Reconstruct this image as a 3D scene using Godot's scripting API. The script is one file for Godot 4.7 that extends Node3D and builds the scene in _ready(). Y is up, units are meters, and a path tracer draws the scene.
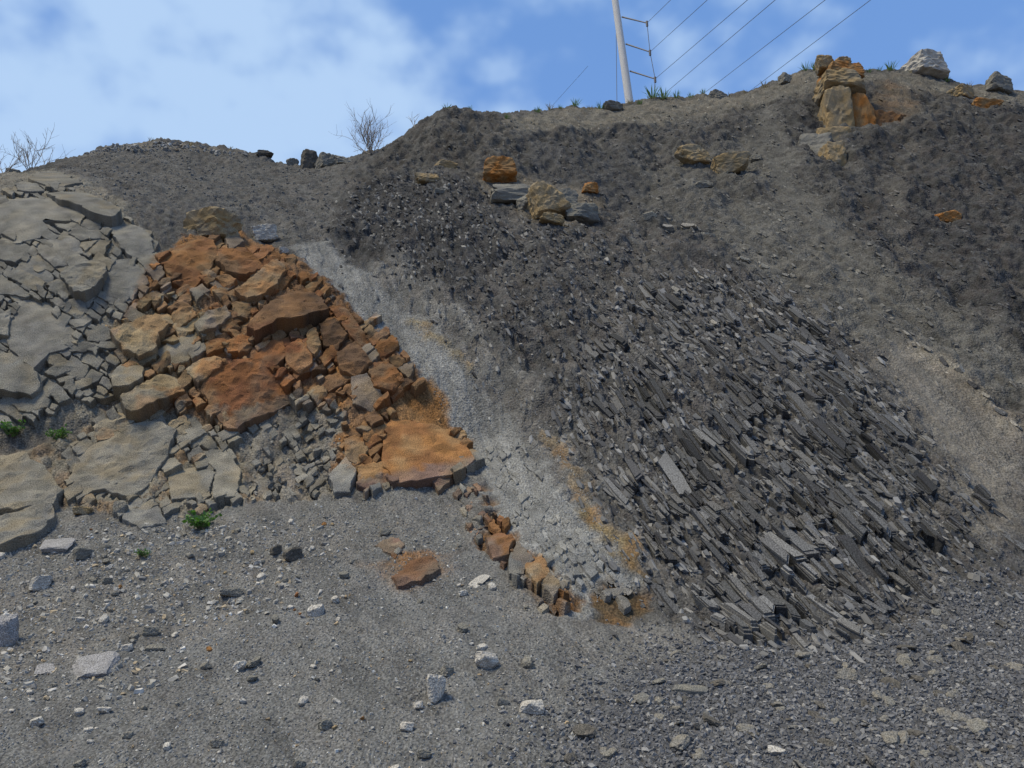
extends Node3D
# A quarried hillside: fractured grey sandstone, a rusty outcrop, a pale fault strip, dark shale beds and scree under a crest with a pole.
# The hill is worked in slope metres: u runs across (world x), v climbs the mean 45 degree slope, w stands out from it.

const DENSITY := 1.0
const HALF := 0.70710678
const FOOT_Z := -5.0
const RELIEF = [
	[-5.65, 2.71, -0.82], [-6.44, 3.67, -1.07], [-3.75, 2.71, -0.82], [-4.27, 3.67, -1.07], [-1.92, 2.71, -0.82], [-2.19, 3.67, -1.07], [0, 2.71, -0.82], [0, 3.67, -1.07],
	[1.82, 2.71, -0.82], [2.07, 3.67, -1.07], [3.75, 2.71, -0.82], [4.27, 3.67, -1.07], [5.62, 2.71, -0.82], [6.41, 3.67, -1.07], [-7.4, 4.81, -1.41], [-4.86, 4.74, -1.34],
	[-2.49, 4.74, -1.34], [0, 4.66, -1.28], [1.99, 4.81, -1.41], [3.68, 4.74, -1.34], [4.86, 4.74, -1.34], [7.21, 4.66, -1.28], [-5.75, 6.43, -1.63], [-4.29, 7.01, -1.76],
	[-2.49, 6.92, -1.7], [-1.47, 8.31, -1.87], [-0.38, 7.18, -1.73], [0.5, 5.56, -1.51], [1.35, 5.72, -1.64], [1.2, 6.35, -1.57], [-9.69, 7.78, -1.69], [-6.94, 8.88, -1.58],
	[-5.5, 8.6, -1.73], [-3.76, 8.54, -1.85], [-6.59, 10.18, -1.14], [-7.17, 11.81, -0.49], [-13.96, 14.57, 0.42], [-7.32, 14.57, 0.15], [-6.1, 11.34, -0.82], [-4.29, 10.15, -1.45],
	[-2.57, 9.44, -1.73], [-1.02, 9.44, -1.73], [-3.36, 11.53, -1.06], [-5.49, 13.74, -0.26], [-4.2, 13.36, -0.5], [-2.01, 10.78, -1.24], [-0.46, 9.63, -1.83], [-1.82, 11.95, -1.06],
	[-3.66, 14.11, -0.6], [-6.48, 17.14, -0.11], [-4.78, 16.8, -0.45], [-3.45, 15.64, -0.44], [-2.88, 18.19, -0.26], [-1.38, 18.71, 0.06], [-1.09, 13.71, -0.43], [-0.19, 11.77, -0.82],
	[1.01, 17.37, -0.28], [2.57, 20.38, -0.06], [4.44, 20.14, -0.02], [7.58, 18.94, 0.01], [10.14, 19.83, 0.28], [7.04, 17.14, -0.22], [4, 15.42, -0.37], [5.63, 12.54, -0.76],
	[3.39, 12.23, -0.64], [1.76, 12.23, -0.64], [1.22, 9.48, -1.12], [1.84, 7.79, -1.4], [2.66, 8.25, -1.23], [2.27, 6.18, -1.46], [4.08, 8.81, -1.09], [3.2, 6.42, -1.36],
	[5.32, 9.18, -1.28], [4.58, 7.18, -1.31], [4.64, 6.42, -1.36], [6.17, 8.24, -1.52], [5.32, 6.35, -1.57], [4.03, 5.63, -1.44], [5.3, 5.56, -1.51], [7.42, 10.91, -0.97],
	[10, 15.76, -0.27], [11.33, 10.51, -0.8], [8.46, 6.26, -1.51], [14.63, 15.32, -0.15], [0.62, 8.14, -1.61], [0.12, 9.96, -1.35], [-19.26, 20.08, -0.43], [-15.92, 20.04, -0.47],
	[-12.17, 20.18, -0.33], [-11.66, 21.17, -0.33], [-11.27, 22.29, -0.33], [-11.1, 23.17, -0.3], [-10.65, 23.78, -0.26], [-9.15, 24.19, -0.28], [-8.04, 24.09, -0.37], [-7.3, 23.84, -0.48],
	[-6.37, 23.31, -0.59], [-5.6, 22.82, -0.65], [-4.77, 22.61, -0.58], [-3.96, 22.59, -0.32], [-3.19, 22.79, -0.12], [-2.71, 22.87, 0.25], [-2.26, 22.87, 0.53], [-1.75, 23.07, 0.72],
	[-1.1, 23.19, 0.7], [-0.32, 23.93, 0.46], [0.5, 24.74, 0.41], [1.37, 25.44, 0.41], [2.82, 25.74, 0.42], [4.31, 26.2, 0.61], [6.06, 26.28, 0.68], [7.03, 26.15, 0.84],
	[7.84, 26.05, 1.16], [8.4, 26.12, 1.37], [9.57, 25.78, 1.46], [10.93, 25.61, 1.43], [11.69, 25.36, 1.32], [12.38, 24.94, 1.19], [13.96, 24.46, 0.98], [17.43, 23.98, 0.79],
	[20.91, 23.51, 0.6], [-16, -2.11, 2.14], [-16, -0.28, 0.42], [-16, 1.03, -0.39], [-8, -2.11, 2.14], [-8, -0.28, 0.42], [-8, 1.03, -0.39], [0, -2.11, 2.14],
	[0, -0.28, 0.42], [0, 1.03, -0.39], [8, -2.11, 2.14], [8, -0.28, 0.42], [8, 1.03, -0.39], [16, -2.11, 2.14], [16, -0.28, 0.42], [16, 1.03, -0.39]]
const CREST = [
	[-19.26, 20.08], [-15.92, 20.04], [-12.17, 20.18], [-11.66, 21.17], [-11.27, 22.29], [-11.1, 23.17], [-10.65, 23.78], [-9.15, 24.19], [-8.04, 24.09],
	[-7.3, 23.84], [-6.37, 23.31], [-5.6, 22.82], [-4.77, 22.61], [-3.96, 22.59], [-3.19, 22.79], [-2.71, 22.87], [-2.26, 22.87], [-1.75, 23.07],
	[-1.1, 23.19], [-0.32, 23.93], [0.5, 24.74], [1.37, 25.44], [2.82, 25.74], [4.31, 26.2], [6.06, 26.28], [7.03, 26.15], [7.84, 26.05],
	[8.4, 26.12], [9.57, 25.78], [10.93, 25.61], [11.69, 25.36], [12.38, 24.94], [13.96, 24.46], [17.43, 23.98], [20.91, 23.51]]

var tally := {}
var mats := {}
var weights := PackedFloat64Array()
var base_w := PackedFloat32Array()
const BASE_STEP := 0.2
const BASE_U0 := -24.0
const BASE_V0 := -3.0
const BASE_NU := 241
const BASE_NV := 206
# fine surface
var cols := 0
var rows := 0
const ROW_V0 := -2.0
var row_a := 0.0
var row_b := 0.0
var fine_w := PackedFloat32Array()
# zone fields
const CELL := 0.1
const ZU0 := -19.0
const ZV0 := -2.5
const ZNU := 381
const ZNV := 320
const CH := 9
var field := PackedFloat32Array()

func V(a: float, b: float) -> Vector2:
	return Vector2(a, b)

func noise(s: int, freq: float, octaves := 1, kind := FastNoiseLite.TYPE_SIMPLEX_SMOOTH) -> FastNoiseLite:
	var n := FastNoiseLite.new()
	n.seed = s
	n.frequency = freq
	n.noise_type = kind
	n.fractal_type = FastNoiseLite.FRACTAL_FBM if octaves > 1 else FastNoiseLite.FRACTAL_NONE
	n.fractal_octaves = octaves
	return n

func cells(s: int, freq: float) -> FastNoiseLite:
	var n := noise(s, freq, 1, FastNoiseLite.TYPE_CELLULAR)
	n.cellular_return_type = FastNoiseLite.RETURN_CELL_VALUE
	n.cellular_jitter = 1.0
	return n

func joints(s: int, freq: float) -> FastNoiseLite:
	var n := cells(s, freq)
	n.cellular_return_type = FastNoiseLite.RETURN_DISTANCE2_SUB
	return n

func numbered(called: String) -> String:
	var k: int = tally.get(called, 0)
	tally[called] = k + 1
	return called if k == 0 else "%s_%03d" % [called, k]

func tag(o: Node3D, label: String, category := "", group := "", kind := "") -> Node3D:
	o.set_meta("label", label)
	if category != "": o.set_meta("category", category)
	if group != "": o.set_meta("group", group)
	if kind != "": o.set_meta("kind", kind)
	return o

func base(called: String, where: Vector3) -> Node3D:
	var o := Node3D.new()
	o.name = numbered(called)
	add_child(o)
	o.position = where
	return o

func put(called: String, mesh: Mesh, mat: Material, parent: Node3D = null) -> MeshInstance3D:
	var o := MeshInstance3D.new()
	o.name = called if parent else numbered(called)
	o.mesh = mesh
	o.material_override = mat
	(parent if parent else self).add_child(o, true)
	return o

# ---------------------------------------------------------------- hill shape
func phi(r2: float) -> float:
	return 0.5 * r2 * log(r2 + 1e-9)

func fit_relief() -> void:
	var n: int = RELIEF.size()
	var m := n + 3
	var a := []
	for i in m:
		var r := PackedFloat64Array()
		r.resize(m + 1)
		a.append(r)
	for i in n:
		for j in n:
			var du: float = RELIEF[i][0] - RELIEF[j][0]
			var dv: float = RELIEF[i][1] - RELIEF[j][1]
			a[i][j] = phi(du * du + dv * dv) + (0.02 if i == j else 0.0)
		a[i][n] = 1.0
		a[i][n + 1] = RELIEF[i][0]
		a[i][n + 2] = RELIEF[i][1]
		a[n][i] = 1.0
		a[n + 1][i] = RELIEF[i][0]
		a[n + 2][i] = RELIEF[i][1]
		a[i][m] = RELIEF[i][2]
	for k in m:
		var p := k
		for i in range(k + 1, m):
			if absf(a[i][k]) > absf(a[p][k]): p = i
		var sw = a[k]
		a[k] = a[p]
		a[p] = sw
		var rk: PackedFloat64Array = a[k]
		for i in range(k + 1, m):
			var ri: PackedFloat64Array = a[i]
			var q := ri[k] / rk[k]
			if q == 0.0: continue
			for j in range(k, m + 1):
				ri[j] -= q * rk[j]
			a[i] = ri
	weights.resize(m)
	for k in range(m - 1, -1, -1):
		var s: float = a[k][m]
		for j in range(k + 1, m):
			s -= a[k][j] * weights[j]
		weights[k] = s / a[k][k]
	var pu := PackedFloat64Array()
	var pv := PackedFloat64Array()
	for p in RELIEF:
		pu.append(p[0])
		pv.append(p[1])
	base_w.resize(BASE_NU * BASE_NV)
	for j in BASE_NV:
		for i in BASE_NU:
			var u := BASE_U0 + i * BASE_STEP
			var v := BASE_V0 + j * BASE_STEP
			if absf(u) > 10.0 + 0.45 * v: 
				u = signf(u) * (10.0 + 0.45 * v)
			var s: float = weights[n] + weights[n + 1] * u + weights[n + 2] * v
			for k in n:
				var du := u - pu[k]
				var dv := v - pv[k]
				var r2 := du * du + dv * dv + 1e-9
				s += weights[k] * 0.5 * r2 * log(r2)
			base_w[j * BASE_NU + i] = s

func crest_v(u: float) -> float:
	if u <= CREST[0][0]: return CREST[0][1]
	for k in CREST.size() - 1:
		if u < CREST[k + 1][0]:
			return lerpf(CREST[k][1], CREST[k + 1][1], (u - CREST[k][0]) / (CREST[k + 1][0] - CREST[k][0]))
	return CREST[-1][1]

func smooth_w(u: float, v: float) -> float:
	var e := v - crest_v(u)
	var over := e if e > 2.0 else 0.12 * log(1.0 + exp(e / 0.12))
	var x := clampf((u - BASE_U0) / BASE_STEP, 0.0, BASE_NU - 1.01)
	var y := clampf((v - over - BASE_V0) / BASE_STEP, 0.0, BASE_NV - 1.01)
	var i := int(x)
	var j := int(y)
	var fx := x - i
	var fy := y - j
	var k := j * BASE_NU + i
	var a := base_w[k] + (base_w[k + 1] - base_w[k]) * fx
	var b := base_w[k + BASE_NU] + (base_w[k + BASE_NU + 1] - base_w[k + BASE_NU]) * fx
	return a + (b - a) * fy - 1.08 * over

func world_of(u: float, v: float, w: float) -> Vector3:
	return Vector3(u, HALF * (v + w), FOOT_Z + HALF * (w - v))

func half_width(v: float) -> float:
	return 7.0 + 0.4 * v

func surf_w(u: float, v: float) -> float:
	var h := half_width(v)
	var x := clampf((u / h + 1.0) * 0.5 * (cols - 1), 0.0, cols - 1.01)
	var y := clampf((-row_a + sqrt(row_a * row_a + 4.0 * row_b * (v - ROW_V0))) / (2.0 * row_b), 0.0, rows - 1.01)
	var i := int(x)
	var j := int(y)
	var fx := x - i
	var fy := y - j
	var k := j * cols + i
	var a := fine_w[k] + (fine_w[k + 1] - fine_w[k]) * fx
	var b := fine_w[k + cols] + (fine_w[k + cols + 1] - fine_w[k + cols]) * fx
	return a + (b - a) * fy

func spot(u: float, v: float, out := 0.0) -> Vector3:
	return world_of(u, v, surf_w(u, v) + out)

func up_at(u: float, v: float, reach := 0.15) -> Vector3:
	var a := spot(u + reach, v) - spot(u - reach, v)
	var b := spot(u, v + reach) - spot(u, v - reach)
	return a.cross(b).normalized()

# ---------------------------------------------------------------- zones of rock and soil
func zones() -> Array:
	# [outline in slope metres, colour r g b, chip, lump, bed, dust, rust, offset]
	return [
		[[V(0.22, 23.81), V(4.27, 25.94), V(8.16, 25.7), V(12.17, 24.42), V(20.49, 22.95), V(8.66, 6.24), V(5.17, 6.28), V(5.11, 10.33), V(1.56, 13.74), V(-0.89, 17.59)], 0.108, 0.105, 0.103, 0.014, 0.22, 0.05, 0.55, 0.02, 0],  # upper right slope
		[[V(-0.31, 22.89), V(1.35, 25.04), V(4.25, 25.8), V(8.18, 25.79), V(12.21, 24.52), V(20.49, 22.95), V(19.37, 21.4), V(11.72, 23.28), V(9.88, 24.1), V(7.59, 24.43), V(5.03, 23.62), V(2.29, 22.86), V(-0.05, 21.33)], 0.2, 0.185, 0.158, 0.02, 0.08, 0, 0.5, 0.04, 0],  # crest soil
		[[V(8.36, 20.75), V(13.06, 22.52), V(19.37, 21.4), V(11.8, 10.77), V(8.02, 11.44), V(7.09, 12.88), V(6.57, 15)], 0.082, 0.081, 0.083, 0.016, 0.22, 0.05, 0.4, 0.03, 0],  # dark upper right
		[[V(0.19, 20.85), V(3.23, 21.89), V(3.13, 17.43), V(1.64, 14.73), V(0.6, 17.88)], 0.1, 0.098, 0.099, 0.014, 0.18, 0.05, 0.3, 0, 0],  # dark under crest
		[[V(3.58, 16.35), V(5.34, 17.91), V(6.15, 15.5), V(6.93, 12.89), V(7.77, 10.88), V(10.14, 8.32), V(9.22, 7), V(7.27, 9.72), V(6.37, 10.92), V(5.27, 11.34), V(4.3, 13.32)], 0.152, 0.145, 0.133, 0.012, 0.12, 0.01, 0.55, 0, -0.03],  # dust band
		[[V(2.96, 19.62), V(6.9, 22.65), V(6.68, 19.75), V(3.78, 16.34), V(2.46, 15.38)], 0.135, 0.129, 0.12, 0.015, 0.18, 0.01, 0.55, 0, 0],  # dust chute
		[[V(6.23, 23.43), V(5.61, 17.39), V(5.94, 14.74), V(6.61, 15.77), V(6.34, 18.3), V(7.02, 23.91)], 0.15, 0.143, 0.131, 0.01, 0.06, 0, 0.5, 0, -0.02],  # dust trail
		[[V(9.55, 20.69), V(8.15, 18.26), V(7, 14.05), V(7.18, 14.11), V(8.32, 18.19), V(9.62, 20.38)], 0.19, 0.175, 0.155, 0.01, 0.03, 0, 0.4, 0, -0.02],  # thin trail
		[[V(-18.78, 19.48), V(-11.82, 19.52), V(-11.21, 22.16), V(-10.49, 23.33), V(-9.02, 23.77), V(-5.83, 22.62), V(-4.14, 22), V(-3.82, 17.87), V(-3.56, 15.13), V(-4.05, 14.29), V(-5.44, 16.23), V(-6.37, 16.13), V(-7.02, 14.72), V(-7.97, 15.79), V(-11.13, 20.53), V(-14.61, 14.45)], 0.14, 0.136, 0.131, 0.012, 0.1, 0, 0.4, 0.03, 0],  # left mound
		[[V(-11.09, 21.87), V(-10.54, 23.46), V(-9.02, 23.77), V(-7.04, 23.33), V(-7.01, 23.22), V(-8.86, 23.25), V(-10.45, 22.54)], 0.2, 0.185, 0.16, 0.015, 0.03, 0, 0.6, 0.05, 0],  # mound rim
		[[V(-3.51, 15.98), V(-3.71, 18.53), V(-3.18, 21.63), V(-2.36, 22.47), V(-1.6, 22.81), V(-0.31, 22.71), V(0.6, 17.88), V(-0.69, 18.15), V(-2.07, 18.98), V(-2.84, 17.84)], 0.105, 0.101, 0.097, 0.014, 0.2, 0.05, 0.45, 0.03, 0],  # knoll
		[[V(-3.48, 15.23), V(-3.65, 18.17), V(-2.66, 19.2), V(-0.91, 18.03), V(-0.04, 15.13), V(0.13, 11.71), V(-0.52, 12.14), V(-1.39, 12.89), V(-2.56, 14.05)], 0.075, 0.075, 0.078, 0.022, 0.16, 0.08, 0.3, 0.02, 0],  # dark shale knot
		[[V(-0.89, 17.59), V(1.86, 17.46), V(3.71, 13.9), V(1.96, 11.15), V(1.2, 9.11), V(0.39, 9.48), V(-0.5, 11.15), V(-1.22, 12.85), V(-0.21, 13.64)], 0.108, 0.106, 0.106, 0.024, 0.16, 0.08, 0.45, 0.04, 0],  # mid shale
		[[V(1.52, 13.32), V(3.39, 14.1), V(4.69, 12.79), V(5.15, 10.34), V(5.59, 8.12), V(5.24, 6.57), V(4.27, 5.46), V(3.29, 4.7), V(1.97, 4.72), V(1.44, 5.62), V(1.14, 7.54), V(0.46, 9.44), V(0.9, 11.28)], 0.13, 0.127, 0.127, 0.05, 0.06, 0.12, 0.35, 0.03, -0.05],  # shale beds
		[[V(5.3, 10.85), V(6.15, 11.4), V(6.67, 10.32), V(6.74, 9.09), V(5.97, 6.99), V(5.38, 6.61), V(5.64, 8.24), V(5.52, 9.56)], 0.24, 0.22, 0.195, 0.012, 0.03, 0.02, 0.4, 0.02, -0.06],  # pale panel
		[[V(6.74, 9.09), V(7.56, 9.26), V(10.14, 8.32), V(8.21, 5.66), V(5.12, 5.72), V(5.38, 6.61), V(5.97, 6.99)], 0.12, 0.117, 0.118, 0.03, 0.06, 0.05, 0.4, 0.02, 0],  # right bluff
		[[V(6.22, 10.81), V(6.51, 10.41), V(6.7, 9.78), V(6.91, 8.81), V(7.05, 8.94), V(6.84, 9.93), V(6.66, 10.59), V(6.36, 11.03)], 0.34, 0.3, 0.24, 0.02, 0.01, 0, 0.1, 0.1, 0.05],  # pale rib
		[[V(-4.31, 0.94), V(-9.38, 6.71), V(-6.25, 7.4), V(-5.74, 7.91), V(-4.94, 7.78), V(-3.84, 7.48), V(-2.73, 8.05), V(-2.3, 7.83), V(-1.49, 8.51), V(-0.84, 8.81), V(-0.41, 7.98), V(-0.14, 6.76), V(0.47, 5.1), V(1.27, 5.13), V(1.99, 4.78), V(3.29, 4.7), V(4.35, 5.4), V(5.1, 5.68), V(8.33, 5.82), V(4.19, 0.94)], 0.2, 0.198, 0.194, 0.004, 0.03, 0, 0.25, 0.02, 0],  # scree
		[[V(-9.3, 6.61), V(-6.25, 7.4), V(-5.74, 7.91), V(-4.94, 7.78), V(-3.84, 7.48), V(-2.7, 7.91), V(-2.15, 6.42), V(-2.59, 5.12), V(-4.45, 3.99), V(-6.82, 3.7)], 0.205, 0.198, 0.187, 0.006, 0.04, 0, 0.35, 0.04, 0],  # scree left brown
		[[V(1.4, 4.68), V(1.99, 4.78), V(3.29, 4.7), V(4.35, 5.4), V(5.1, 5.68), V(8.33, 5.82), V(4.19, 0.94), V(0.16, 1.19), V(0.63, 3.37)], 0.135, 0.134, 0.14, 0.012, 0.03, 0, 0.15, 0.01, 0],  # scree right
		[[V(-0.13, 6.4), V(0.48, 5.18), V(1.27, 5.13), V(1.97, 4.72), V(1.52, 4.33), V(0.44, 4.53), V(-0.23, 5.48)], 0.23, 0.222, 0.21, 0.006, 0.03, 0, 0.4, 0.03, 0],  # scree lip
		[[V(-2.61, 13.17), V(-1.14, 11.36), V(-0.07, 9.66), V(0.72, 7.36), V(1.2, 5.75), V(1.66, 6.11), V(1.21, 7.8), V(0.44, 9.85), V(-0.67, 12.09), V(-2.26, 14.49)], 0.2, 0.195, 0.187, 0.03, 0.04, 0.05, 0.35, 0.04, 0],  # strip margin
		[[V(-1.63, 6.81), V(-1.39, 7.09), V(-1.11, 6.69), V(-0.88, 7.08), V(-0.79, 6.17), V(-1.08, 5.82), V(-1.36, 5.94)], 0.22, 0.15, 0.1, 0.02, 0.02, 0, 0.2, 0.55, 0.02],  # rust mound
		[[V(-10.99, 9.01), V(-7.11, 9.32), V(-6.25, 9.58), V(-5.7, 9.18), V(-6, 8.55), V(-6.85, 8.69), V(-10.38, 8.09)], 0.19, 0.172, 0.152, 0.012, 0.04, 0, 0.3, 0.02, -0.05],  # soil ledge
		[[V(-0.75, 18.71), V(0.18, 18.63), V(1.7, 18.1), V(1.83, 17.11), V(0.91, 15.12), V(0.16, 16.49), V(-0.68, 17.6)], 0.2, 0.178, 0.148, 0.03, 0.05, 0, 0.4, 0.05, 0],  # orange seat
		[[V(10.14, 24.92), V(10.57, 24.15), V(10.48, 22.39), V(9.56, 21.51), V(9.06, 22.27)], 0.15, 0.125, 0.1, 0.03, 0.05, 0, 0.3, 0.15, 0],  # orange shoulder
		[[V(-5.94, 9.91), V(-5.81, 9.93), V(-5.75, 9.75)], 0, 0, 0, 0, 0, 0, 0, 0, -9],  # grade the soils
		[[V(-4.17, 14.7), V(-3.61, 15.13), V(-2.28, 13.19), V(-1.15, 11.66), V(-0.1, 9.93), V(0.72, 7.65), V(1.37, 5.85), V(1.19, 5.12), V(0.48, 5.14), V(0.35, 5.96), V(-0.02, 7.12), V(-0.51, 8.87), V(-1.23, 10.52), V(-2.69, 12.39)], 0.275, 0.273, 0.266, 0.006, 0.03, 0.04, 0.15, 0.01, 0],  # gouge strip
		[[V(-1.73, 11.16), V(-0.74, 9.66), V(0.1, 7.33), V(0.67, 5.68), V(1.01, 6.11), V(0.47, 7.74), V(-0.33, 9.97), V(-1.32, 11.73)], 0.3, 0.298, 0.29, 0.006, 0.025, 0.04, 0.15, 0.01, 0],  # strip pale
		[[V(-1.79, 12.18), V(-1, 11.23), V(-0.6, 10.68), V(-0.53, 10.76), V(-0.94, 11.35), V(-1.74, 12.32)], 0.3, 0.25, 0.17, 0.01, 0.01, 0, 0.2, 0.2, 0.02],  # strip streak
		[[V(0.39, 9.24), V(0.9, 7.53), V(1.36, 6.27), V(1.48, 6.39), V(1.02, 7.64), V(0.53, 9.28)], 0.29, 0.23, 0.16, 0.02, 0.02, 0.05, 0.3, 0.3, 0.02],  # tan streak
		[[V(0.87, 7.37), V(1.12, 6.57), V(1.33, 5.92), V(1.43, 5.99), V(1.22, 6.66), V(0.98, 7.47)], 0.28, 0.21, 0.11, 0.02, 0.02, 0.05, 0.2, 0.35, 0.02],  # ochre streak
		[[V(0.68, 5.76), V(0.96, 6.05), V(1.36, 5.79), V(1.23, 5.12), V(0.88, 5.19)], 0.14, 0.1, 0.06, 0.02, 0.02, 0, 0.1, 0.25, -0.02],  # brown hollow
		[[V(-0.8, 8.51), V(-0.42, 8.36), V(-0.09, 7.38), V(0.09, 6.74), V(0.66, 5.63), V(0.58, 5.2), V(0.36, 5.28), V(-0.13, 6.4), V(-0.5, 7.19)], 0.2, 0.13, 0.08, 0.05, 0.03, 0, 0.1, 0.7, -0.05],  # rust rubble
		[[V(-14.61, 14.45), V(-11.13, 20.53), V(-7.07, 14.88), V(-6.03, 13.53), V(-5.7, 12.11), V(-6.1, 11.35), V(-5.63, 10.06), V(-6.06, 9.42), V(-7.01, 9.06), V(-10.72, 8.59)], 0.23, 0.213, 0.18, 0.03, 0.03, 0, 0.4, 0.05, 0.02],  # sandstone bed
		[[V(-10.38, 8.09), V(-6.92, 8.84), V(-6.09, 9.14), V(-5.63, 10.06), V(-4.48, 9.73), V(-3.43, 10.21), V(-2.35, 9.33), V(-2.19, 8.05), V(-3.84, 7.48), V(-5.06, 7.77), V(-5.69, 7.79), V(-5.75, 6.42), V(-8.62, 5.76)], 0.26, 0.23, 0.18, 0.05, 0.05, 0, 0.4, 0.3, 0.03],  # lower sandstone
		[[V(-3.95, 9.59), V(-2.88, 10.51), V(-2.34, 9.81), V(-2.21, 8.05), V(-3.34, 7.92)], 0.26, 0.238, 0.205, 0.025, 0.1, 0, 0.4, 0.1, 0],  # grey crumble
		[[V(-6.1, 13.5), V(-5.12, 15.02), V(-3.82, 14.04), V(-1.76, 11.33), V(-0.51, 9.09), V(-0.97, 8.61), V(-1.99, 8.26), V(-2.4, 8.79), V(-2.41, 9.81), V(-3.15, 10.31), V(-4.48, 9.73), V(-5.63, 10.06), V(-6.1, 11.35)], 0.28, 0.16, 0.085, 0.04, 0.04, 0, 0.15, 0.7, 0.05],  # rust bed
		[[V(-3.86, 12.95), V(-3.58, 13.7), V(-1.66, 11.18), V(-1.75, 10.47), V(-2.43, 10.48), V(-3.36, 11.53)], 0.17, 0.1, 0.058, 0.05, 0.05, 0, 0.1, 0.3, 0.04],  # rust dark
		[[V(-4.58, 10.42), V(-4.27, 11.41), V(-3.34, 11.41), V(-2.91, 10.72), V(-3.64, 9.96), V(-4.11, 9.69)], 0.26, 0.125, 0.07, 0.05, 0.05, 0, 0.1, 0.5, 0.04],  # rust red
		[[V(-6.21, 11.32), V(-5.7, 12.11), V(-5.09, 12.23), V(-4.75, 11.13), V(-4.74, 10.2), V(-5.58, 9.87)], 0.31, 0.24, 0.15, 0.05, 0.05, 0, 0.2, 0.3, 0.04],  # tan left
		[[V(-1.73, 10.28), V(-1.32, 10.65), V(-0.94, 10.17), V(-0.53, 9.15), V(-0.97, 8.66), V(-1.99, 8.31), V(-2.18, 8.67), V(-1.79, 9.39)], 0.33, 0.185, 0.085, 0.02, 0.02, 0, 0.15, 0.8, -0.02],  # rust triangle
		[[V(-5.89, 5.52), V(-6.49, 6.54), V(-5.61, 7.08), V(-5.66, 7.77), V(-4.71, 7.5), V(-3.92, 7.74), V(-2.86, 8.05), V(-2.23, 8.31), V(-1.49, 8.51), V(-0.57, 8.82), V(-0.25, 7.68), V(-0.49, 6.79), V(-1.48, 6.43), V(-3.52, 6.48)], 0.2, 0.195, 0.186, 0.005, 0.05, 0, 0.35, 0.03, 0.03],  # scree apron
	]


func lay_zones() -> void:
	field.resize(ZNU * ZNV * CH)
	var usual := [0.12, 0.117, 0.115, 0.035, 0.07, 0.02, 0.35, 0.02, 0.0]
	for k in ZNU * ZNV:
		for c in CH:
			field[k * CH + c] = usual[c]
	for z in zones():
		if z[9] < -5.0:
			blend_zones()
			continue
		var outline := PackedVector2Array(z[0])
		var lo := outline[0]
		var hi := outline[0]
		for p in outline:
			lo = lo.min(p)
			hi = hi.max(p)
		for j in range(maxi(0, int((lo.y - ZV0) / CELL)), mini(ZNV, int((hi.y - ZV0) / CELL) + 2)):
			for i in range(maxi(0, int((lo.x - ZU0) / CELL)), mini(ZNU, int((hi.x - ZU0) / CELL) + 2)):
				if Geometry2D.is_point_in_polygon(Vector2(ZU0 + i * CELL, ZV0 + j * CELL), outline):
					var k := (j * ZNU + i) * CH
					for c in CH:
						field[k + c] = z[c + 1]

# soils grade into one another over a few decimetres
func blend_zones() -> void:
	for turn in 2:
		var stride := CH if turn == 0 else ZNU * CH
		var old := field.duplicate()
		for j in range(2, ZNV - 2):
			for i in range(2, ZNU - 2):
				var k := (j * ZNU + i) * CH
				for c in CH:
					var n := k + c
					field[n] = 0.12 * (old[n - 2 * stride] + old[n + 2 * stride]) + 0.24 * (old[n - stride] + old[n + stride]) + 0.28 * old[n]

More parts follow.
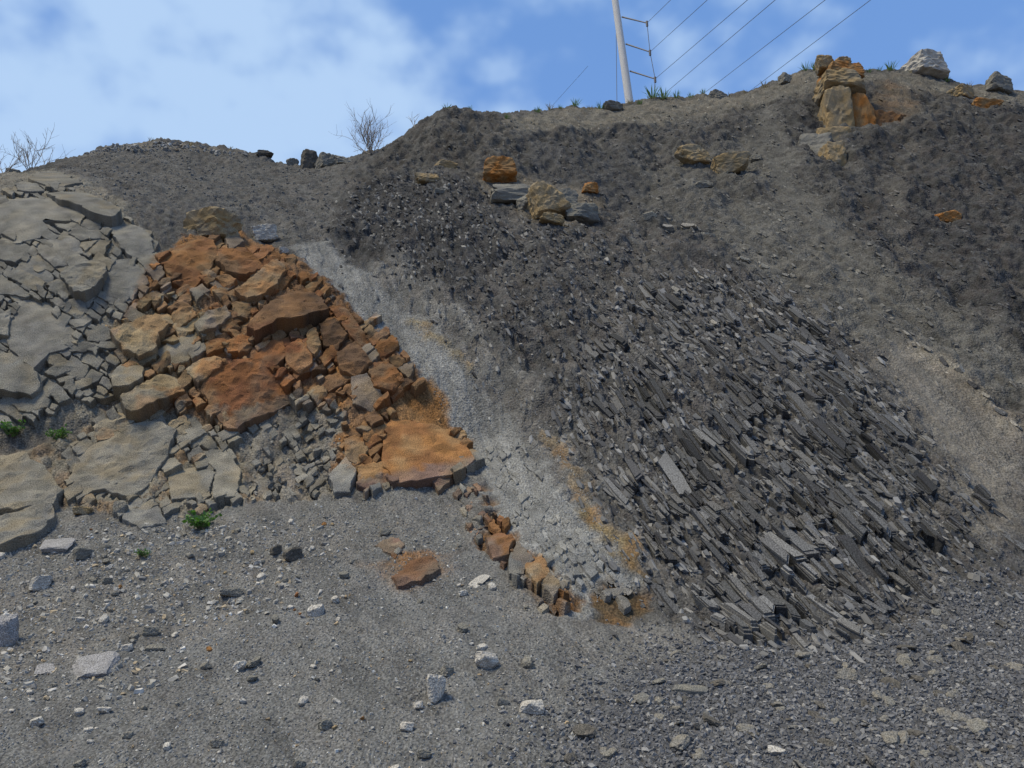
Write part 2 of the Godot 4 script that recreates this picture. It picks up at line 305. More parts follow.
func make_hillside() -> void:
	cols = int(940 * DENSITY)
	rows = int(960 * DENSITY)
	row_a = 0.022 / DENSITY
	row_b = (37.5 - row_a * (rows - 1)) / float((rows - 1) * (rows - 1))
	fine_w.resize(cols * rows)
	var pos := PackedVector3Array()
	pos.resize(cols * rows)
	var tint := PackedColorArray()
	tint.resize(cols * rows)
	var warp_a := noise(11, 0.9, 3)
	var warp_b := noise(12, 0.9, 3)
	var lump := noise(13, 0.55, 4)
	var lump2 := noise(17, 2.4, 3)
	var chip_a := cells(14, 3.2)
	var chip_b := cells(15, 7.5)
	var chip_c := cells(16, 15.0)
	var joint_a := joints(14, 3.2)
	var joint_b := joints(15, 7.5)
	var grain := noise(18, 14.0, 2)
	var patch := noise(19, 0.8, 4)
	var stain := noise(20, 1.7, 4)
	var layer := noise(21, 0.7, 2)
	var streaks := noise(24, 2.0, 4)
	var mottle := noise(22, 2.4, 5)
	var clod := noise(23, 5.5, 3)
	var along := Vector2(0.326, -0.946)
	var cu := along.x
	var su := along.y
	var q := PackedFloat32Array()
	q.resize(CH)
	for j in rows:
		var v := ROW_V0 + row_a * j + row_b * j * j
		var h := half_width(v)
		for i in cols:
			var u := (2.0 * i / (cols - 1) - 1.0) * h
			var wu := u + 0.2 * warp_a.get_noise_2d(u, v) + 0.05 * grain.get_noise_2d(u * 0.4, v * 0.4)
			var wv := v + 0.2 * warp_b.get_noise_2d(u, v)
			var x := clampf((wu - ZU0) / CELL, 0.0, ZNU - 1.01)
			var y := clampf((wv - ZV0) / CELL, 0.0, ZNV - 1.01)
			var xi := int(x)
			var yi := int(y)
			var fx := x - xi
			var fy := y - yi
			var k := (yi * ZNU + xi) * CH
			var k2 := k + ZNU * CH
			var c00 := (1.0 - fx) * (1.0 - fy)
			var c10 := fx * (1.0 - fy)
			var c01 := (1.0 - fx) * fy
			var c11 := fx * fy
			for c in CH:
				q[c] = field[k + c] * c00 + field[k + CH + c] * c10 + field[k2 + c] * c01 + field[k2 + CH + c] * c11
			# bedding frame: s along the beds, t across them
			var s := u * cu + v * su
			var t := -u * su + v * cu
			var jig := 0.06 * warp_a.get_noise_2d(u * 3.0, v * 3.0)
			var ca := chip_a.get_noise_2d(s * 0.5 + jig, t * 1.2 + jig)
			var cb := chip_b.get_noise_2d(s * 0.55 + jig, t * 1.25)
			var cc := chip_c.get_noise_2d(s * 0.7, t * 1.2)
			var ea := smoothstep(0.0, 0.32, 1.0 + joint_a.get_noise_2d(s * 0.5 + jig, t * 1.2 + jig))
			var eb := smoothstep(0.0, 0.4, 1.0 + joint_b.get_noise_2d(s * 0.55 + jig, t * 1.25))
			var l2 := lump2.get_noise_2d(u, v)
			var tb := t / 0.34 + 0.9 * layer.get_noise_2d(s * 0.6, t)
			var bed := tb - floorf(tb)
			var tc := t / 0.11 + 0.8 * layer.get_noise_2d(s * 1.5, t * 2.0)
			bed = 0.7 * bed + 0.3 * (tc - floorf(tc))
			var streak := streaks.get_noise_2d(s * 0.22, t * 2.2)
			var mo := mottle.get_noise_2d(s * 0.4, t * 1.2)
			var cl := clod.get_noise_2d(u, v)
			var heap := smoothstep(0.0, 0.5, mo + 0.35 * l2) * minf(q[4] * 10.0, 1.0) * (1.0 if q[4] > 0.055 else 0.0)
			var g := grain.get_noise_2d(u, v)
			var d := q[8] + q[4] * (lump.get_noise_2d(u * 1.3, v * 0.75) * 1.4 + l2 * 0.35 + cl * 0.1) + q[3] * (ea * (0.9 + 0.75 * ca) - 0.6 + eb * (0.5 + 0.5 * cb) - 0.35 + 0.12 * cc) + q[5] * (bed - 0.5) + 0.012 * g + heap * 0.025
			var w := smooth_w(u, v) + d
			fine_w[j * cols + i] = w
			pos[j * cols + i] = world_of(u, v, w)
			var dust := clampf((patch.get_noise_2d(s * 0.5, t * 1.3) + 0.35 * l2) * 2.6 + 0.1, 0.0, 1.0) * q[6]
			var rust := clampf(stain.get_noise_2d(u, v) * 3.2 + 0.35, 0.0, 1.0) * q[7]
			var tone := maxf(0.35, 1.0 + 0.14 * ca + 0.12 * cb + 0.12 * cc + 0.2 * g + 4.5 * minf(q[4], 0.1) * mo + 2.0 * minf(q[4], 0.1) * cl)
			tone *= (1.0 - 0.22 * heap) * maxf(0.4, 1.0 + 7.0 * minf(q[5], 0.06) * streak)
			dust *= 1.0 - heap
			var r := lerpf(lerpf(q[0], 0.205, dust * 0.55), 0.34, rust)
			var gr := lerpf(lerpf(q[1], 0.2, dust * 0.55), 0.165, rust)
			var b := lerpf(lerpf(q[2], 0.19, dust * 0.55), 0.06, rust)
			tint[j * cols + i] = Color(r * tone, gr * tone, b * tone)
	var index := PackedInt32Array()
	index.resize((cols - 1) * (rows - 1) * 6)
	var n := 0
	for j in rows - 1:
		for i in cols - 1:
			var a := j * cols + i
			index[n] = a
			index[n + 1] = a + cols
			index[n + 2] = a + 1
			index[n + 3] = a + 1
			index[n + 4] = a + cols
			index[n + 5] = a + cols + 1
			n += 6
	var normals := PackedVector3Array()
	normals.resize(cols * rows)
	for j in rows:
		var j0 := maxi(j - 1, 0) * cols
		var j1 := mini(j + 1, rows - 1) * cols
		for i in cols:
			var a := pos[j * cols + mini(i + 1, cols - 1)] - pos[j * cols + maxi(i - 1, 0)]
			var b := pos[j1 + i] - pos[j0 + i]
			normals[j * cols + i] = a.cross(b).normalized()
	var arrays := []
	arrays.resize(Mesh.ARRAY_MAX)
	arrays[Mesh.ARRAY_VERTEX] = pos
	arrays[Mesh.ARRAY_NORMAL] = normals
	arrays[Mesh.ARRAY_COLOR] = tint
	arrays[Mesh.ARRAY_INDEX] = index
	var mesh := ArrayMesh.new()
	mesh.add_surface_from_arrays(Mesh.PRIMITIVE_TRIANGLES, arrays)
	var o := put("hillside", mesh, mats.ground)
	tag(o, "quarried hillside of grey scree, dark shale and pale fault strip", "", "", "structure")

# ---------------------------------------------------------------- materials
func grey_image(n: FastNoiseLite, size: int, lo: float, hi: float, power := 1.0) -> Image:
	var d := PackedFloat32Array()
	d.resize(size * size)
	var skirt := size / 6.0
	for y in size:
		var fy := clampf((y - (size - skirt)) / skirt, 0.0, 1.0)
		for x in size:
			var fx := clampf((x - (size - skirt)) / skirt, 0.0, 1.0)
			var s := n.get_noise_2d(x, y)
			if fx > 0.0: s = lerpf(s, n.get_noise_2d(x - size, y), fx)
			if fy > 0.0:
				var q := n.get_noise_2d(x, y - size)
				if fx > 0.0: q = lerpf(q, n.get_noise_2d(x - size, y - size), fx)
				s = lerpf(s, q, fy)
			d[y * size + x] = lo + (hi - lo) * pow(clampf(0.5 + 0.62 * s, 0.0, 1.0), power)
	return Image.create_from_data(size, size, false, Image.FORMAT_RF, d.to_byte_array())

func rgb(im: Image) -> Image:
	im.convert(Image.FORMAT_RGB8)
	var d := im.get_data()
	for k in range(0, d.size(), 3):
		d[k + 1] = d[k]
		d[k + 2] = d[k]
	return Image.create_from_data(im.get_width(), im.get_height(), false, Image.FORMAT_RGB8, d)

func stone_material(tile: float, albedo: Texture2D, height: Texture2D, relief: float, rough := 0.95) -> StandardMaterial3D:
	var m := StandardMaterial3D.new()
	m.vertex_color_use_as_albedo = true
	m.albedo_texture = albedo
	m.roughness = rough
	m.metallic_specular = 0.25
	m.uv1_triplanar = true
	m.uv1_world_triplanar = true
	m.uv1_scale = Vector3.ONE / tile
	m.heightmap_enabled = true
	m.heightmap_texture = height
	m.heightmap_scale = relief
	return m

func plain(c: Color, rough := 0.9) -> StandardMaterial3D:
	var m := StandardMaterial3D.new()
	m.albedo_color = c.linear_to_srgb()
	m.roughness = rough
	return m

func make_materials() -> void:
	var speck := noise(31, 0.09, 4, FastNoiseLite.TYPE_SIMPLEX)
	var alb := ImageTexture.create_from_image(rgb(grey_image(speck, 1024, 0.45, 1.12)))
	var bumps := noise(32, 0.05, 5, FastNoiseLite.TYPE_SIMPLEX)
	var hgt := ImageTexture.create_from_image(grey_image(bumps, 1024, 0.0, 1.0))
	mats.ground = stone_material(3.1, alb, hgt, 1.8)
	mats.rock = stone_material(1.7, alb, hgt, 0.9)
	var chip := StandardMaterial3D.new()
	chip.vertex_color_use_as_albedo = true
	chip.roughness = 0.9
	chip.metallic_specular = 0.3
	mats.chip = chip
	mats.slab = stone_material(2.3, alb, hgt, 0.2)
	mats.flat_ground = plain(Color(0.17, 0.16, 0.15))
	mats.pole = stone_material(0.6, alb, hgt, 0.4, 0.85)
	mats.steel = plain(Color(0.14, 0.13, 0.125), 0.6)
	mats.cable = plain(Color(0.1, 0.1, 0.105), 0.6)
	mats.insulator = plain(Color(0.12, 0.1, 0.09), 0.35)
	mats.twig = plain(Color(0.27, 0.23, 0.19), 0.9)
	var leaf := plain(Color(0.055, 0.12, 0.025), 0.7)
	leaf.cull_mode = BaseMaterial3D.CULL_DISABLED
	leaf.backlight_enabled = true
	leaf.backlight = Color(0.25, 0.4, 0.1)
	mats.leaf = leaf
	var blade: StandardMaterial3D = leaf.duplicate()
	blade.albedo_color = Color(0.11, 0.14, 0.045).linear_to_srgb()
	mats.blade = blade
	var dry: StandardMaterial3D = leaf.duplicate()
	dry.albedo_color = Color(0.27, 0.22, 0.11).linear_to_srgb()
	dry.backlight = Color(0.3, 0.25, 0.1)
	mats.dry = dry

# base colours of the stone kinds: [main, second colour in patches]
const TONES = [
	[Color(0.24, 0.23, 0.208), Color(0.28, 0.256, 0.212), Color(0.19, 0.186, 0.178)],
	[Color(0.26, 0.242, 0.205), Color(0.215, 0.208, 0.192), Color(0.3, 0.25, 0.175)],
	[Color(0.3, 0.28, 0.24), Color(0.24, 0.23, 0.21), Color(0.31, 0.255, 0.175)],
	[Color(0.4, 0.285, 0.15), Color(0.34, 0.28, 0.195), Color(0.38, 0.2, 0.08)],
	[Color(0.43, 0.18, 0.05), Color(0.38, 0.235, 0.115), Color(0.26, 0.09, 0.03)],
	[Color(0.3, 0.115, 0.045), Color(0.3, 0.19, 0.11), Color(0.4, 0.16, 0.045)],
	[Color(0.17, 0.1, 0.058), Color(0.27, 0.14, 0.062), Color(0.12, 0.08, 0.056)],
	[Color(0.235, 0.225, 0.21), Color(0.29, 0.262, 0.215), Color(0.2, 0.195, 0.19)],
	[Color(0.62, 0.58, 0.52), Color(0.5, 0.46, 0.41), Color(0.44, 0.39, 0.32)],
	[Color(0.12, 0.112, 0.1), Color(0.18, 0.16, 0.135), Color(0.095, 0.09, 0.085)],
	[Color(0.4, 0.385, 0.385), Color(0.34, 0.325, 0.32), Color(0.3, 0.29, 0.28)],
	[Color(0.14, 0.136, 0.134), Color(0.18, 0.172, 0.163), Color(0.11, 0.108, 0.108)],
	[Color(0.19, 0.183, 0.176), Color(0.15, 0.146, 0.143), Color(0.22, 0.205, 0.185)],
	[Color(0.17, 0.157, 0.14), Color(0.14, 0.134, 0.128), Color(0.2, 0.18, 0.15)],
	[Color(0.26, 0.258, 0.25), Color(0.22, 0.218, 0.212), Color(0.29, 0.278, 0.25)]]

# ---------------------------------------------------------------- stones
func flat_mesh(pos: PackedVector3Array, index: PackedInt32Array, tint: PackedColorArray) -> ArrayMesh:
	var arrays := []
	arrays.resize(Mesh.ARRAY_MAX)
	arrays[Mesh.ARRAY_VERTEX] = pos
	if tint.size(): arrays[Mesh.ARRAY_COLOR] = tint
	arrays[Mesh.ARRAY_INDEX] = index
	var mesh := ArrayMesh.new()
	mesh.add_surface_from_arrays(Mesh.PRIMITIVE_TRIANGLES, arrays)
	return mesh

# A broken stone: a box-like body cut by planes; it fills the unit box that stands on y = 0.
func stone_mesh(s: int, cuts: int, rings: int, sides: int, rough: float, tone := -1, size := Vector3.ONE) -> ArrayMesh:
	var rng := RandomNumberGenerator.new()
	rng.seed = s * 7919 + 13
	var planes := []
	for a in [Vector3.RIGHT, Vector3.LEFT, Vector3.UP, Vector3.DOWN, Vector3.BACK, Vector3.FORWARD]:
		var tilt := Vector3(rng.randf_range(-1, 1), rng.randf_range(-1, 1), rng.randf_range(-1, 1)) * 0.28
		planes.append([(a + tilt).normalized(), rng.randf_range(0.75, 0.95)])
	for k in cuts:
		var d := Vector3(rng.randfn(), rng.randfn(), rng.randfn()).normalized()
		planes.append([d, rng.randf_range(0.72, 1.05)])
	var bump := noise(s, 1.6, 3)
	var crag := noise(s + 2, 3.0, 3)
	crag.fractal_type = FastNoiseLite.FRACTAL_RIDGED
	var pos := PackedVector3Array()
	var lo := Vector3.ONE * 9.0
	var hi := -lo
	for j in rings + 1:
		var th := PI * j / rings
		for i in sides:
			var ph := TAU * (i + 0.5 * (j % 2)) / sides
			var dir := Vector3(sin(th) * cos(ph), cos(th), sin(th) * sin(ph))
			var r := 1.4
			for p in planes:
				var c: float = dir.dot(p[0])
				if c > 0.05: r = minf(r, p[1] / c)
			r *= 1.0 + rough * 1.0 * bump.get_noise_3dv(dir * 1.5) + rough * 0.3 * crag.get_noise_3dv(dir)
			var q := dir * r
			pos.append(q)
			lo = lo.min(q)
			hi = hi.max(q)
	var span := hi - lo
	for k in pos.size():
		pos[k] = Vector3((pos[k].x - lo.x) / span.x - 0.5, (pos[k].y - lo.y) / span.y, (pos[k].z - lo.z) / span.z - 0.5) * size
	var index := PackedInt32Array()
	for j in rings:
		for i in sides:
			var a := j * sides + i
			var b := j * sides + (i + 1) % sides
			var o := sides
			if j % 2 == 0:
				index.append_array([a, b, a + o, b, b + o, a + o])
			else:
				index.append_array([a, b, b + o, a, b + o, a + o])
	var tint := PackedColorArray()
	if tone >= 0:
		var stain := noise(s + 5, 1.2, 4)
		var c0: Color = TONES[tone][0]
		var c1: Color = TONES[tone][1]
		var f := 2.2 / maxf(size.x, 0.001)
		for p in pos:
			var t := clampf(stain.get_noise_3dv(p * f) * 2.2 + 0.4, 0.0, 1.0)
			tint.append(c0.lerp(c1, t) * (1.12 + 0.35 * stain.get_noise_3dv(p * f * 4.0)))
	return flat_mesh(pos, index, tint)

func zone_colour(u: float, v: float) -> Color:
	var x := clampi(int((u - ZU0) / CELL), 0, ZNU - 1)
	var y := clampi(int((v - ZV0) / CELL), 0, ZNV - 1)
	var k := (y * ZNU + x) * CH
	return Color(field[k], field[k + 1], field[k + 2])

# A joint-bounded block of bedrock: its outline lies on the slope and it stands out by its height.
func block_mesh(outline: Array, height: float, tone: int, lean_u: float, lean_v: float, s: int, centre: Vector2, origin: Vector3) -> ArrayMesh:
	var rng := RandomNumberGenerator.new()
	rng.seed = s * 104729 + 7
	var edge := PackedVector2Array()
	var around := 0.0
	for k in outline.size():
		around += outline[k].distance_to(outline[(k + 1) % outline.size()])
	var step := maxf(around / 56.0, 0.045)
	var reach := 0.0
	for k in outline.size():
		var a: Vector2 = outline[k]
		var b: Vector2 = outline[(k + 1) % outline.size()]
		var n := maxi(1, int(a.distance_to(b) / step))
		for m in n:
			edge.append(a.lerp(b, (m + rng.randf_range(-0.25, 0.25)) / n) + Vector2(rng.randf_range(-1, 1), rng.randf_range(-1, 1)) * step * 0.3)
			reach = maxf(reach, edge[-1].distance_to(centre))
	var fine := noise(s + 3, 2.2, 4)
	fine.fractal_type = FastNoiseLite.FRACTAL_RIDGED
	var steps := cells(s + 1, 3.0)
	# stains run on from block to block, so all blocks share them
	var stain := noise(905, 1.0, 5)
	var rusty := noise(906, 1.6, 5)
	var shade := (rng.randf_range(0.72, 1.12) if tone >= 3 and tone <= 6 else rng.randf_range(0.85, 1.12)) if tone < 9 else (rng.randf_range(0.85, 1.12) if tone == 14 else rng.randf_range(0.6, 1.4))
	var rugged := 0.045 if tone >= 3 and tone <= 6 else (0.015 if tone == 14 else 0.03 if tone >= 9 else (0.045 if tone == 2 else 0.016))
	var pos := PackedVector3Array()
	var tint := PackedColorArray()
	var c0: Color = TONES[tone][0]
	var c1: Color = TONES[tone][1]
	var c2: Color = TONES[tone][2]
	var m := edge.size()
	var e := 0.3
	var out := (world_of(centre.x + e, centre.y, smooth_w(centre.x + e, centre.y)) - world_of(centre.x - e, centre.y, smooth_w(centre.x - e, centre.y))).cross(world_of(centre.x, centre.y + e, smooth_w(centre.x, centre.y + e)) - world_of(centre.x, centre.y - e, smooth_w(centre.x, centre.y - e))).normalized()
	var chips := []
	for k in 5:
		var a := rng.randf() * TAU
		chips.append([Vector2(cos(a), sin(a)), reach * rng.randf_range(0.05, 0.7), rng.randf_range(0.04, 0.32 if tone >= 3 and tone <= 6 else 0.13)])
	# walls: four rings up the sides, then the rim of the top
	var spots := PackedVector2Array()
	var rise := PackedFloat32Array()
	var free := PackedFloat32Array()
	for f in [[0.02, -1.0, 0.0], [0.012, 0.0, 0.4], [0.004, 0.5, 0.8], [0.0, 0.93, 1.0], [-0.008, 1.0, 1.0]]:
		for k in m:
			var ray := edge[k] - centre
			spots.append(centre + ray * maxf(0.3, 1.0 + f[0] * (1.0 if f[0] > 0.0 else 1.0) / ray.length()))
			rise.append(f[1])
			free.append(f[2])
	var rim := spots.slice(4 * m)
	var top := rim.duplicate()
	var grid := maxf(0.045, reach / 14.0)
	var box := scatter_box(rim)
	var y := box.position.y
	while y < box.end.y:
		var x := box.position.x
		while x < box.end.x:
			var p := Vector2(x + rng.randf_range(-0.4, 0.4) * grid, y + rng.randf_range(-0.4, 0.4) * grid)
			if Geometry2D.is_point_in_polygon(p, rim) and Geometry2D.is_point_in_polygon(p + (p - centre).normalized() * grid * 0.4, rim):
				top.append(p)
				spots.append(p)
				rise.append(1.0)
				free.append(1.0)
			x += grid
		y += grid
	for k in spots.size():
		var p := spots[k]
		var lift: float = height * rise[k] + free[k] * (rugged * fine.get_noise_2d(p.x, p.y))
		for c in chips:
			lift -= free[k] * c[2] * maxf(0.0, (p - centre).dot(c[0]) - c[1])
		lift += free[k] * height * ((p.x - centre.x) / reach * lean_u + (p.y - centre.y) / reach * lean_v)
		pos.append(world_of(p.x, p.y, smooth_w(p.x, p.y)) + out * lift - origin)
		var a := clampf(stain.get_noise_2d(p.x * 1.3, p.y * 1.3) * 3.4 + 0.4, 0.0, 1.0)
		var r := clampf(rusty.get_noise_2d(p.x, p.y) * 4.0 + 0.05, 0.0, 1.0)
		var g := 1.16 + 0.55 * stain.get_noise_2d(p.x * 3.0 + 9.0, p.y * 3.0) + 0.14 * steps.get_noise_2d(p.x, p.y * 1.4)
		tint.append(c0.lerp(c1, a).lerp(c2, r).lerp(zone_colour(p.x, p.y), (0.4 if tone < 3 else 0.55) if tone < 9 else 0.3) * g * shade)
	var index := PackedInt32Array()
	var flip := Geometry2D.is_polygon_clockwise(edge)
	for r in 4:
		for k in m:
			var a := r * m + k
			var b := r * m + (k + 1) % m
			if flip:
				index.append_array([a, a + m, b, b, a + m, b + m])
			else:
				index.append_array([a, b, a + m, b, b + m, a + m])
	var tri := Geometry2D.triangulate_delaunay(top)
	for k in range(0, tri.size(), 3):
		var a := top[tri[k]]
		var b := top[tri[k + 1]]
		var c := top[tri[k + 2]]
		if not Geometry2D.is_point_in_polygon((a + b + c) / 3.0, rim): continue
		var n := [4 * m + tri[k], 4 * m + tri[k + 1], 4 * m + tri[k + 2]]
		if (b - a).cross(c - a) > 0.0: n.reverse()
		index.append_array(n)
	return flat_mesh(pos, index, tint)

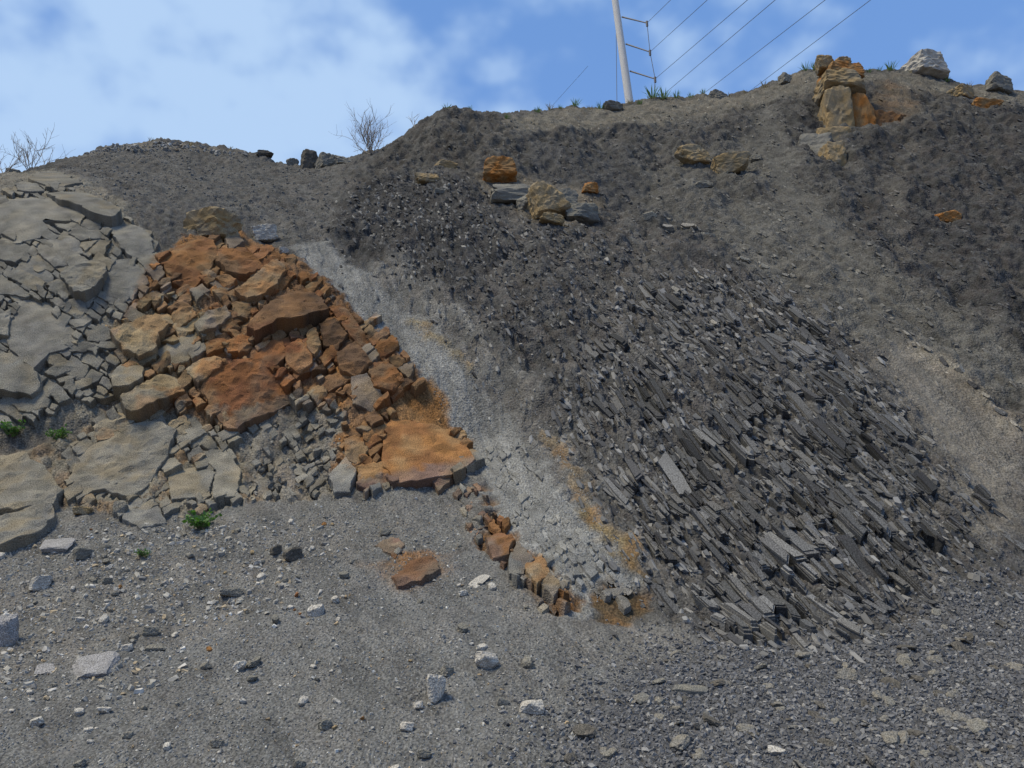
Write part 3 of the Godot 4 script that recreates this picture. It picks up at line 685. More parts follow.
func gouge_pieces() -> Array:
	# [outline in slope metres, height, tone, lean across, lean up]
	return [
		[[0.1,7.81,0.13,7.74,0.14,7.6,0.12,7.57,0.09,7.65,0.06,7.73],0,14,-0.06,-0.23],
		[[0.67,7.32,0.7,7.25,0.72,7.18,0.71,7.16,0.7,7.14,0.68,7.22],0.03,14,-0.33,-0.31],
		[[0.15,7.56,0.19,7.46,0.21,7.33,0.19,7.29,0.16,7.39,0.12,7.49],0.03,14,0.29,-0.32],
		[[0.26,7.69,0.32,7.52,0.39,7.34,0.34,7.24,0.3,7.18,0.23,7.36,0.18,7.54],0.02,14,0.39,-0.12],
		[[0.09,8.65,0.14,8.53,0.2,8.36,0.14,8.32,0.11,8.24,0.06,8.39,0.01,8.5],0.01,14,-0.45,-0.29],
		[[0.16,8.02,0.18,7.94,0.21,7.87,0.17,7.8,0.13,7.72,0.1,7.8,0.08,7.88],0.03,14,0.18,-0.1],
		[[0.35,6.39,0.37,6.31,0.39,6.27,0.37,6.19,0.33,6.13,0.3,6.21,0.29,6.3],-0.01,14,0,-0.04],
		[[0.62,7.21,0.63,7.16,0.64,7.11,0.62,7.1,0.6,7.07,0.59,7.11,0.59,7.14],0.02,14,-0.41,-0.49],
		[[0.69,6.76,0.71,6.68,0.73,6.61,0.72,6.61,0.71,6.58,0.68,6.65,0.66,6.71],0.03,14,0.01,-0.34],
		[[-0.3,9.38,-0.27,9.3,-0.24,9.24,-0.27,9.2,-0.3,9.16,-0.33,9.25,-0.36,9.32],0.03,14,-0.37,0.21],
		[[0.2,7.1,0.25,6.96,0.28,6.85,0.26,6.81,0.23,6.77,0.2,6.89,0.16,7],0,14,0.12,-0.16],
		[[0.35,8.49,0.39,8.37,0.43,8.25,0.41,8.22,0.39,8.18,0.35,8.3,0.3,8.42],0.03,14,-0.4,-0.21],
		[[0.05,7.34,0.06,7.28,0.07,7.19,0.06,7.17,0.04,7.23,0.02,7.29],0.03,14,0.06,-0.14],
		[[0.15,7.01,0.19,6.89,0.23,6.76,0.22,6.74,0.2,6.71,0.16,6.84,0.12,6.95],0.01,14,-0.03,-0.2],
		[[0.23,7.39,0.26,7.3,0.29,7.22,0.27,7.18,0.22,7.24,0.2,7.32],0.01,14,0.44,0.01],
		[[-0.24,9.1,-0.21,9.01,-0.18,8.91,-0.21,8.89,-0.24,8.85,-0.26,8.92,-0.29,8.99],-0,14,-0.42,-0.19],
		[[0.32,8.05,0.35,7.92,0.4,7.78,0.37,7.75,0.34,7.7,0.31,7.84],0.03,14,0.1,0.3],
		[[0.5,6.54,0.51,6.5,0.53,6.43,0.51,6.39,0.48,6.34,0.46,6.41,0.45,6.44],0.01,14,-0.21,0.22],
		[[0.1,9.33,0.12,9.27,0.15,9.19,0.14,9.17,0.12,9.16,0.1,9.22,0.07,9.3],0.01,14,0.46,0],
		[[0.7,6.17,0.73,6.1,0.75,6.05,0.72,6.03,0.67,6.02,0.66,6.08],0.03,14,-0.2,-0.39],
		[[0.91,6.68,0.94,6.59,0.98,6.5,0.96,6.48,0.95,6.46,0.92,6.54,0.88,6.64],0.03,14,-0.38,-0.27],
		[[-0.23,9.28,-0.22,9.22,-0.2,9.15,-0.22,9.11,-0.25,9.04,-0.27,9.12,-0.29,9.18],0.01,14,0.12,-0.21],
		[[0.36,6.69,0.38,6.63,0.4,6.57,0.39,6.55,0.38,6.53,0.36,6.59,0.33,6.64],0.04,14,-0.25,0.12],
		[[0.97,6.35,1.01,6.27,1,6.17,0.99,6.13,0.95,6.2,0.92,6.28],0.03,14,-0.03,0.08],
		[[0.17,7.87,0.19,7.79,0.23,7.72,0.2,7.67,0.17,7.61,0.15,7.71,0.13,7.77],0,14,-0.35,-0.2],
		[[0.47,7.28,0.49,7.21,0.52,7.14,0.5,7.1,0.45,7.14,0.42,7.22],0.03,14,0.07,-0.36],
		[[0.58,6.31,0.6,6.24,0.61,6.1,0.58,6.06,0.56,6.16,0.52,6.23],0.01,14,-0.35,0.05],
		[[0.65,7.41,0.67,7.34,0.64,7.29,0.61,7.22,0.59,7.29,0.56,7.37],0.03,14,0.23,0.1],
		[[-0.32,9.24,-0.29,9.14,-0.26,9.06,-0.28,9.02,-0.3,9,-0.33,9.09],0.02,14,0.09,-0.2],
		[[0.08,7.61,0.1,7.54,0.1,7.46,0.09,7.42,0.06,7.49,0.04,7.56],0.03,14,0.27,-0.47],
		[[1.16,5.79,1.19,5.71,1.23,5.6,1.2,5.53,1.16,5.46,1.13,5.58,1.1,5.72],0.03,14,0.04,-0.17],
		[[0.75,6.44,0.77,6.36,0.8,6.29,0.78,6.26,0.76,6.23,0.73,6.31],0.04,14,0.09,-0.34],
		[[0.65,6.87,0.66,6.82,0.68,6.76,0.67,6.75,0.66,6.73,0.64,6.78,0.63,6.84],0.03,14,0.38,-0.3],
		[[0.44,7.57,0.45,7.53,0.46,7.5,0.43,7.46,0.41,7.43,0.4,7.46,0.39,7.49],0.02,14,0.33,0.09],
		[[-0.07,8.99,-0.05,8.93,-0.02,8.85,-0.04,8.81,-0.07,8.78,-0.09,8.85,-0.13,8.94],-0,14,-0.42,-0.01],
		[[-0.03,8.52,0.01,8.39,0.05,8.26,0.04,8.26,0.04,8.24,-0,8.36],-0,14,-0.24,-0.12],
		[[0.94,5.84,0.96,5.8,0.95,5.79,0.94,5.77,0.93,5.81,0.92,5.85],0.04,14,0.41,0.12],
		[[0.55,7.39,0.58,7.28,0.59,7.17,0.57,7.14,0.54,7.24,0.52,7.33],0.03,14,-0.39,-0.44],
		[[1.02,6.57,1.07,6.44,1.11,6.32,1.08,6.26,1.05,6.23,1,6.33,0.96,6.48],0.01,14,-0.41,0.25],
		[[-0.07,8.35,-0.04,8.26,-0.02,8.2,-0.04,8.13,-0.07,8.1,-0.11,8.18,-0.13,8.25],-0.01,14,0.2,-0.28],
		[[0.7,6.59,0.72,6.53,0.75,6.46,0.73,6.44,0.71,6.41,0.69,6.46,0.66,6.54],0.02,14,0.06,-0.04],
		[[0.22,7.92,0.24,7.85,0.26,7.78,0.25,7.75,0.24,7.73,0.21,7.81,0.18,7.88],-0.01,14,-0.27,0.28],
		[[-0.1,8.74,-0.07,8.62,-0.02,8.5,-0.05,8.48,-0.06,8.44,-0.1,8.55,-0.14,8.65],0.02,14,-0.46,0.08],
		[[0.51,6.41,0.53,6.36,0.54,6.31,0.53,6.28,0.52,6.26,0.5,6.31,0.48,6.36],-0,14,0.15,0.23],
		[[0.65,7.14,0.67,7.06,0.7,6.99,0.68,6.95,0.64,7,0.62,7.08],-0,14,-0.41,-0.28],
		[[0.29,6.84,0.31,6.75,0.33,6.7,0.3,6.66,0.27,6.58,0.25,6.67,0.23,6.72],0.01,14,-0.26,-0.47],
		[[0.93,6.11,0.96,6.05,0.98,5.98,0.95,5.95,0.93,5.91,0.9,5.96,0.87,6.01],-0,14,0.4,-0.4],
		[[0.64,7.28,0.67,7.22,0.69,7.15,0.67,7.12,0.65,7.08,0.63,7.15,0.61,7.22],0.03,14,-0.19,-0.49],
		[[0.03,7.55,0.05,7.48,0.09,7.4,0.06,7.37,0.04,7.35,0.02,7.42,0,7.5],0.03,14,0.31,-0.46],
		[[-0.07,8.12,-0.05,8.04,-0.03,7.99,-0.06,7.94,-0.09,7.88,-0.11,7.95],-0.01,14,-0.15,0.01],
		[[0.91,6.55,0.93,6.45,0.92,6.43,0.9,6.4,0.87,6.49,0.84,6.58],0.03,14,0.13,-0.01],
		[[0.26,6.56,0.28,6.5,0.29,6.44,0.29,6.42,0.26,6.48,0.25,6.53],0.03,14,0.09,-0.01],
		[[0.78,7.04,0.84,6.84,0.9,6.68,0.86,6.64,0.83,6.58,0.78,6.76,0.73,6.93],0.03,14,-0.17,0.09],
		[[0.39,6.76,0.42,6.69,0.44,6.62,0.42,6.61,0.41,6.58,0.39,6.65,0.37,6.71],0.03,14,0.04,-0.1],
		[[0.49,7.01,0.5,6.98,0.52,6.94,0.51,6.92,0.5,6.9,0.49,6.94,0.47,6.97],0.01,14,-0.23,0.29],
		[[0.46,6.95,0.5,6.87,0.53,6.76,0.51,6.73,0.49,6.69,0.45,6.8,0.42,6.88],0.02,14,-0.46,-0.03],
		[[-0.09,9.26,-0.04,9.14,-0,9.01,-0.02,8.99,-0.05,8.95,-0.08,9.07,-0.13,9.2],0.03,14,-0.46,-0.25],
		[[1,5.84,1.03,5.8,1.04,5.76,1.02,5.7,0.98,5.66,0.97,5.71,0.94,5.76],0.04,14,-0.41,-0.03],
		[[1.08,6.16,1.11,6.1,1.14,6.05,1.12,6.01,1.1,5.98,1.07,6.05,1.04,6.11],0.02,14,0.11,-0.23],
		[[0.69,6.42,0.71,6.36,0.72,6.32,0.71,6.27,0.68,6.25,0.66,6.3,0.64,6.35],0.03,14,0.18,-0.18],
		[[0.83,6.3,0.88,6.18,0.92,6.08,0.89,6.03,0.86,5.97,0.81,6.1,0.77,6.21],0.04,14,0.02,-0.24],
		[[1.13,5.89,1.16,5.83,1.12,5.76,1.08,5.72,1.05,5.78,1.01,5.86],0.01,14,0.19,-0.16],
		[[0.51,6.73,0.56,6.61,0.59,6.53,0.56,6.47,0.54,6.45,0.5,6.54],0.02,14,0.39,-0.46],
		[[-0.06,8.43,-0.04,8.4,-0.03,8.35,-0.04,8.32,-0.05,8.27,-0.08,8.34,-0.09,8.37],0.03,14,0.14,0.24],
		[[0.32,6.96,0.36,6.88,0.4,6.79,0.37,6.72,0.33,6.69,0.3,6.78,0.28,6.87],0.02,14,-0.19,-0.04],
		[[0.03,8.19,0.06,8.08,0.1,7.97,0.08,7.95,0.06,7.93,0.04,8.03,-0,8.14],0.02,14,0.49,-0.43],
		[[0.31,7.25,0.34,7.18,0.37,7.08,0.36,7.04,0.3,7.1,0.28,7.2],-0.01,14,0.1,-0.17],
		[[0.64,6.09,0.66,6.03,0.66,5.93,0.63,5.88,0.61,5.95,0.58,6.01],0.04,14,-0.49,-0.41],
		[[0.22,8.91,0.27,8.74,0.34,8.52,0.3,8.51,0.28,8.44,0.2,8.64,0.14,8.83],-0.01,14,0.44,-0.05],
		[[-0.13,8.91,-0.12,8.86,-0.08,8.78,-0.11,8.72,-0.15,8.68,-0.16,8.74],0.02,14,-0.42,0.07],
		[[0.32,8.15,0.35,8.05,0.38,7.96,0.38,7.95,0.34,8.03,0.3,8.13],0.02,14,0.33,-0.47],
		[[0.45,6.65,0.48,6.58,0.5,6.52,0.47,6.48,0.42,6.49,0.4,6.56],0.02,14,0.21,0.2],
		[[0.57,6.77,0.6,6.66,0.62,6.53,0.6,6.5,0.56,6.6,0.53,6.71],0.03,14,0.29,0.02],
		[[0.57,6.5,0.6,6.44,0.62,6.38,0.6,6.34,0.58,6.32,0.56,6.37],0.02,14,0.24,-0.32],
		[[0.73,7.25,0.76,7.16,0.78,7.08,0.75,7.02,0.71,7,0.69,7.06,0.66,7.13],-0.01,14,0.34,-0.29],
		[[-0.13,9.16,-0.1,9.08,-0.06,8.98,-0.09,8.95,-0.12,8.92,-0.14,9,-0.18,9.09],0.02,14,0.1,-0.35],
		[[0.25,8.03,0.29,7.91,0.34,7.79,0.31,7.75,0.28,7.71,0.25,7.83],-0.01,14,0.35,-0.3],
		[[0.52,6.94,0.54,6.88,0.57,6.82,0.55,6.8,0.54,6.79,0.52,6.84,0.5,6.9],0,14,-0.29,0.19],
		[[0.6,6.02,0.62,5.98,0.62,5.94,0.61,5.91,0.59,5.88,0.58,5.91,0.56,5.96],0.01,14,-0.01,-0.17],
		[[0.37,7.83,0.4,7.72,0.43,7.62,0.39,7.57,0.37,7.5,0.32,7.61,0.3,7.69],-0.01,14,-0.33,-0.09],
		[[0.05,9.31,0.08,9.23,0.12,9.11,0.07,9.1,0.05,9.04,0,9.17],0.03,14,-0.09,-0.39],
		[[0.51,7.33,0.53,7.27,0.55,7.2,0.53,7.17,0.51,7.14,0.49,7.21],0.03,14,-0.45,0.2],
		[[-0.08,8.77,-0.04,8.65,-0,8.54,-0.01,8.53,-0.02,8.51,-0.05,8.62,-0.09,8.74],0.01,14,-0.07,-0.11],
		[[0.37,7.02,0.4,6.92,0.43,6.83,0.42,6.81,0.4,6.77,0.37,6.86,0.34,6.97],0.02,14,0.19,0.17],
		[[0.44,6.88,0.46,6.81,0.48,6.75,0.47,6.71,0.45,6.68,0.43,6.75],-0.01,14,0.27,-0.37],
		[[0.95,6.46,0.96,6.42,0.98,6.37,0.95,6.34,0.92,6.3,0.91,6.34,0.89,6.38],0.01,14,-0.05,-0.21],
		[[0.54,6.45,0.56,6.4,0.57,6.33,0.55,6.31,0.54,6.36,0.52,6.41],-0.01,14,0.31,-0.42],
		[[0.91,6.31,0.93,6.26,0.93,6.18,0.91,6.16,0.89,6.21,0.87,6.26],0.01,14,-0.37,0.3],
		[[0.55,7.22,0.58,7.14,0.6,7.08,0.58,7.05,0.57,7.03,0.54,7.1,0.52,7.17],0.01,14,-0.47,-0.11],
		[[1.06,6.24,1.06,6.2,1.08,6.17,1.06,6.14,1.03,6.12,1.03,6.15,1.01,6.17],0.02,14,-0.46,0.08],
		[[0.72,6.02,0.75,5.94,0.78,5.88,0.75,5.84,0.73,5.8,0.7,5.87,0.68,5.95],0.04,14,-0.5,-0.28],
		[[0.73,6.36,0.77,6.26,0.8,6.17,0.78,6.13,0.76,6.09,0.72,6.2,0.68,6.28],-0,14,-0.42,-0.21],
		[[0.52,6.02,0.53,6.01,0.5,5.95,0.48,5.9,0.47,5.92,0.46,5.95],0.01,14,0.5,0.19],
		[[0.75,6.83,0.8,6.72,0.77,6.67,0.74,6.64,0.7,6.76,0.67,6.88],0.02,14,-0.35,-0.28],
		[[0.92,5.88,0.95,5.81,0.93,5.78,0.91,5.76,0.89,5.83,0.86,5.89],-0,14,-0.39,-0.27],
		[[0.8,6.13,0.85,6.02,0.87,5.88,0.85,5.85,0.81,5.96,0.77,6.07],0.02,14,0.15,-0.03],
		[[0.54,5.98,0.55,5.93,0.57,5.87,0.55,5.82,0.53,5.75,0.5,5.83,0.48,5.87],0.01,14,-0.44,-0.03],
		[[-0.16,8.62,-0.13,8.52,-0.07,8.36,-0.12,8.31,-0.15,8.22,-0.21,8.37],-0.01,14,-0.31,0.1],
		[[1.01,6.01,1.03,5.96,1.03,5.91,1.02,5.89,1,5.93,0.98,5.97],0.02,14,0.18,-0.16],
		[[1.06,6.09,1.07,6.05,1.09,6,1.07,5.98,1.06,5.95,1.04,5.99,1.02,6.03],-0,14,-0.31,-0.16],
		[[0.12,7.48,0.15,7.41,0.17,7.34,0.15,7.32,0.13,7.28,0.11,7.35,0.09,7.43],0.02,14,-0.17,-0.49],
		[[1.25,5.91,1.26,5.88,1.27,5.86,1.25,5.83,1.24,5.8,1.23,5.84,1.22,5.86],-0,14,0.01,-0.21],
		[[0,8.49,0.04,8.37,0.09,8.25,0.07,8.23,0.06,8.21,0.02,8.32,-0.02,8.45],0.03,14,0.03,-0.25],
		[[0.4,6.21,0.44,6.11,0.47,6.03,0.44,5.96,0.41,5.9,0.38,6.01,0.33,6.11],0.01,14,0.34,0.04],
		[[-0.03,9.03,0.01,8.92,0.05,8.82,0.03,8.8,0.01,8.78,-0.02,8.89,-0.06,9],0,14,-0.19,0.06],
		[[0.16,9.15,0.2,9.03,0.23,8.87,0.2,8.86,0.16,8.98,0.12,9.11],0.03,14,0.41,-0.37],
		[[1.2,6.1,1.24,6.02,1.27,5.95,1.24,5.86,1.19,5.81,1.14,5.9,1.09,5.99],0,14,0.15,-0.16],
		[[0.39,6.55,0.43,6.43,0.46,6.33,0.42,6.29,0.39,6.19,0.36,6.33,0.32,6.41],0.03,14,-0,-0.2],
		[[1.03,6.14,1.06,6.1,1.02,6.04,0.99,5.98,0.97,6.04,0.94,6.08],0,14,-0.27,-0.44],
		[[0.38,7.51,0.39,7.46,0.41,7.4,0.4,7.39,0.39,7.35,0.37,7.41,0.35,7.47],0.02,14,0.31,0.03],
	]

func sandstone_pieces() -> Array:
	# [outline in slope metres, height, tone, lean across, lean up]
	return [
		[[-9.74,16.7,-10.76,19.77,-8.59,16.4,-8.68,15.84,-8.98,15.75,-9.22,16.05],0.1,1,-0.11,-0.2],
		[[-8.73,15.2,-8.48,15.35,-8.28,15.71,-7.53,14.8,-7.01,14.36,-6.95,14.03,-7.05,13.9,-7.45,14,-7.82,14.34,-8.18,14.55],0.22,1,0.07,-0.48],
		[[-9.6,15.84,-9.71,16.35,-9.25,16.03,-8.83,15.39,-9.03,15.27,-9.29,15.31],0.11,0,-0.11,-0.42],
		[[-9.92,14.65,-9.34,15.05,-9.22,15.22,-8.82,15.29,-8.38,14.85,-7.95,14.51,-7.53,14.1,-7.54,13.91,-7.77,13.86,-8.16,13.84,-7.95,13.58,-8.03,13.24,-8.21,13.08,-8.48,13.22,-9.28,13.33],0.11,0,0.13,-0.04],
		[[-7.99,13.82,-7.79,13.82,-7.55,13.91,-7.64,13.53,-7.89,13.67],0.1,1,0.1,-0.35],
		[[-7.97,12.92,-7.92,13.57,-7.62,13.43,-7.36,13.27,-7.17,12.97,-7.26,12.88,-7.27,12.57,-7.46,12.45,-7.69,12.62],0.12,7,0.07,-0.15],
		[[-7.6,13.45,-7.5,13.92,-7.23,13.78,-6.97,13.54,-7.08,13.43,-7.36,13.29],0.11,0,-0.15,-0.38],
		[[-7.34,13.25,-7.09,13.38,-7.16,12.98,-7.31,13.12],0.1,1,0,-0.16],
		[[-7.13,13.01,-7.06,13.41,-6.89,13.42,-6.88,13.17,-6.84,12.98,-7.04,12.93],0.1,1,-0.04,0],
		[[-9.22,13.26,-8.41,13.12,-8.05,13,-7.94,12.85,-8.11,12.5,-8.92,12.6],0.1,0,-0.12,-0.45],
		[[-7.29,12.21,-7.18,12.61,-6.94,12.75,-6.73,12.74,-6.59,12.36,-6.6,12.03,-6.73,11.77,-6.89,11.76,-7.12,12.02],0.22,2,0.29,-0.36],
		[[-7.43,12.02,-7.31,12.17,-7.15,12.09,-6.96,11.89,-7.04,11.78,-7.2,11.82],0.12,1,-0.05,0.1],
		[[-8.09,12.51,-7.96,12.82,-7.56,12.55,-7.5,12.47,-7.64,12.3,-7.83,12.36],0.1,1,-0.13,-0.15],
		[[-8.23,12.27,-8.11,12.42,-7.78,12.26,-7.46,12.09,-7.49,11.85,-7.63,11.88,-7.85,12.01,-8.06,12.12],0.11,1,-0.1,0.01],
		[[-8.79,12.3,-8.24,12.21,-8.03,12.07,-7.75,11.89,-7.55,11.76,-7.62,11.68,-7.8,11.73,-8.51,11.65],0.1,0,-0.07,-0.25],
		[[-7.78,11.49,-7.65,11.69,-7.33,11.71,-7,11.45,-6.75,11.21,-6.47,10.94,-6.69,10.65,-6.87,10.56,-6.9,10.32,-6.95,10.21,-7.21,10.39,-7.4,10.59,-7.58,10.72,-7.55,10.85,-7.64,11.11],0.12,7,0.11,-0.32],
		[[-7.28,11.7,-6.83,11.81,-6.61,11.54,-6.79,11.45,-6.98,11.48],0.1,7,0.08,0.04],
		[[-6.85,11.28,-6.65,11.48,-6.51,11.39,-6.56,11.22,-6.68,11.14],0.1,7,0.04,-0.36],
		[[-6.55,11.15,-6.29,11.33,-6.08,11.06,-6.25,10.93,-6.43,10.92],0.11,7,-0.07,0.04],
		[[-8.34,11.3,-7.73,11.42,-7.6,11.02,-7.54,10.81,-8.16,10.87],0.12,2,0.13,-0.26],
		[[-6.73,10.66,-6.51,10.92,-6.32,10.9,-6.24,10.8,-6.46,10.68],0.1,7,0.15,-0.16],
		[[-6.26,10.94,-6.04,11,-5.92,10.91,-6.09,10.81,-6.25,10.82],0.1,0,-0.15,-0.2],
		[[-8.18,10.55,-7.32,10.45,-7.08,10.29,-6.83,10.12,-6.71,9.9,-6.79,9.72,-7.01,9.72,-7.82,9.72],0.22,1,-0.1,-0.33],
		[[-6.81,10.21,-6.67,10.46,-6.44,10.54,-6.36,10.38,-6.51,10.25,-6.64,10.14],0.1,1,-0.04,-0.06],
		[[-6.6,10.11,-6.39,10.27,-6.31,10.26,-6.44,10.07,-6.53,10.04],0.1,0,0.13,-0.38],
		[[-6.45,10.04,-6.22,10.21,-6.12,10.2,-6.11,10.08,-6.28,9.93,-6.36,9.94],0.1,1,0.18,-0.08],
		[[-6.81,10.02,-6.65,10.06,-6.45,9.97,-6.29,9.79,-6.4,9.68,-6.62,9.83],0.11,1,-0.01,-0.02],
		[[-7.02,9.6,-6.87,9.81,-6.71,9.86,-6.54,9.73,-6.53,9.61,-6.74,9.46,-6.9,9.5],0.12,1,0.04,-0.01],
		[[-6.22,9.93,-6.11,10.05,-6.03,9.94,-6.07,9.85],0.09,0,-0.04,-0.28],
		[[-6.02,9.88,-5.97,10.03,-5.8,9.98,-5.74,9.93,-5.83,9.85],0.09,1,0.14,-0.09],
		[[-7.72,9.8,-7.04,9.65,-7.04,9.5,-7.58,9.46],0.1,7,0.19,-0.24],
		[[-7.05,13.79,-6.95,14.3,-6.61,14.1,-6.3,13.72,-6.13,13.26,-6.2,13.1,-6.37,12.98,-6.68,13.24],0.12,0,-0.06,0.1],
		[[-6.79,12.73,-6.42,12.99,-6.11,12.66,-5.94,12.38,-6.09,12.18,-6.16,11.86,-6.29,11.58,-6.54,11.98],0.1,0,-0.05,0.02],
		[[-6.33,13,-6.14,13.23,-5.87,12.86,-5.76,12.66,-5.85,12.44,-6.04,12.63],0.11,0,0.12,-0.25],
		[[-5.86,10.2,-5.82,10.53,-5.69,10.63,-5.47,10.51,-5.4,10.22,-5.52,9.97,-5.74,9.95],0.22,1,0.03,-0.46],
		[[-7.34,8.57,-6.6,8.79,-6.09,8.39,-5.7,7.94,-5.69,7.61,-6.02,7.49,-6.72,7.35],0.12,2,-0.01,-0.04],
		[[-6.7,7.32,-5.67,7.59,-5.51,7.23,-5.56,6.82,-6.11,6.26],0.12,2,0.03,0.19],
		[[-5.87,8.69,-5.57,9.23,-5.11,9.53,-4.69,9.35,-4.67,8.84,-4.71,8.25,-4.82,7.88,-5.21,8.02,-5.44,7.93,-5.73,8.15],0.12,2,0.19,0.05],
		[[-5.07,7.88,-4.89,7.87,-4.73,7.51,-4.77,7.37,-4.97,7.63],0.09,0,0.13,-0.3],
		[[-4.84,7.79,-4.5,7.84,-4.2,7.36,-4.44,7.14,-4.72,7.34],0.09,0,-0.18,-0.21],
		[[-4.6,8.6,-4.3,8.91,-3.96,8.62,-3.91,7.98,-4.32,7.87],0.1,1,-0.13,-0.25],
		[[-4.29,9,-3.96,9.12,-3.63,8.64,-3.53,7.98,-3.82,7.92,-3.96,8.62],0.1,1,0.1,-0.14],
		[[-4.76,9.48,-4.53,9.72,-4.29,9.43,-4.45,9.15,-4.63,9.17],0.1,0,0.01,-0.32],
		[[-5.82,9.33,-5.55,9.72,-5.33,9.5,-5.47,9.15,-5.67,9.04],0.1,3,-0.01,-0.21],
		[[-6.41,10.79,-6.24,10.7,-6.09,10.59,-6.12,10.51,-6.12,10.4,-6.29,10.5,-6.44,10.56],0.07,1,0.26,0.04],
		[[-7.36,12.02,-7.28,11.97,-7.19,11.93,-7.2,11.86,-7.19,11.78,-7.29,11.85,-7.36,11.9],0.12,1,-0.17,-0.09],
		[[-6.33,11.05,-6.19,10.99,-6.05,10.92,-6.06,10.86,-6.07,10.81,-6.2,10.89,-6.33,10.97],0.08,0,0.11,-0.07],
		[[-6.87,12.28,-6.75,12.19,-6.61,12.11,-6.61,12.07,-6.6,12.03,-6.75,12.1,-6.88,12.17],0.11,7,-0.07,-0.01],
		[[-8.06,12.8,-7.99,12.73,-7.93,12.71,-7.92,12.6,-7.93,12.51,-7.97,12.54,-8.05,12.59],0.12,0,0.09,0.11],
		[[-7.43,12.39,-7.31,12.31,-7.2,12.24,-7.2,12.19,-7.2,12.14,-7.31,12.21,-7.44,12.29],0.1,0,-0.29,-0.28],
		[[-7.19,13.95,-7.07,13.86,-6.98,13.77,-6.98,13.64,-6.97,13.49,-7.06,13.55,-7.16,13.63],0.12,7,0.23,-0.24],
		[[-6.83,11.39,-6.69,11.32,-6.55,11.25,-6.55,11.15,-6.55,11.08,-6.7,11.16,-6.83,11.23],0.09,1,0.2,-0.26],
		[[-7.23,9.33,-7.19,9.3,-7.15,9.29,-7.16,9.23,-7.16,9.17,-7.19,9.19,-7.23,9.21],0.1,0,-0.24,0.03],
		[[-8.14,13.7,-7.95,13.53,-7.73,13.38,-7.73,13.24,-7.71,13.1,-7.9,13.24,-8.1,13.41],0.1,0,-0.03,0.05],
		[[-6.76,9.98,-6.65,9.93,-6.57,9.81,-6.57,9.75,-6.66,9.78,-6.76,9.85],0.11,1,0.18,-0.05],
		[[-8.1,12.38,-7.96,12.3,-7.84,12.2,-7.83,12.1,-7.82,11.96,-7.94,12.05,-8.08,12.14],0.08,7,0.2,0.11],
		[[-6.18,13.33,-6.12,13.3,-6.05,13.26,-6.06,13.19,-6.06,13.13,-6.12,13.16,-6.18,13.21],0.08,1,0.15,-0.27],
		[[-7.57,9.35,-7.41,9.27,-7.25,9.18,-7.25,9.13,-7.26,9.08,-7.41,9.17,-7.58,9.26],0.09,0,-0.22,-0.02],
		[[-6.44,10.15,-6.35,10.11,-6.26,9.96,-6.28,9.86,-6.37,9.91,-6.47,9.97],0.12,0,-0.02,0.02],
		[[-6.67,11.5,-6.6,11.47,-6.53,11.42,-6.52,11.33,-6.53,11.24,-6.61,11.29,-6.68,11.34],0.09,1,-0.09,0.04],
		[[-8.68,12.36,-8.43,12.2,-8.22,12.06,-8.22,11.93,-8.45,11.95,-8.68,12.06],0.09,0,-0.28,-0.25],
		[[-7.25,9.57,-7.05,9.45,-6.86,9.24,-6.86,9.17,-7.06,9.26,-7.25,9.35],0.07,0,-0.13,-0.19],
		[[-7.72,12.83,-7.55,12.73,-7.44,12.67,-7.45,12.47,-7.47,12.33,-7.57,12.38,-7.7,12.49],0.1,1,-0.06,-0.11],
		[[-7.6,12.02,-7.46,11.95,-7.35,11.87,-7.36,11.8,-7.35,11.73,-7.46,11.77],0.11,7,0.06,0.07],
		[[-6.81,13.54,-6.73,13.49,-6.64,13.43,-6.64,13.3,-6.63,13.16,-6.71,13.24],0.08,7,-0.07,-0.11],
		[[-6.05,12.18,-5.92,12.09,-5.78,12.01,-5.76,11.9,-5.79,11.83,-5.94,11.9],0.08,0,-0.02,-0.18],
		[[-6.2,10.87,-6.13,10.83,-6.07,10.77,-6.07,10.74,-6.13,10.77,-6.21,10.82],0.08,1,0.23,-0.21],
		[[-8.35,11.88,-8.22,11.78,-8.21,11.66,-8.21,11.53,-8.35,11.62,-8.49,11.7],0.09,7,0.09,0.16],
		[[-7.44,12.64,-7.31,12.57,-7.18,12.51,-7.21,12.39,-7.22,12.29,-7.32,12.35,-7.45,12.44],0.09,1,0,-0.28],
		[[-6.92,12.22,-6.77,12.13,-6.62,12.05,-6.64,11.96,-6.64,11.87,-6.78,11.95,-6.91,12.01],0.07,0,-0.1,0.16],
		[[-7.12,10.05,-6.95,9.95,-6.8,9.86,-6.81,9.8,-6.8,9.71,-6.98,9.81,-7.15,9.92],0.08,0,0.19,-0.16],
		[[-6.66,10.96,-6.6,10.94,-6.56,10.92,-6.56,10.85,-6.55,10.8,-6.61,10.83,-6.67,10.84],0.11,1,0.26,-0.3],
		[[-6.28,12.99,-6.18,12.91,-6.05,12.83,-6.07,12.69,-6.07,12.57,-6.2,12.65,-6.31,12.7],0.09,0,0.3,0.13],
		[[-7.35,9.88,-7.28,9.84,-7.2,9.79,-7.22,9.76,-7.22,9.72,-7.29,9.77,-7.36,9.8],0.09,0,-0.28,-0.12],
		[[-6.37,10.93,-6.29,10.92,-6.2,10.87,-6.23,10.77,-6.22,10.66,-6.3,10.72,-6.38,10.75],0.1,0,0.12,-0.07],
		[[-7.79,11.93,-7.72,11.89,-7.64,11.86,-7.65,11.76,-7.65,11.68,-7.72,11.7,-7.79,11.73],0.07,0,0.06,-0.24],
		[[-6.21,10.41,-6.11,10.37,-6.01,10.34,-6.03,10.18,-6.15,10.08,-6.27,10.13],0.09,0,0.26,-0.03],
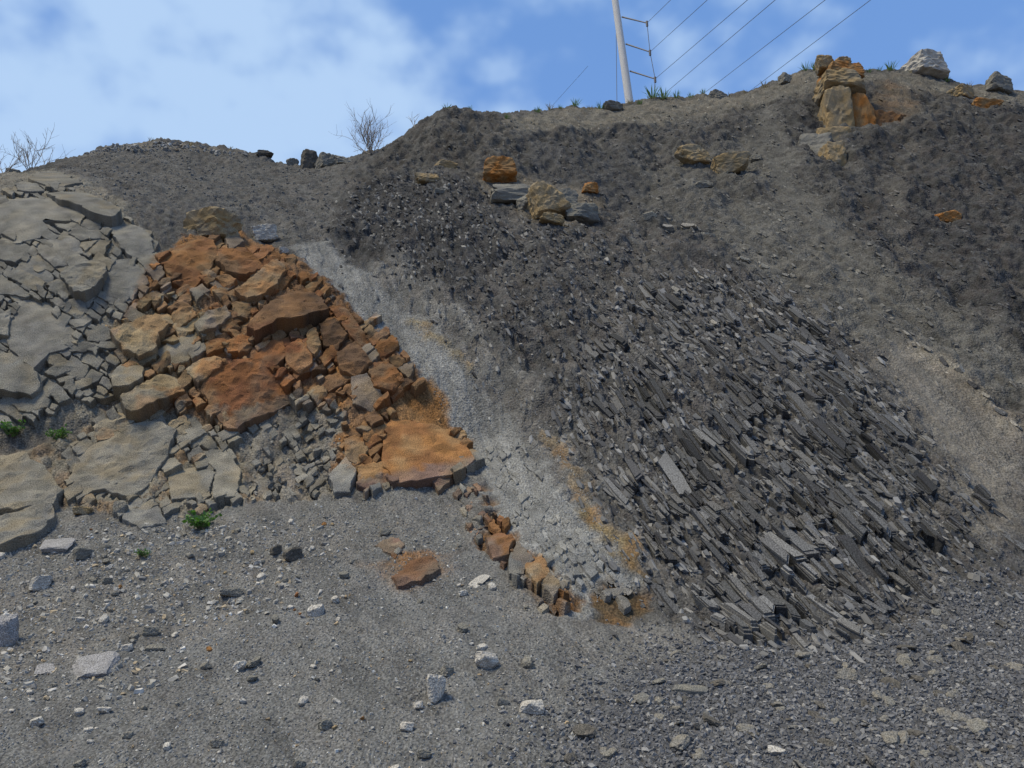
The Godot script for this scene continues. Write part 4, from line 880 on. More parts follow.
		[[-6.63,11.94,-6.51,11.86,-6.38,11.78,-6.39,11.73,-6.4,11.67,-6.52,11.75,-6.64,11.8],0.07,0,-0.26,-0.02],
		[[-6.41,13.05,-6.35,13,-6.31,12.96,-6.31,12.86,-6.3,12.74,-6.36,12.77,-6.4,12.81],0.1,1,0.28,0.08],
		[[-6.06,10.77,-5.94,10.69,-5.87,10.67,-5.86,10.57,-5.89,10.49,-5.97,10.54,-6.07,10.59],0.1,1,-0.13,-0.08],
		[[-8.9,15.59,-8.82,15.49,-8.76,15.41,-8.68,15.18,-8.62,15,-8.69,15.06,-8.77,15.16],0.09,1,0.03,0.18],
		[[-9.68,15.6,-9.49,15.39,-9.28,15.15,-9.25,15.03,-9.21,14.91,-9.38,15.08,-9.6,15.33],0.12,1,0.03,0.05],
		[[-8.47,11.69,-8.44,11.67,-8.39,11.64,-8.4,11.6,-8.39,11.55,-8.43,11.58],0.09,1,0.03,0.03],
		[[-7.6,11.85,-7.49,11.78,-7.37,11.7,-7.39,11.67,-7.37,11.62,-7.49,11.69,-7.6,11.75],0.11,7,-0.16,-0.08],
		[[-7.66,10.73,-7.58,10.69,-7.48,10.63,-7.49,10.6,-7.49,10.57,-7.58,10.61,-7.66,10.67],0.09,0,-0.14,0.01],
		[[-6.52,14.08,-6.38,14.02,-6.35,13.72,-6.33,13.46,-6.47,13.61,-6.63,13.69],0.08,1,-0.25,-0],
		[[-6.8,9.53,-6.7,9.47,-6.62,9.43,-6.62,9.37,-6.62,9.32,-6.72,9.38,-6.82,9.43],0.1,0,-0.03,-0],
		[[-8.15,13.81,-7.95,13.64,-7.75,13.48,-7.75,13.44,-7.94,13.53,-8.13,13.7],0.1,7,-0.04,0.11],
		[[-6.76,13.06,-6.69,13.01,-6.64,12.97,-6.63,12.9,-6.63,12.85,-6.7,12.89,-6.75,12.91],0.08,0,-0.24,-0.15],
		[[-7.95,15.03,-7.56,14.59,-7.23,14.33,-7.24,14.11,-7.2,13.86,-7.53,14.16,-7.86,14.47],0.12,1,0.2,-0.08],
		[[-7.22,9.8,-7,9.7,-6.82,9.59,-6.82,9.45,-6.81,9.33,-7.05,9.45,-7.23,9.53],0.09,1,-0.15,0.12],
		[[-6.3,11.31,-6.17,11.24,-6.02,11.15,-6.03,11.11,-6.04,11.06,-6.17,11.15,-6.3,11.21],0.09,7,0.03,-0.24],
		[[-9.12,15.52,-8.87,15.23,-8.64,14.99,-8.61,14.88,-8.59,14.8,-8.81,15.03,-9.04,15.28],0.08,0,-0.26,-0.14],
		[[-7.01,14.5,-6.93,14.44,-6.82,14.33,-6.82,14.29,-6.82,14.22,-6.91,14.31,-7,14.37],0.08,7,0.04,-0.2],
		[[-6.06,11.8,-5.92,11.7,-5.78,11.63,-5.77,11.47,-5.81,11.36,-5.94,11.44,-6.09,11.53],0.12,1,-0.05,-0.08],
		[[-8.38,13.24,-8.32,13.19,-8.24,13.13,-8.25,13.04,-8.31,13.01,-8.38,13.03],0.1,0,0.22,-0.21],
		[[-6.37,13.35,-6.21,13.2,-6.04,13.11,-6.07,12.98,-6.05,12.84,-6.24,12.96,-6.4,13.06],0.08,0,-0.25,-0.15],
		[[-7.82,12.2,-7.69,12.09,-7.61,12.04,-7.63,11.95,-7.61,11.81,-7.7,11.88,-7.79,11.92],0.1,7,-0.21,-0.24],
		[[-6.61,12.06,-6.46,11.98,-6.31,11.89,-6.32,11.83,-6.33,11.76,-6.47,11.84,-6.61,11.93],0.09,0,-0.08,-0],
		[[-6.36,13.82,-6.26,13.72,-6.16,13.64,-6.16,13.51,-6.15,13.37,-6.24,13.41,-6.31,13.45],0.07,1,0.05,0.1],
		[[-7.33,13.17,-7.2,13.1,-7.05,13,-7.04,12.9,-7.04,12.82,-7.18,12.92,-7.33,13.01],0.08,1,0.26,-0.3],
		[[-6.75,13.24,-6.68,13.18,-6.61,13.11,-6.61,13.03,-6.62,12.95,-6.67,12.99,-6.76,13.05],0.1,1,-0.21,-0.02],
		[[-6.97,11.67,-6.92,11.63,-6.88,11.6,-6.89,11.52,-6.89,11.41,-6.94,11.45,-6.98,11.47],0.11,0,-0.3,0.09],
		[[-7.18,11.92,-7.08,11.88,-7.01,11.84,-7.01,11.76,-7.01,11.67,-7.09,11.73,-7.19,11.81],0.12,0,-0.26,-0.16],
		[[-8.27,13.18,-8.19,13.11,-8.11,13.05,-8.1,12.96,-8.11,12.88,-8.18,12.94,-8.26,13.01],0.07,0,0.23,-0.16],
		[[-8.76,12.11,-8.61,12.01,-8.47,11.93,-8.46,11.86,-8.47,11.8,-8.6,11.88,-8.74,11.98],0.11,0,0.16,0.05],
		[[-6.99,13.04,-6.81,12.89,-6.61,12.78,-6.61,12.63,-6.63,12.51,-6.81,12.63,-6.99,12.72],0.12,1,0.26,0.02],
		[[-8.22,13.3,-8.15,13.26,-8.11,13.23,-8.11,13.14,-8.1,13.04,-8.14,13.08,-8.22,13.14],0.09,1,-0.04,-0.06],
		[[-8.04,11.02,-7.86,10.92,-7.67,10.82,-7.67,10.74,-7.7,10.69,-7.86,10.78,-8.03,10.87],0.08,1,0.21,-0.22],
		[[-9.74,16.17,-9.52,15.9,-9.22,15.49,-9.15,15.25,-9.1,15.03,-9.25,15.18,-9.44,15.38],0.1,1,-0.1,0.17],
		[[-7.18,13.64,-7.05,13.55,-6.92,13.44,-6.92,13.4,-6.91,13.34,-7.04,13.44],0.1,1,-0,0.09],
		[[-7.85,14.41,-7.69,14.26,-7.56,14.18,-7.57,13.99,-7.52,13.76,-7.66,13.88,-7.77,13.95],0.12,1,0.13,-0.28],
		[[-8.22,11.66,-8.06,11.54,-7.9,11.46,-7.9,11.36,-7.91,11.26,-8.05,11.36,-8.21,11.47],0.07,0,-0.24,-0.11],
		[[-6.3,11.96,-6.18,11.87,-6.1,11.81,-6.09,11.72,-6.09,11.64,-6.21,11.69,-6.31,11.76],0.09,7,-0.25,-0.02],
		[[-7.74,11.58,-7.65,11.52,-7.65,11.46,-7.63,11.39,-7.73,11.46,-7.84,11.52],0.09,1,-0.11,-0.03],
		[[-7.94,11.6,-7.91,11.59,-7.86,11.54,-7.85,11.48,-7.85,11.42,-7.9,11.45,-7.95,11.48],0.08,0,0.12,0.16],
		[[-9.32,15.68,-9.22,15.58,-9.13,15.45,-9.03,15.15,-8.94,14.87,-9.03,14.98],0.07,7,0.11,-0.18],
		[[-7.22,11.83,-7.1,11.74,-7,11.6,-6.99,11.51,-7.13,11.59,-7.24,11.67],0.09,0,0.08,-0.29],
		[[-9.01,13.48,-8.85,13.38,-8.68,13.23,-8.64,13.11,-8.65,13.03,-8.83,13.15,-8.98,13.27],0.08,7,0.1,0.05],
		[[-6.2,12.01,-6.14,11.98,-6.06,11.94,-6.08,11.89,-6.08,11.83,-6.16,11.87,-6.21,11.91],0.09,0,-0.21,-0.24],
		[[-7.72,9.8,-7.67,9.77,-7.61,9.73,-7.63,9.69,-7.61,9.61,-7.69,9.66],0.1,1,-0.26,-0.01],
		[[-5.71,10.13,-5.65,10.1,-5.61,10.05,-5.61,10.02,-5.66,10.05,-5.71,10.08],0.11,0,-0.02,-0.26],
		[[-6.74,10.12,-6.64,10.07,-6.54,10.01,-6.55,9.96,-6.57,9.9,-6.65,9.96,-6.75,10.02],0.09,7,0.22,-0],
		[[-5.89,12.27,-5.76,12.19,-5.6,12.12,-5.6,12.01,-5.62,11.94,-5.76,12.02,-5.9,12.11],0.08,0,0.19,0.03],
		[[-6.53,11.21,-6.5,11.2,-6.44,11.15,-6.45,11.1,-6.46,11.03,-6.5,11.05,-6.54,11.07],0.08,1,-0.29,0.09],
		[[-6.19,11.14,-6.12,11.11,-6.03,11.07,-6.05,10.99,-6.13,10.95,-6.21,10.99],0.08,1,-0.03,-0.02],
		[[-7.91,12.95,-7.8,12.86,-7.71,12.84,-7.74,12.73,-7.72,12.59,-7.79,12.65,-7.87,12.71],0.08,1,-0.03,0.01],
		[[-7.94,11.69,-7.88,11.65,-7.83,11.63,-7.83,11.58,-7.83,11.54,-7.89,11.57,-7.94,11.6],0.1,7,-0.01,-0.11],
		[[-8.08,13.2,-8,13.13,-7.93,13.07,-7.94,13.01,-7.93,12.94,-8,13,-8.06,13.05],0.12,1,0.28,-0.27],
		[[-7.76,13.96,-7.58,13.82,-7.35,13.62,-7.33,13.5,-7.35,13.39,-7.53,13.53,-7.75,13.72],0.11,0,0.2,-0.15],
		[[-8.19,11.84,-8.07,11.77,-7.93,11.66,-7.94,11.57,-8.04,11.51,-8.19,11.62],0.11,0,-0.14,-0.2],
		[[-8.57,12.56,-8.52,12.52,-8.44,12.47,-8.45,12.36,-8.43,12.23,-8.5,12.27,-8.55,12.3],0.1,0,0,0.06],
		[[-8.18,14.92,-8.04,14.8,-7.88,14.62,-7.86,14.51,-7.86,14.39,-7.98,14.52,-8.12,14.66],0.12,1,-0.08,0.13],
		[[-5.99,10.28,-5.88,10.23,-5.81,10.1,-5.84,10.03,-5.91,10.07,-6,10.11],0.11,7,-0.05,0.11],
		[[-7.48,10.65,-7.35,10.57,-7.22,10.5,-7.22,10.45,-7.24,10.42,-7.36,10.49,-7.48,10.56],0.09,7,0.06,-0.17],
		[[-7.55,9.57,-7.51,9.55,-7.47,9.49,-7.46,9.45,-7.52,9.47,-7.56,9.51],0.1,0,0.22,-0.17],
		[[-7.14,11.58,-7.08,11.55,-6.99,11.4,-6.99,11.3,-7.07,11.36,-7.14,11.41],0.11,0,0.11,0.12],
		[[-6.67,11.12,-6.62,11.07,-6.52,11.03,-6.54,10.97,-6.55,10.9,-6.63,10.96,-6.69,11],0.12,0,0.05,-0],
		[[-8.67,13.68,-8.56,13.55,-8.4,13.28,-8.36,13.1,-8.53,13.21,-8.66,13.32],0.11,7,-0.05,-0.25],
		[[-7.67,10.93,-7.59,10.88,-7.5,10.81,-7.49,10.74,-7.51,10.66,-7.6,10.72,-7.68,10.78],0.07,1,-0.06,-0.27],
		[[-7.57,14.18,-7.4,14.04,-7.21,13.92,-7.19,13.7,-7.35,13.67,-7.54,13.77],0.11,7,-0.1,-0.13],
		[[-5.82,10.16,-5.72,10.1,-5.63,10.05,-5.63,10,-5.64,9.94,-5.75,10.01,-5.84,10.06],0.08,0,-0.01,0.18],
		[[-6.79,9.66,-6.68,9.6,-6.59,9.54,-6.61,9.49,-6.6,9.42,-6.71,9.48,-6.78,9.53],0.11,0,0.03,-0.24],
		[[-8.87,13.5,-8.7,13.38,-8.69,13.32,-8.68,13.28,-8.85,13.4,-9.03,13.53],0.07,0,0.18,-0.22],
		[[-8.39,11.65,-8.31,11.6,-8.22,11.49,-8.21,11.44,-8.31,11.5,-8.39,11.55],0.09,1,-0.12,-0.23],
		[[-8.43,12.46,-8.29,12.35,-8.2,12.3,-8.2,12.23,-8.2,12.15,-8.3,12.21,-8.4,12.26],0.11,0,-0.2,0.12],
		[[-7.67,11.02,-7.57,10.96,-7.48,10.91,-7.49,10.87,-7.49,10.83,-7.58,10.88,-7.66,10.94],0.07,0,-0.27,-0.17],
		[[-7.9,13.2,-7.72,13.06,-7.7,12.99,-7.71,12.95,-7.89,13.06,-8.08,13.21],0.12,0,0.17,-0],
		[[-7.46,9.67,-7.35,9.61,-7.24,9.49,-7.25,9.43,-7.35,9.5,-7.46,9.57],0.07,0,0.03,-0.24],
		[[-6.56,10.87,-6.49,10.83,-6.42,10.78,-6.43,10.75,-6.43,10.71,-6.5,10.76],0.07,0,0.16,-0.01],
		[[-7.35,13.65,-7.29,13.6,-7.22,13.54,-7.22,13.44,-7.2,13.32,-7.28,13.4,-7.33,13.43],0.1,1,-0.07,-0.26],
		[[-9.61,16.84,-9.34,16.45,-9.11,16.13,-9.05,15.94,-8.97,15.71,-9.18,15.99,-9.38,16.28],0.07,0,0.22,-0.03],
		[[-8.05,12.6,-7.86,12.47,-7.71,12.38,-7.68,12.23,-7.69,12.13,-7.89,12.23,-8.05,12.35],0.1,0,-0.05,-0.2],
		[[-6.82,11.97,-6.75,11.92,-6.65,11.87,-6.65,11.69,-6.75,11.58,-6.83,11.6],0.07,7,0.18,0.08],
		[[-6.26,9.99,-6.21,9.96,-6.14,9.92,-6.14,9.87,-6.16,9.82,-6.23,9.85,-6.29,9.89],0.1,1,0.11,-0.09],
		[[-6.52,11.3,-6.42,11.25,-6.31,11.19,-6.31,11.14,-6.32,11.1,-6.43,11.16,-6.52,11.21],0.1,1,-0.1,-0.04],
		[[-7.44,9.41,-7.33,9.36,-7.24,9.3,-7.25,9.25,-7.25,9.19,-7.34,9.23,-7.43,9.27],0.11,1,-0.15,0.03],
		[[-6.78,9.86,-6.66,9.78,-6.55,9.75,-6.55,9.65,-6.57,9.55,-6.68,9.63,-6.78,9.69],0.08,7,0.06,-0.1],
		[[-8.42,12.3,-8.32,12.22,-8.2,12.14,-8.2,12.11,-8.21,12.07,-8.31,12.14,-8.42,12.22],0.1,0,-0.1,0.03],
		[[-6.07,12.37,-5.97,12.3,-5.89,12.25,-5.9,12.16,-5.9,12.08,-6,12.15,-6.06,12.19],0.11,7,0.03,-0.12],
		[[-6.57,10.8,-6.5,10.75,-6.42,10.71,-6.43,10.64,-6.44,10.58,-6.5,10.61,-6.58,10.66],0.07,0,0.26,0.04],
		[[-6.87,11.61,-6.76,11.54,-6.67,11.49,-6.67,11.4,-6.67,11.29,-6.77,11.36,-6.89,11.43],0.11,1,-0.12,0.05],
		[[-9.97,15.25,-9.59,14.83,-9.34,14.61,-9.28,14.35,-9.22,14.1,-9.49,14.38,-9.79,14.63],0.11,0,0.09,-0.18],
		[[-6.98,10.72,-6.76,10.6,-6.57,10.5,-6.6,10.39,-6.58,10.27,-6.79,10.38,-6.98,10.51],0.11,1,-0.05,0.17],
		[[-6.8,10.9,-6.69,10.84,-6.55,10.72,-6.55,10.68,-6.68,10.75,-6.81,10.83],0.12,0,-0.08,0.05],
		[[-6.04,11.9,-5.98,11.87,-5.9,11.82,-5.9,11.76,-5.92,11.7,-5.98,11.74,-6.05,11.78],0.12,7,0.09,-0.12],
		[[-7.19,12.16,-7.01,12.04,-6.8,11.9,-6.81,11.84,-6.83,11.75,-7,11.87,-7.18,11.97],0.1,1,-0.29,-0.22],
		[[-6.97,9.79,-6.79,9.7,-6.8,9.64,-6.8,9.59,-6.97,9.68,-7.14,9.77],0.1,7,0.15,0.03],
		[[-7.58,9.44,-7.52,9.4,-7.46,9.36,-7.47,9.35,-7.52,9.34,-7.57,9.37],0.09,0,-0.11,-0.14],
		[[-8.87,16.14,-8.75,15.98,-8.58,15.73,-8.55,15.57,-8.48,15.36,-8.56,15.44,-8.67,15.56],0.09,7,-0.19,0.14],
		[[-6.52,9.7,-6.46,9.66,-6.4,9.64,-6.4,9.58,-6.41,9.53,-6.47,9.56,-6.54,9.61],0.11,7,0.27,-0.04],
		[[-7.71,12.45,-7.54,12.38,-7.41,12.31,-7.39,12.11,-7.42,11.97,-7.58,12.05,-7.73,12.15],0.08,0,0.05,0.1],
		[[-6.81,10.81,-6.77,10.8,-6.69,10.76,-6.71,10.68,-6.71,10.58,-6.76,10.62,-6.83,10.66],0.1,7,0.29,-0.23],
		[[-6.36,11.73,-6.3,11.7,-6.27,11.69,-6.28,11.6,-6.28,11.52,-6.32,11.54,-6.36,11.56],0.11,1,-0.13,-0.3],
		[[-9.49,17.1,-9.12,16.5,-8.85,16.11,-8.78,15.85,-8.65,15.52,-8.91,15.82,-9.15,16.16],0.11,0,0.13,-0.27],
		[[-6.62,11.8,-6.51,11.72,-6.41,11.66,-6.4,11.59,-6.42,11.54,-6.53,11.6,-6.63,11.66],0.07,7,0.07,0.03],
		[[-8.69,13.38,-8.56,13.25,-8.39,13.15,-8.38,12.98,-8.38,12.84,-8.51,12.92,-8.63,12.98],0.08,7,0.04,-0.06],
		[[-7.32,12.93,-7.12,12.82,-6.99,12.71,-6.95,12.51,-6.98,12.38,-7.17,12.48,-7.33,12.58],0.12,0,-0.13,-0.04],
		[[-6.08,10.43,-6.01,10.39,-5.94,10.32,-5.94,10.28,-6.02,10.33,-6.09,10.36],0.1,1,-0.01,-0.16],
		[[-9.58,13.79,-9.25,13.52,-9.01,13.32,-8.98,13.14,-8.95,12.97,-9.2,13.14,-9.48,13.36],0.11,0,0.13,0.12],
		[[-7.76,13.69,-7.58,13.56,-7.36,13.41,-7.37,13.22,-7.36,13.02,-7.52,13.15,-7.73,13.26],0.09,1,-0.22,0.08],
		[[-7.34,14.82,-7.18,14.67,-7.03,14.56,-7.02,14.38,-7,14.25,-7.14,14.35,-7.28,14.48],0.07,1,0.19,0.12],
		[[-6.01,10.09,-5.92,10.06,-5.83,10,-5.83,9.95,-5.85,9.9,-5.92,9.93,-6.01,9.99],0.12,1,0.23,-0.05],
		[[-7.69,10.09,-7.51,9.96,-7.38,9.92,-7.37,9.75,-7.4,9.64,-7.54,9.69,-7.74,9.82],0.09,1,-0.08,0.15],
		[[-6.3,12.3,-6.16,12.22,-6.05,12.18,-6.06,12.05,-6.07,11.93,-6.17,11.99,-6.29,12.07],0.1,0,0.28,0.15],
		[[-7.83,11.48,-7.73,11.42,-7.62,11.36,-7.63,11.32,-7.64,11.28,-7.72,11.33],0.11,1,0.12,0.04],
		[[-7.36,9.78,-7.29,9.75,-7.22,9.71,-7.22,9.68,-7.29,9.67,-7.37,9.73],0.09,1,0.02,0.08],
		[[-8.96,12.9,-8.76,12.81,-8.59,12.65,-8.54,12.45,-8.54,12.28,-8.76,12.42,-8.97,12.54],0.12,7,-0.12,-0.24],
		[[-8.33,11.49,-8.27,11.48,-8.18,11.4,-8.16,11.3,-8.25,11.24,-8.35,11.3],0.08,1,-0.09,-0.2],
		[[-8.2,11.11,-8.05,11.01,-8.05,10.95,-8.05,10.88,-8.19,10.97,-8.35,11.08],0.09,1,-0.08,-0.29],
		[[-8.65,16.02,-8.38,15.69,-8.33,15.54,-8.31,15.44,-8.56,15.74,-8.85,16.11],0.1,0,0.16,-0.14],
		[[-8.73,15.41,-8.62,15.27,-8.45,14.86,-8.37,14.57,-8.45,14.64,-8.57,14.74],0.08,0,0.02,-0.22],
		[[-7.96,11.85,-7.8,11.74,-7.65,11.65,-7.64,11.59,-7.64,11.54,-7.81,11.65,-7.97,11.75],0.07,1,-0.1,0.08],
		[[-7.21,13.56,-7.14,13.52,-7.05,13.45,-7.05,13.35,-7.03,13.25,-7.11,13.29,-7.2,13.37],0.08,0,-0.11,0.17],
		[[-6.71,10.77,-6.63,10.73,-6.58,10.71,-6.58,10.6,-6.6,10.51,-6.65,10.56,-6.72,10.59],0.1,0,-0.21,-0.22],
		[[-9.58,15.24,-9.43,15.12,-9.14,14.62,-9.06,14.36,-9.28,14.56,-9.41,14.73],0.1,7,0.13,-0.19],
		[[-6.28,11.7,-6.18,11.64,-6.11,11.6,-6.11,11.52,-6.11,11.45,-6.21,11.49,-6.28,11.53],0.1,7,0.25,-0.2],
		[[-7.58,9.52,-7.52,9.48,-7.46,9.46,-7.48,9.43,-7.47,9.4,-7.53,9.43,-7.58,9.46],0.07,0,-0.07,-0.01],
		[[-7.88,11.42,-7.75,11.32,-7.62,11.25,-7.65,11.18,-7.65,11.1,-7.76,11.15,-7.87,11.21],0.11,1,0.16,0.01],
		[[-6.56,10.63,-6.39,10.51,-6.24,10.42,-6.23,10.26,-6.26,10.11,-6.43,10.2,-6.6,10.27],0.09,7,0.15,-0.04],
		[[-7.79,10.73,-7.72,10.68,-7.63,10.63,-7.62,10.56,-7.63,10.5,-7.72,10.56,-7.81,10.62],0.09,0,-0.29,-0.19],
		[[-5.93,10.37,-5.88,10.33,-5.84,10.31,-5.84,10.28,-5.84,10.24,-5.89,10.27,-5.94,10.3],0.08,7,-0.07,-0.09],
		[[-6.92,10.2,-6.83,10.16,-6.72,10.1,-6.75,10.02,-6.74,9.92,-6.83,9.97,-6.93,10.03],0.12,0,-0.14,-0.03],
		[[-6.9,10.02,-6.84,10,-6.78,9.96,-6.78,9.91,-6.79,9.87,-6.85,9.9,-6.92,9.94],0.08,0,-0.08,-0.21],
		[[-8.57,12.7,-8.4,12.58,-8.21,12.45,-8.21,12.39,-8.22,12.35,-8.4,12.47,-8.57,12.59],0.09,0,0.19,0.07],
		[[-6.08,10.61,-6.03,10.58,-5.98,10.56,-6,10.5,-6,10.41,-6.04,10.44,-6.1,10.48],0.07,1,-0.1,-0.17],
		[[-6.99,11.46,-6.9,11.41,-6.83,11.4,-6.83,11.24,-6.84,11.08,-6.93,11.14,-7.01,11.19],0.1,0,-0.1,-0.09],
		[[-6.55,9.61,-6.48,9.56,-6.42,9.53,-6.42,9.5,-6.42,9.46,-6.49,9.5,-6.55,9.53],0.11,0,-0.07,-0],
		[[-6.13,9.91,-6.06,9.88,-5.97,9.83,-5.98,9.78,-5.98,9.72,-6.06,9.77,-6.16,9.81],0.1,1,0.19,-0.25],
		[[-8.06,13.03,-7.98,12.98,-7.9,12.94,-7.87,12.79,-7.86,12.71,-7.98,12.77,-8.06,12.8],0.1,7,0.15,0.09],
		[[-7.35,11.9,-7.29,11.86,-7.25,11.84,-7.24,11.75,-7.31,11.71,-7.34,11.73],0.09,7,-0.07,-0],
		[[-6.62,11.62,-6.5,11.54,-6.39,11.48,-6.4,11.42,-6.4,11.36,-6.51,11.41,-6.64,11.48],0.11,7,-0.25,-0.19],
		[[-8.19,12.42,-8.13,12.37,-8.08,12.34,-8.08,12.23,-8.06,12.11,-8.12,12.14,-8.18,12.17],0.11,1,-0.09,0.03],
		[[-7.26,14.39,-7.13,14.31,-7.01,14.22,-6.97,14.02,-6.95,13.83,-7.1,13.97,-7.26,14.1],0.07,0,-0.02,0.01],
		[[-4.68,8.15,-4.61,8.28,-4.54,8.41,-4.48,8.32,-4.42,8.23,-4.5,8.11,-4.57,7.98],0.07,1,0.12,-0.12],
		[[-4.86,7.82,-4.83,7.9,-4.77,7.94,-4.75,7.91,-4.78,7.83,-4.81,7.74],0.12,1,-0.26,-0.08],
		[[-4.45,9.46,-4.38,9.54,-4.31,9.64,-4.28,9.59,-4.24,9.54,-4.31,9.45,-4.38,9.38],0.06,3,0.28,-0.2],
		[[-5.48,7.81,-5.42,7.89,-5.39,8.01,-5.31,7.93,-5.24,7.82,-5.3,7.73],0.07,3,0.38,0.1],
		[[-4.09,8.43,-3.95,8.7,-3.82,8.94,-3.73,8.77,-3.67,8.65,-3.78,8.43,-3.92,8.16],0.07,1,0.36,0.17],
		[[-4.22,9.55,-4.2,9.56,-4.18,9.61,-4.14,9.56,-4.13,9.48,-4.15,9.45],0.07,1,-0.29,0.15],
		[[-4.36,7.64,-4.3,7.8,-4.23,7.93,-4.19,7.88,-4.15,7.82,-4.21,7.64,-4.28,7.5],0.08,0,-0.34,-0.25],
		[[-4,8.07,-3.99,8.12,-3.95,8.18,-3.9,8.12,-3.86,8.02,-3.89,7.98,-3.91,7.91],0.08,1,0.33,0.1],
		[[-6.08,8.81,-6.04,8.87,-6,8.94,-5.92,8.86,-5.86,8.75,-5.89,8.69,-5.93,8.66],0.07,1,0,0.15],
		[[-5.74,9.58,-5.7,9.65,-5.66,9.7,-5.61,9.63,-5.53,9.56,-5.59,9.5,-5.61,9.43],0.12,1,-0.22,0.18],
		[[-5.99,9.16,-5.96,9.22,-5.93,9.25,-5.88,9.21,-5.83,9.14,-5.86,9.11,-5.91,9.06],0.09,0,0.05,-0.29],
		[[-4.34,8.83,-4.28,8.91,-4.23,9,-4.2,8.96,-4.18,8.94,-4.23,8.84,-4.29,8.75],0.1,3,-0.26,-0.16],
		[[-4.21,9.02,-4.15,9.11,-4.08,9.18,-4.04,9.14,-4,9.08,-4.07,9,-4.13,8.9],0.06,0,-0.3,0],
		[[-3.87,8.09,-3.81,8.2,-3.74,8.3,-3.68,8.21,-3.66,7.97,-3.75,7.84],0.11,0,0.09,-0.4],
		[[-5.88,9.22,-5.82,9.27,-5.79,9.29,-5.71,9.22,-5.63,9.13,-5.65,9.06,-5.7,9.01],0.07,0,0.25,0.21],
		[[-4.48,8.13,-4.45,8.18,-4.43,8.24,-4.38,8.16,-4.32,8.08,-4.35,8.05,-4.39,7.98],0.07,3,0.21,-0.05],
		[[-3.99,9.29,-3.93,9.35,-3.86,9.44,-3.83,9.39,-3.8,9.35,-3.85,9.26,-3.92,9.19],0.09,1,0.17,-0.33],
		[[-5.92,8.6,-5.87,8.64,-5.83,8.71,-5.76,8.65,-5.71,8.58,-5.73,8.49,-5.8,8.42],0.1,1,-0.07,0.24],
		[[-5.44,8.1,-5.39,8.18,-5.34,8.27,-5.28,8.21,-5.22,8.1,-5.27,8.02,-5.31,7.93],0.08,1,0.17,0.1],
		[[-3.57,8.21,-3.54,8.3,-3.5,8.32,-3.44,8.22,-3.37,8.08,-3.41,8.05],0.07,1,-0.06,0.03],
		[[-4.68,7.55,-4.62,7.72,-4.54,7.87,-4.5,7.8,-4.45,7.75,-4.52,7.59,-4.58,7.43],0.1,1,-0.26,0.19],
		[[-5.45,9.26,-5.38,9.38,-5.3,9.5,-5.26,9.45,-5.23,9.4,-5.3,9.29,-5.37,9.18],0.11,2,-0.13,-0.09],
		[[-4.83,7.8,-4.8,7.86,-4.76,7.94,-4.69,7.87,-4.64,7.79,-4.67,7.68,-4.69,7.59],0.09,0,0.33,0.03],
		[[-5.88,9.45,-5.82,9.54,-5.78,9.63,-5.72,9.55,-5.66,9.48,-5.72,9.41,-5.79,9.34],0.09,1,0.04,-0.17],
		[[-4.64,9,-4.59,9.03,-4.57,9.11,-4.47,8.98,-4.38,8.85,-4.42,8.78,-4.46,8.74],0.06,3,0.09,0.05],
		[[-3.95,9.12,-3.91,9.16,-3.85,9.07,-3.77,8.96,-3.81,8.91,-3.84,8.86],0.07,1,0.02,0.08],
		[[-4.57,7.97,-4.52,8.04,-4.4,8,-4.33,7.87,-4.34,7.78,-4.38,7.7],0.06,1,0.18,-0.14],
		[[-5.96,8.89,-5.88,9,-5.81,9.08,-5.74,9.04,-5.69,8.95,-5.76,8.83,-5.82,8.74],0.11,1,-0.19,0.05],
		[[-4.39,9.28,-4.34,9.37,-4.28,9.44,-4.25,9.37,-4.2,9.34,-4.25,9.25,-4.32,9.15],0.07,2,-0.13,-0.1],
		[[-4.9,8.42,-4.84,8.6,-4.77,8.7,-4.7,8.61,-4.64,8.52,-4.69,8.39,-4.78,8.24],0.09,1,-0.34,-0.01],
		[[-4.27,9.42,-4.24,9.46,-4.21,9.5,-4.17,9.43,-4.13,9.38,-4.16,9.33,-4.19,9.31],0.1,0,0.03,-0.16],
		[[-4.03,7.65,-3.97,7.78,-3.91,7.88,-3.86,7.8,-3.8,7.7,-3.86,7.58],0.07,3,-0.31,-0.19],
		[[-5.64,9.45,-5.54,9.6,-5.45,9.7,-5.37,9.62,-5.3,9.52,-5.4,9.38,-5.48,9.28],0.1,1,0.22,0.06],
		[[-4.63,9.17,-4.54,9.32,-4.46,9.42,-4.41,9.37,-4.37,9.31,-4.45,9.17,-4.54,9.05],0.1,1,0.35,-0.39],
		[[-5.67,9.77,-5.64,9.84,-5.59,9.9,-5.53,9.83,-5.48,9.75,-5.51,9.69,-5.56,9.6],0.07,1,-0.02,0.04],
		[[-5.81,8.25,-5.78,8.33,-5.76,8.39,-5.7,8.31,-5.64,8.24,-5.68,8.2,-5.71,8.11],0.07,1,0.02,-0.4],
		[[-4.13,8.71,-4.1,8.73,-4.07,8.8,-4.02,8.73,-3.99,8.64,-4.01,8.61,-4.04,8.54],0.07,1,0.29,0.23],
		[[-5.72,7.98,-5.67,8.08,-5.61,8.18,-5.54,8.1,-5.47,8.02,-5.51,7.89,-5.57,7.77],0.1,1,-0.15,0.15],
		[[-4.78,9.37,-4.68,9.5,-4.59,9.63,-4.53,9.53,-4.46,9.43,-4.56,9.31,-4.63,9.18],0.1,3,-0.22,-0.06],
		[[-3.65,8.02,-3.61,8.14,-3.58,8.21,-3.51,8.08,-3.44,7.98,-3.49,7.9,-3.53,7.82],0.08,2,0.02,-0.03],
		[[-4.16,9.41,-4.06,9.5,-3.98,9.58,-3.92,9.52,-3.86,9.44,-3.94,9.35,-4.03,9.25],0.1,0,0.36,-0.13],
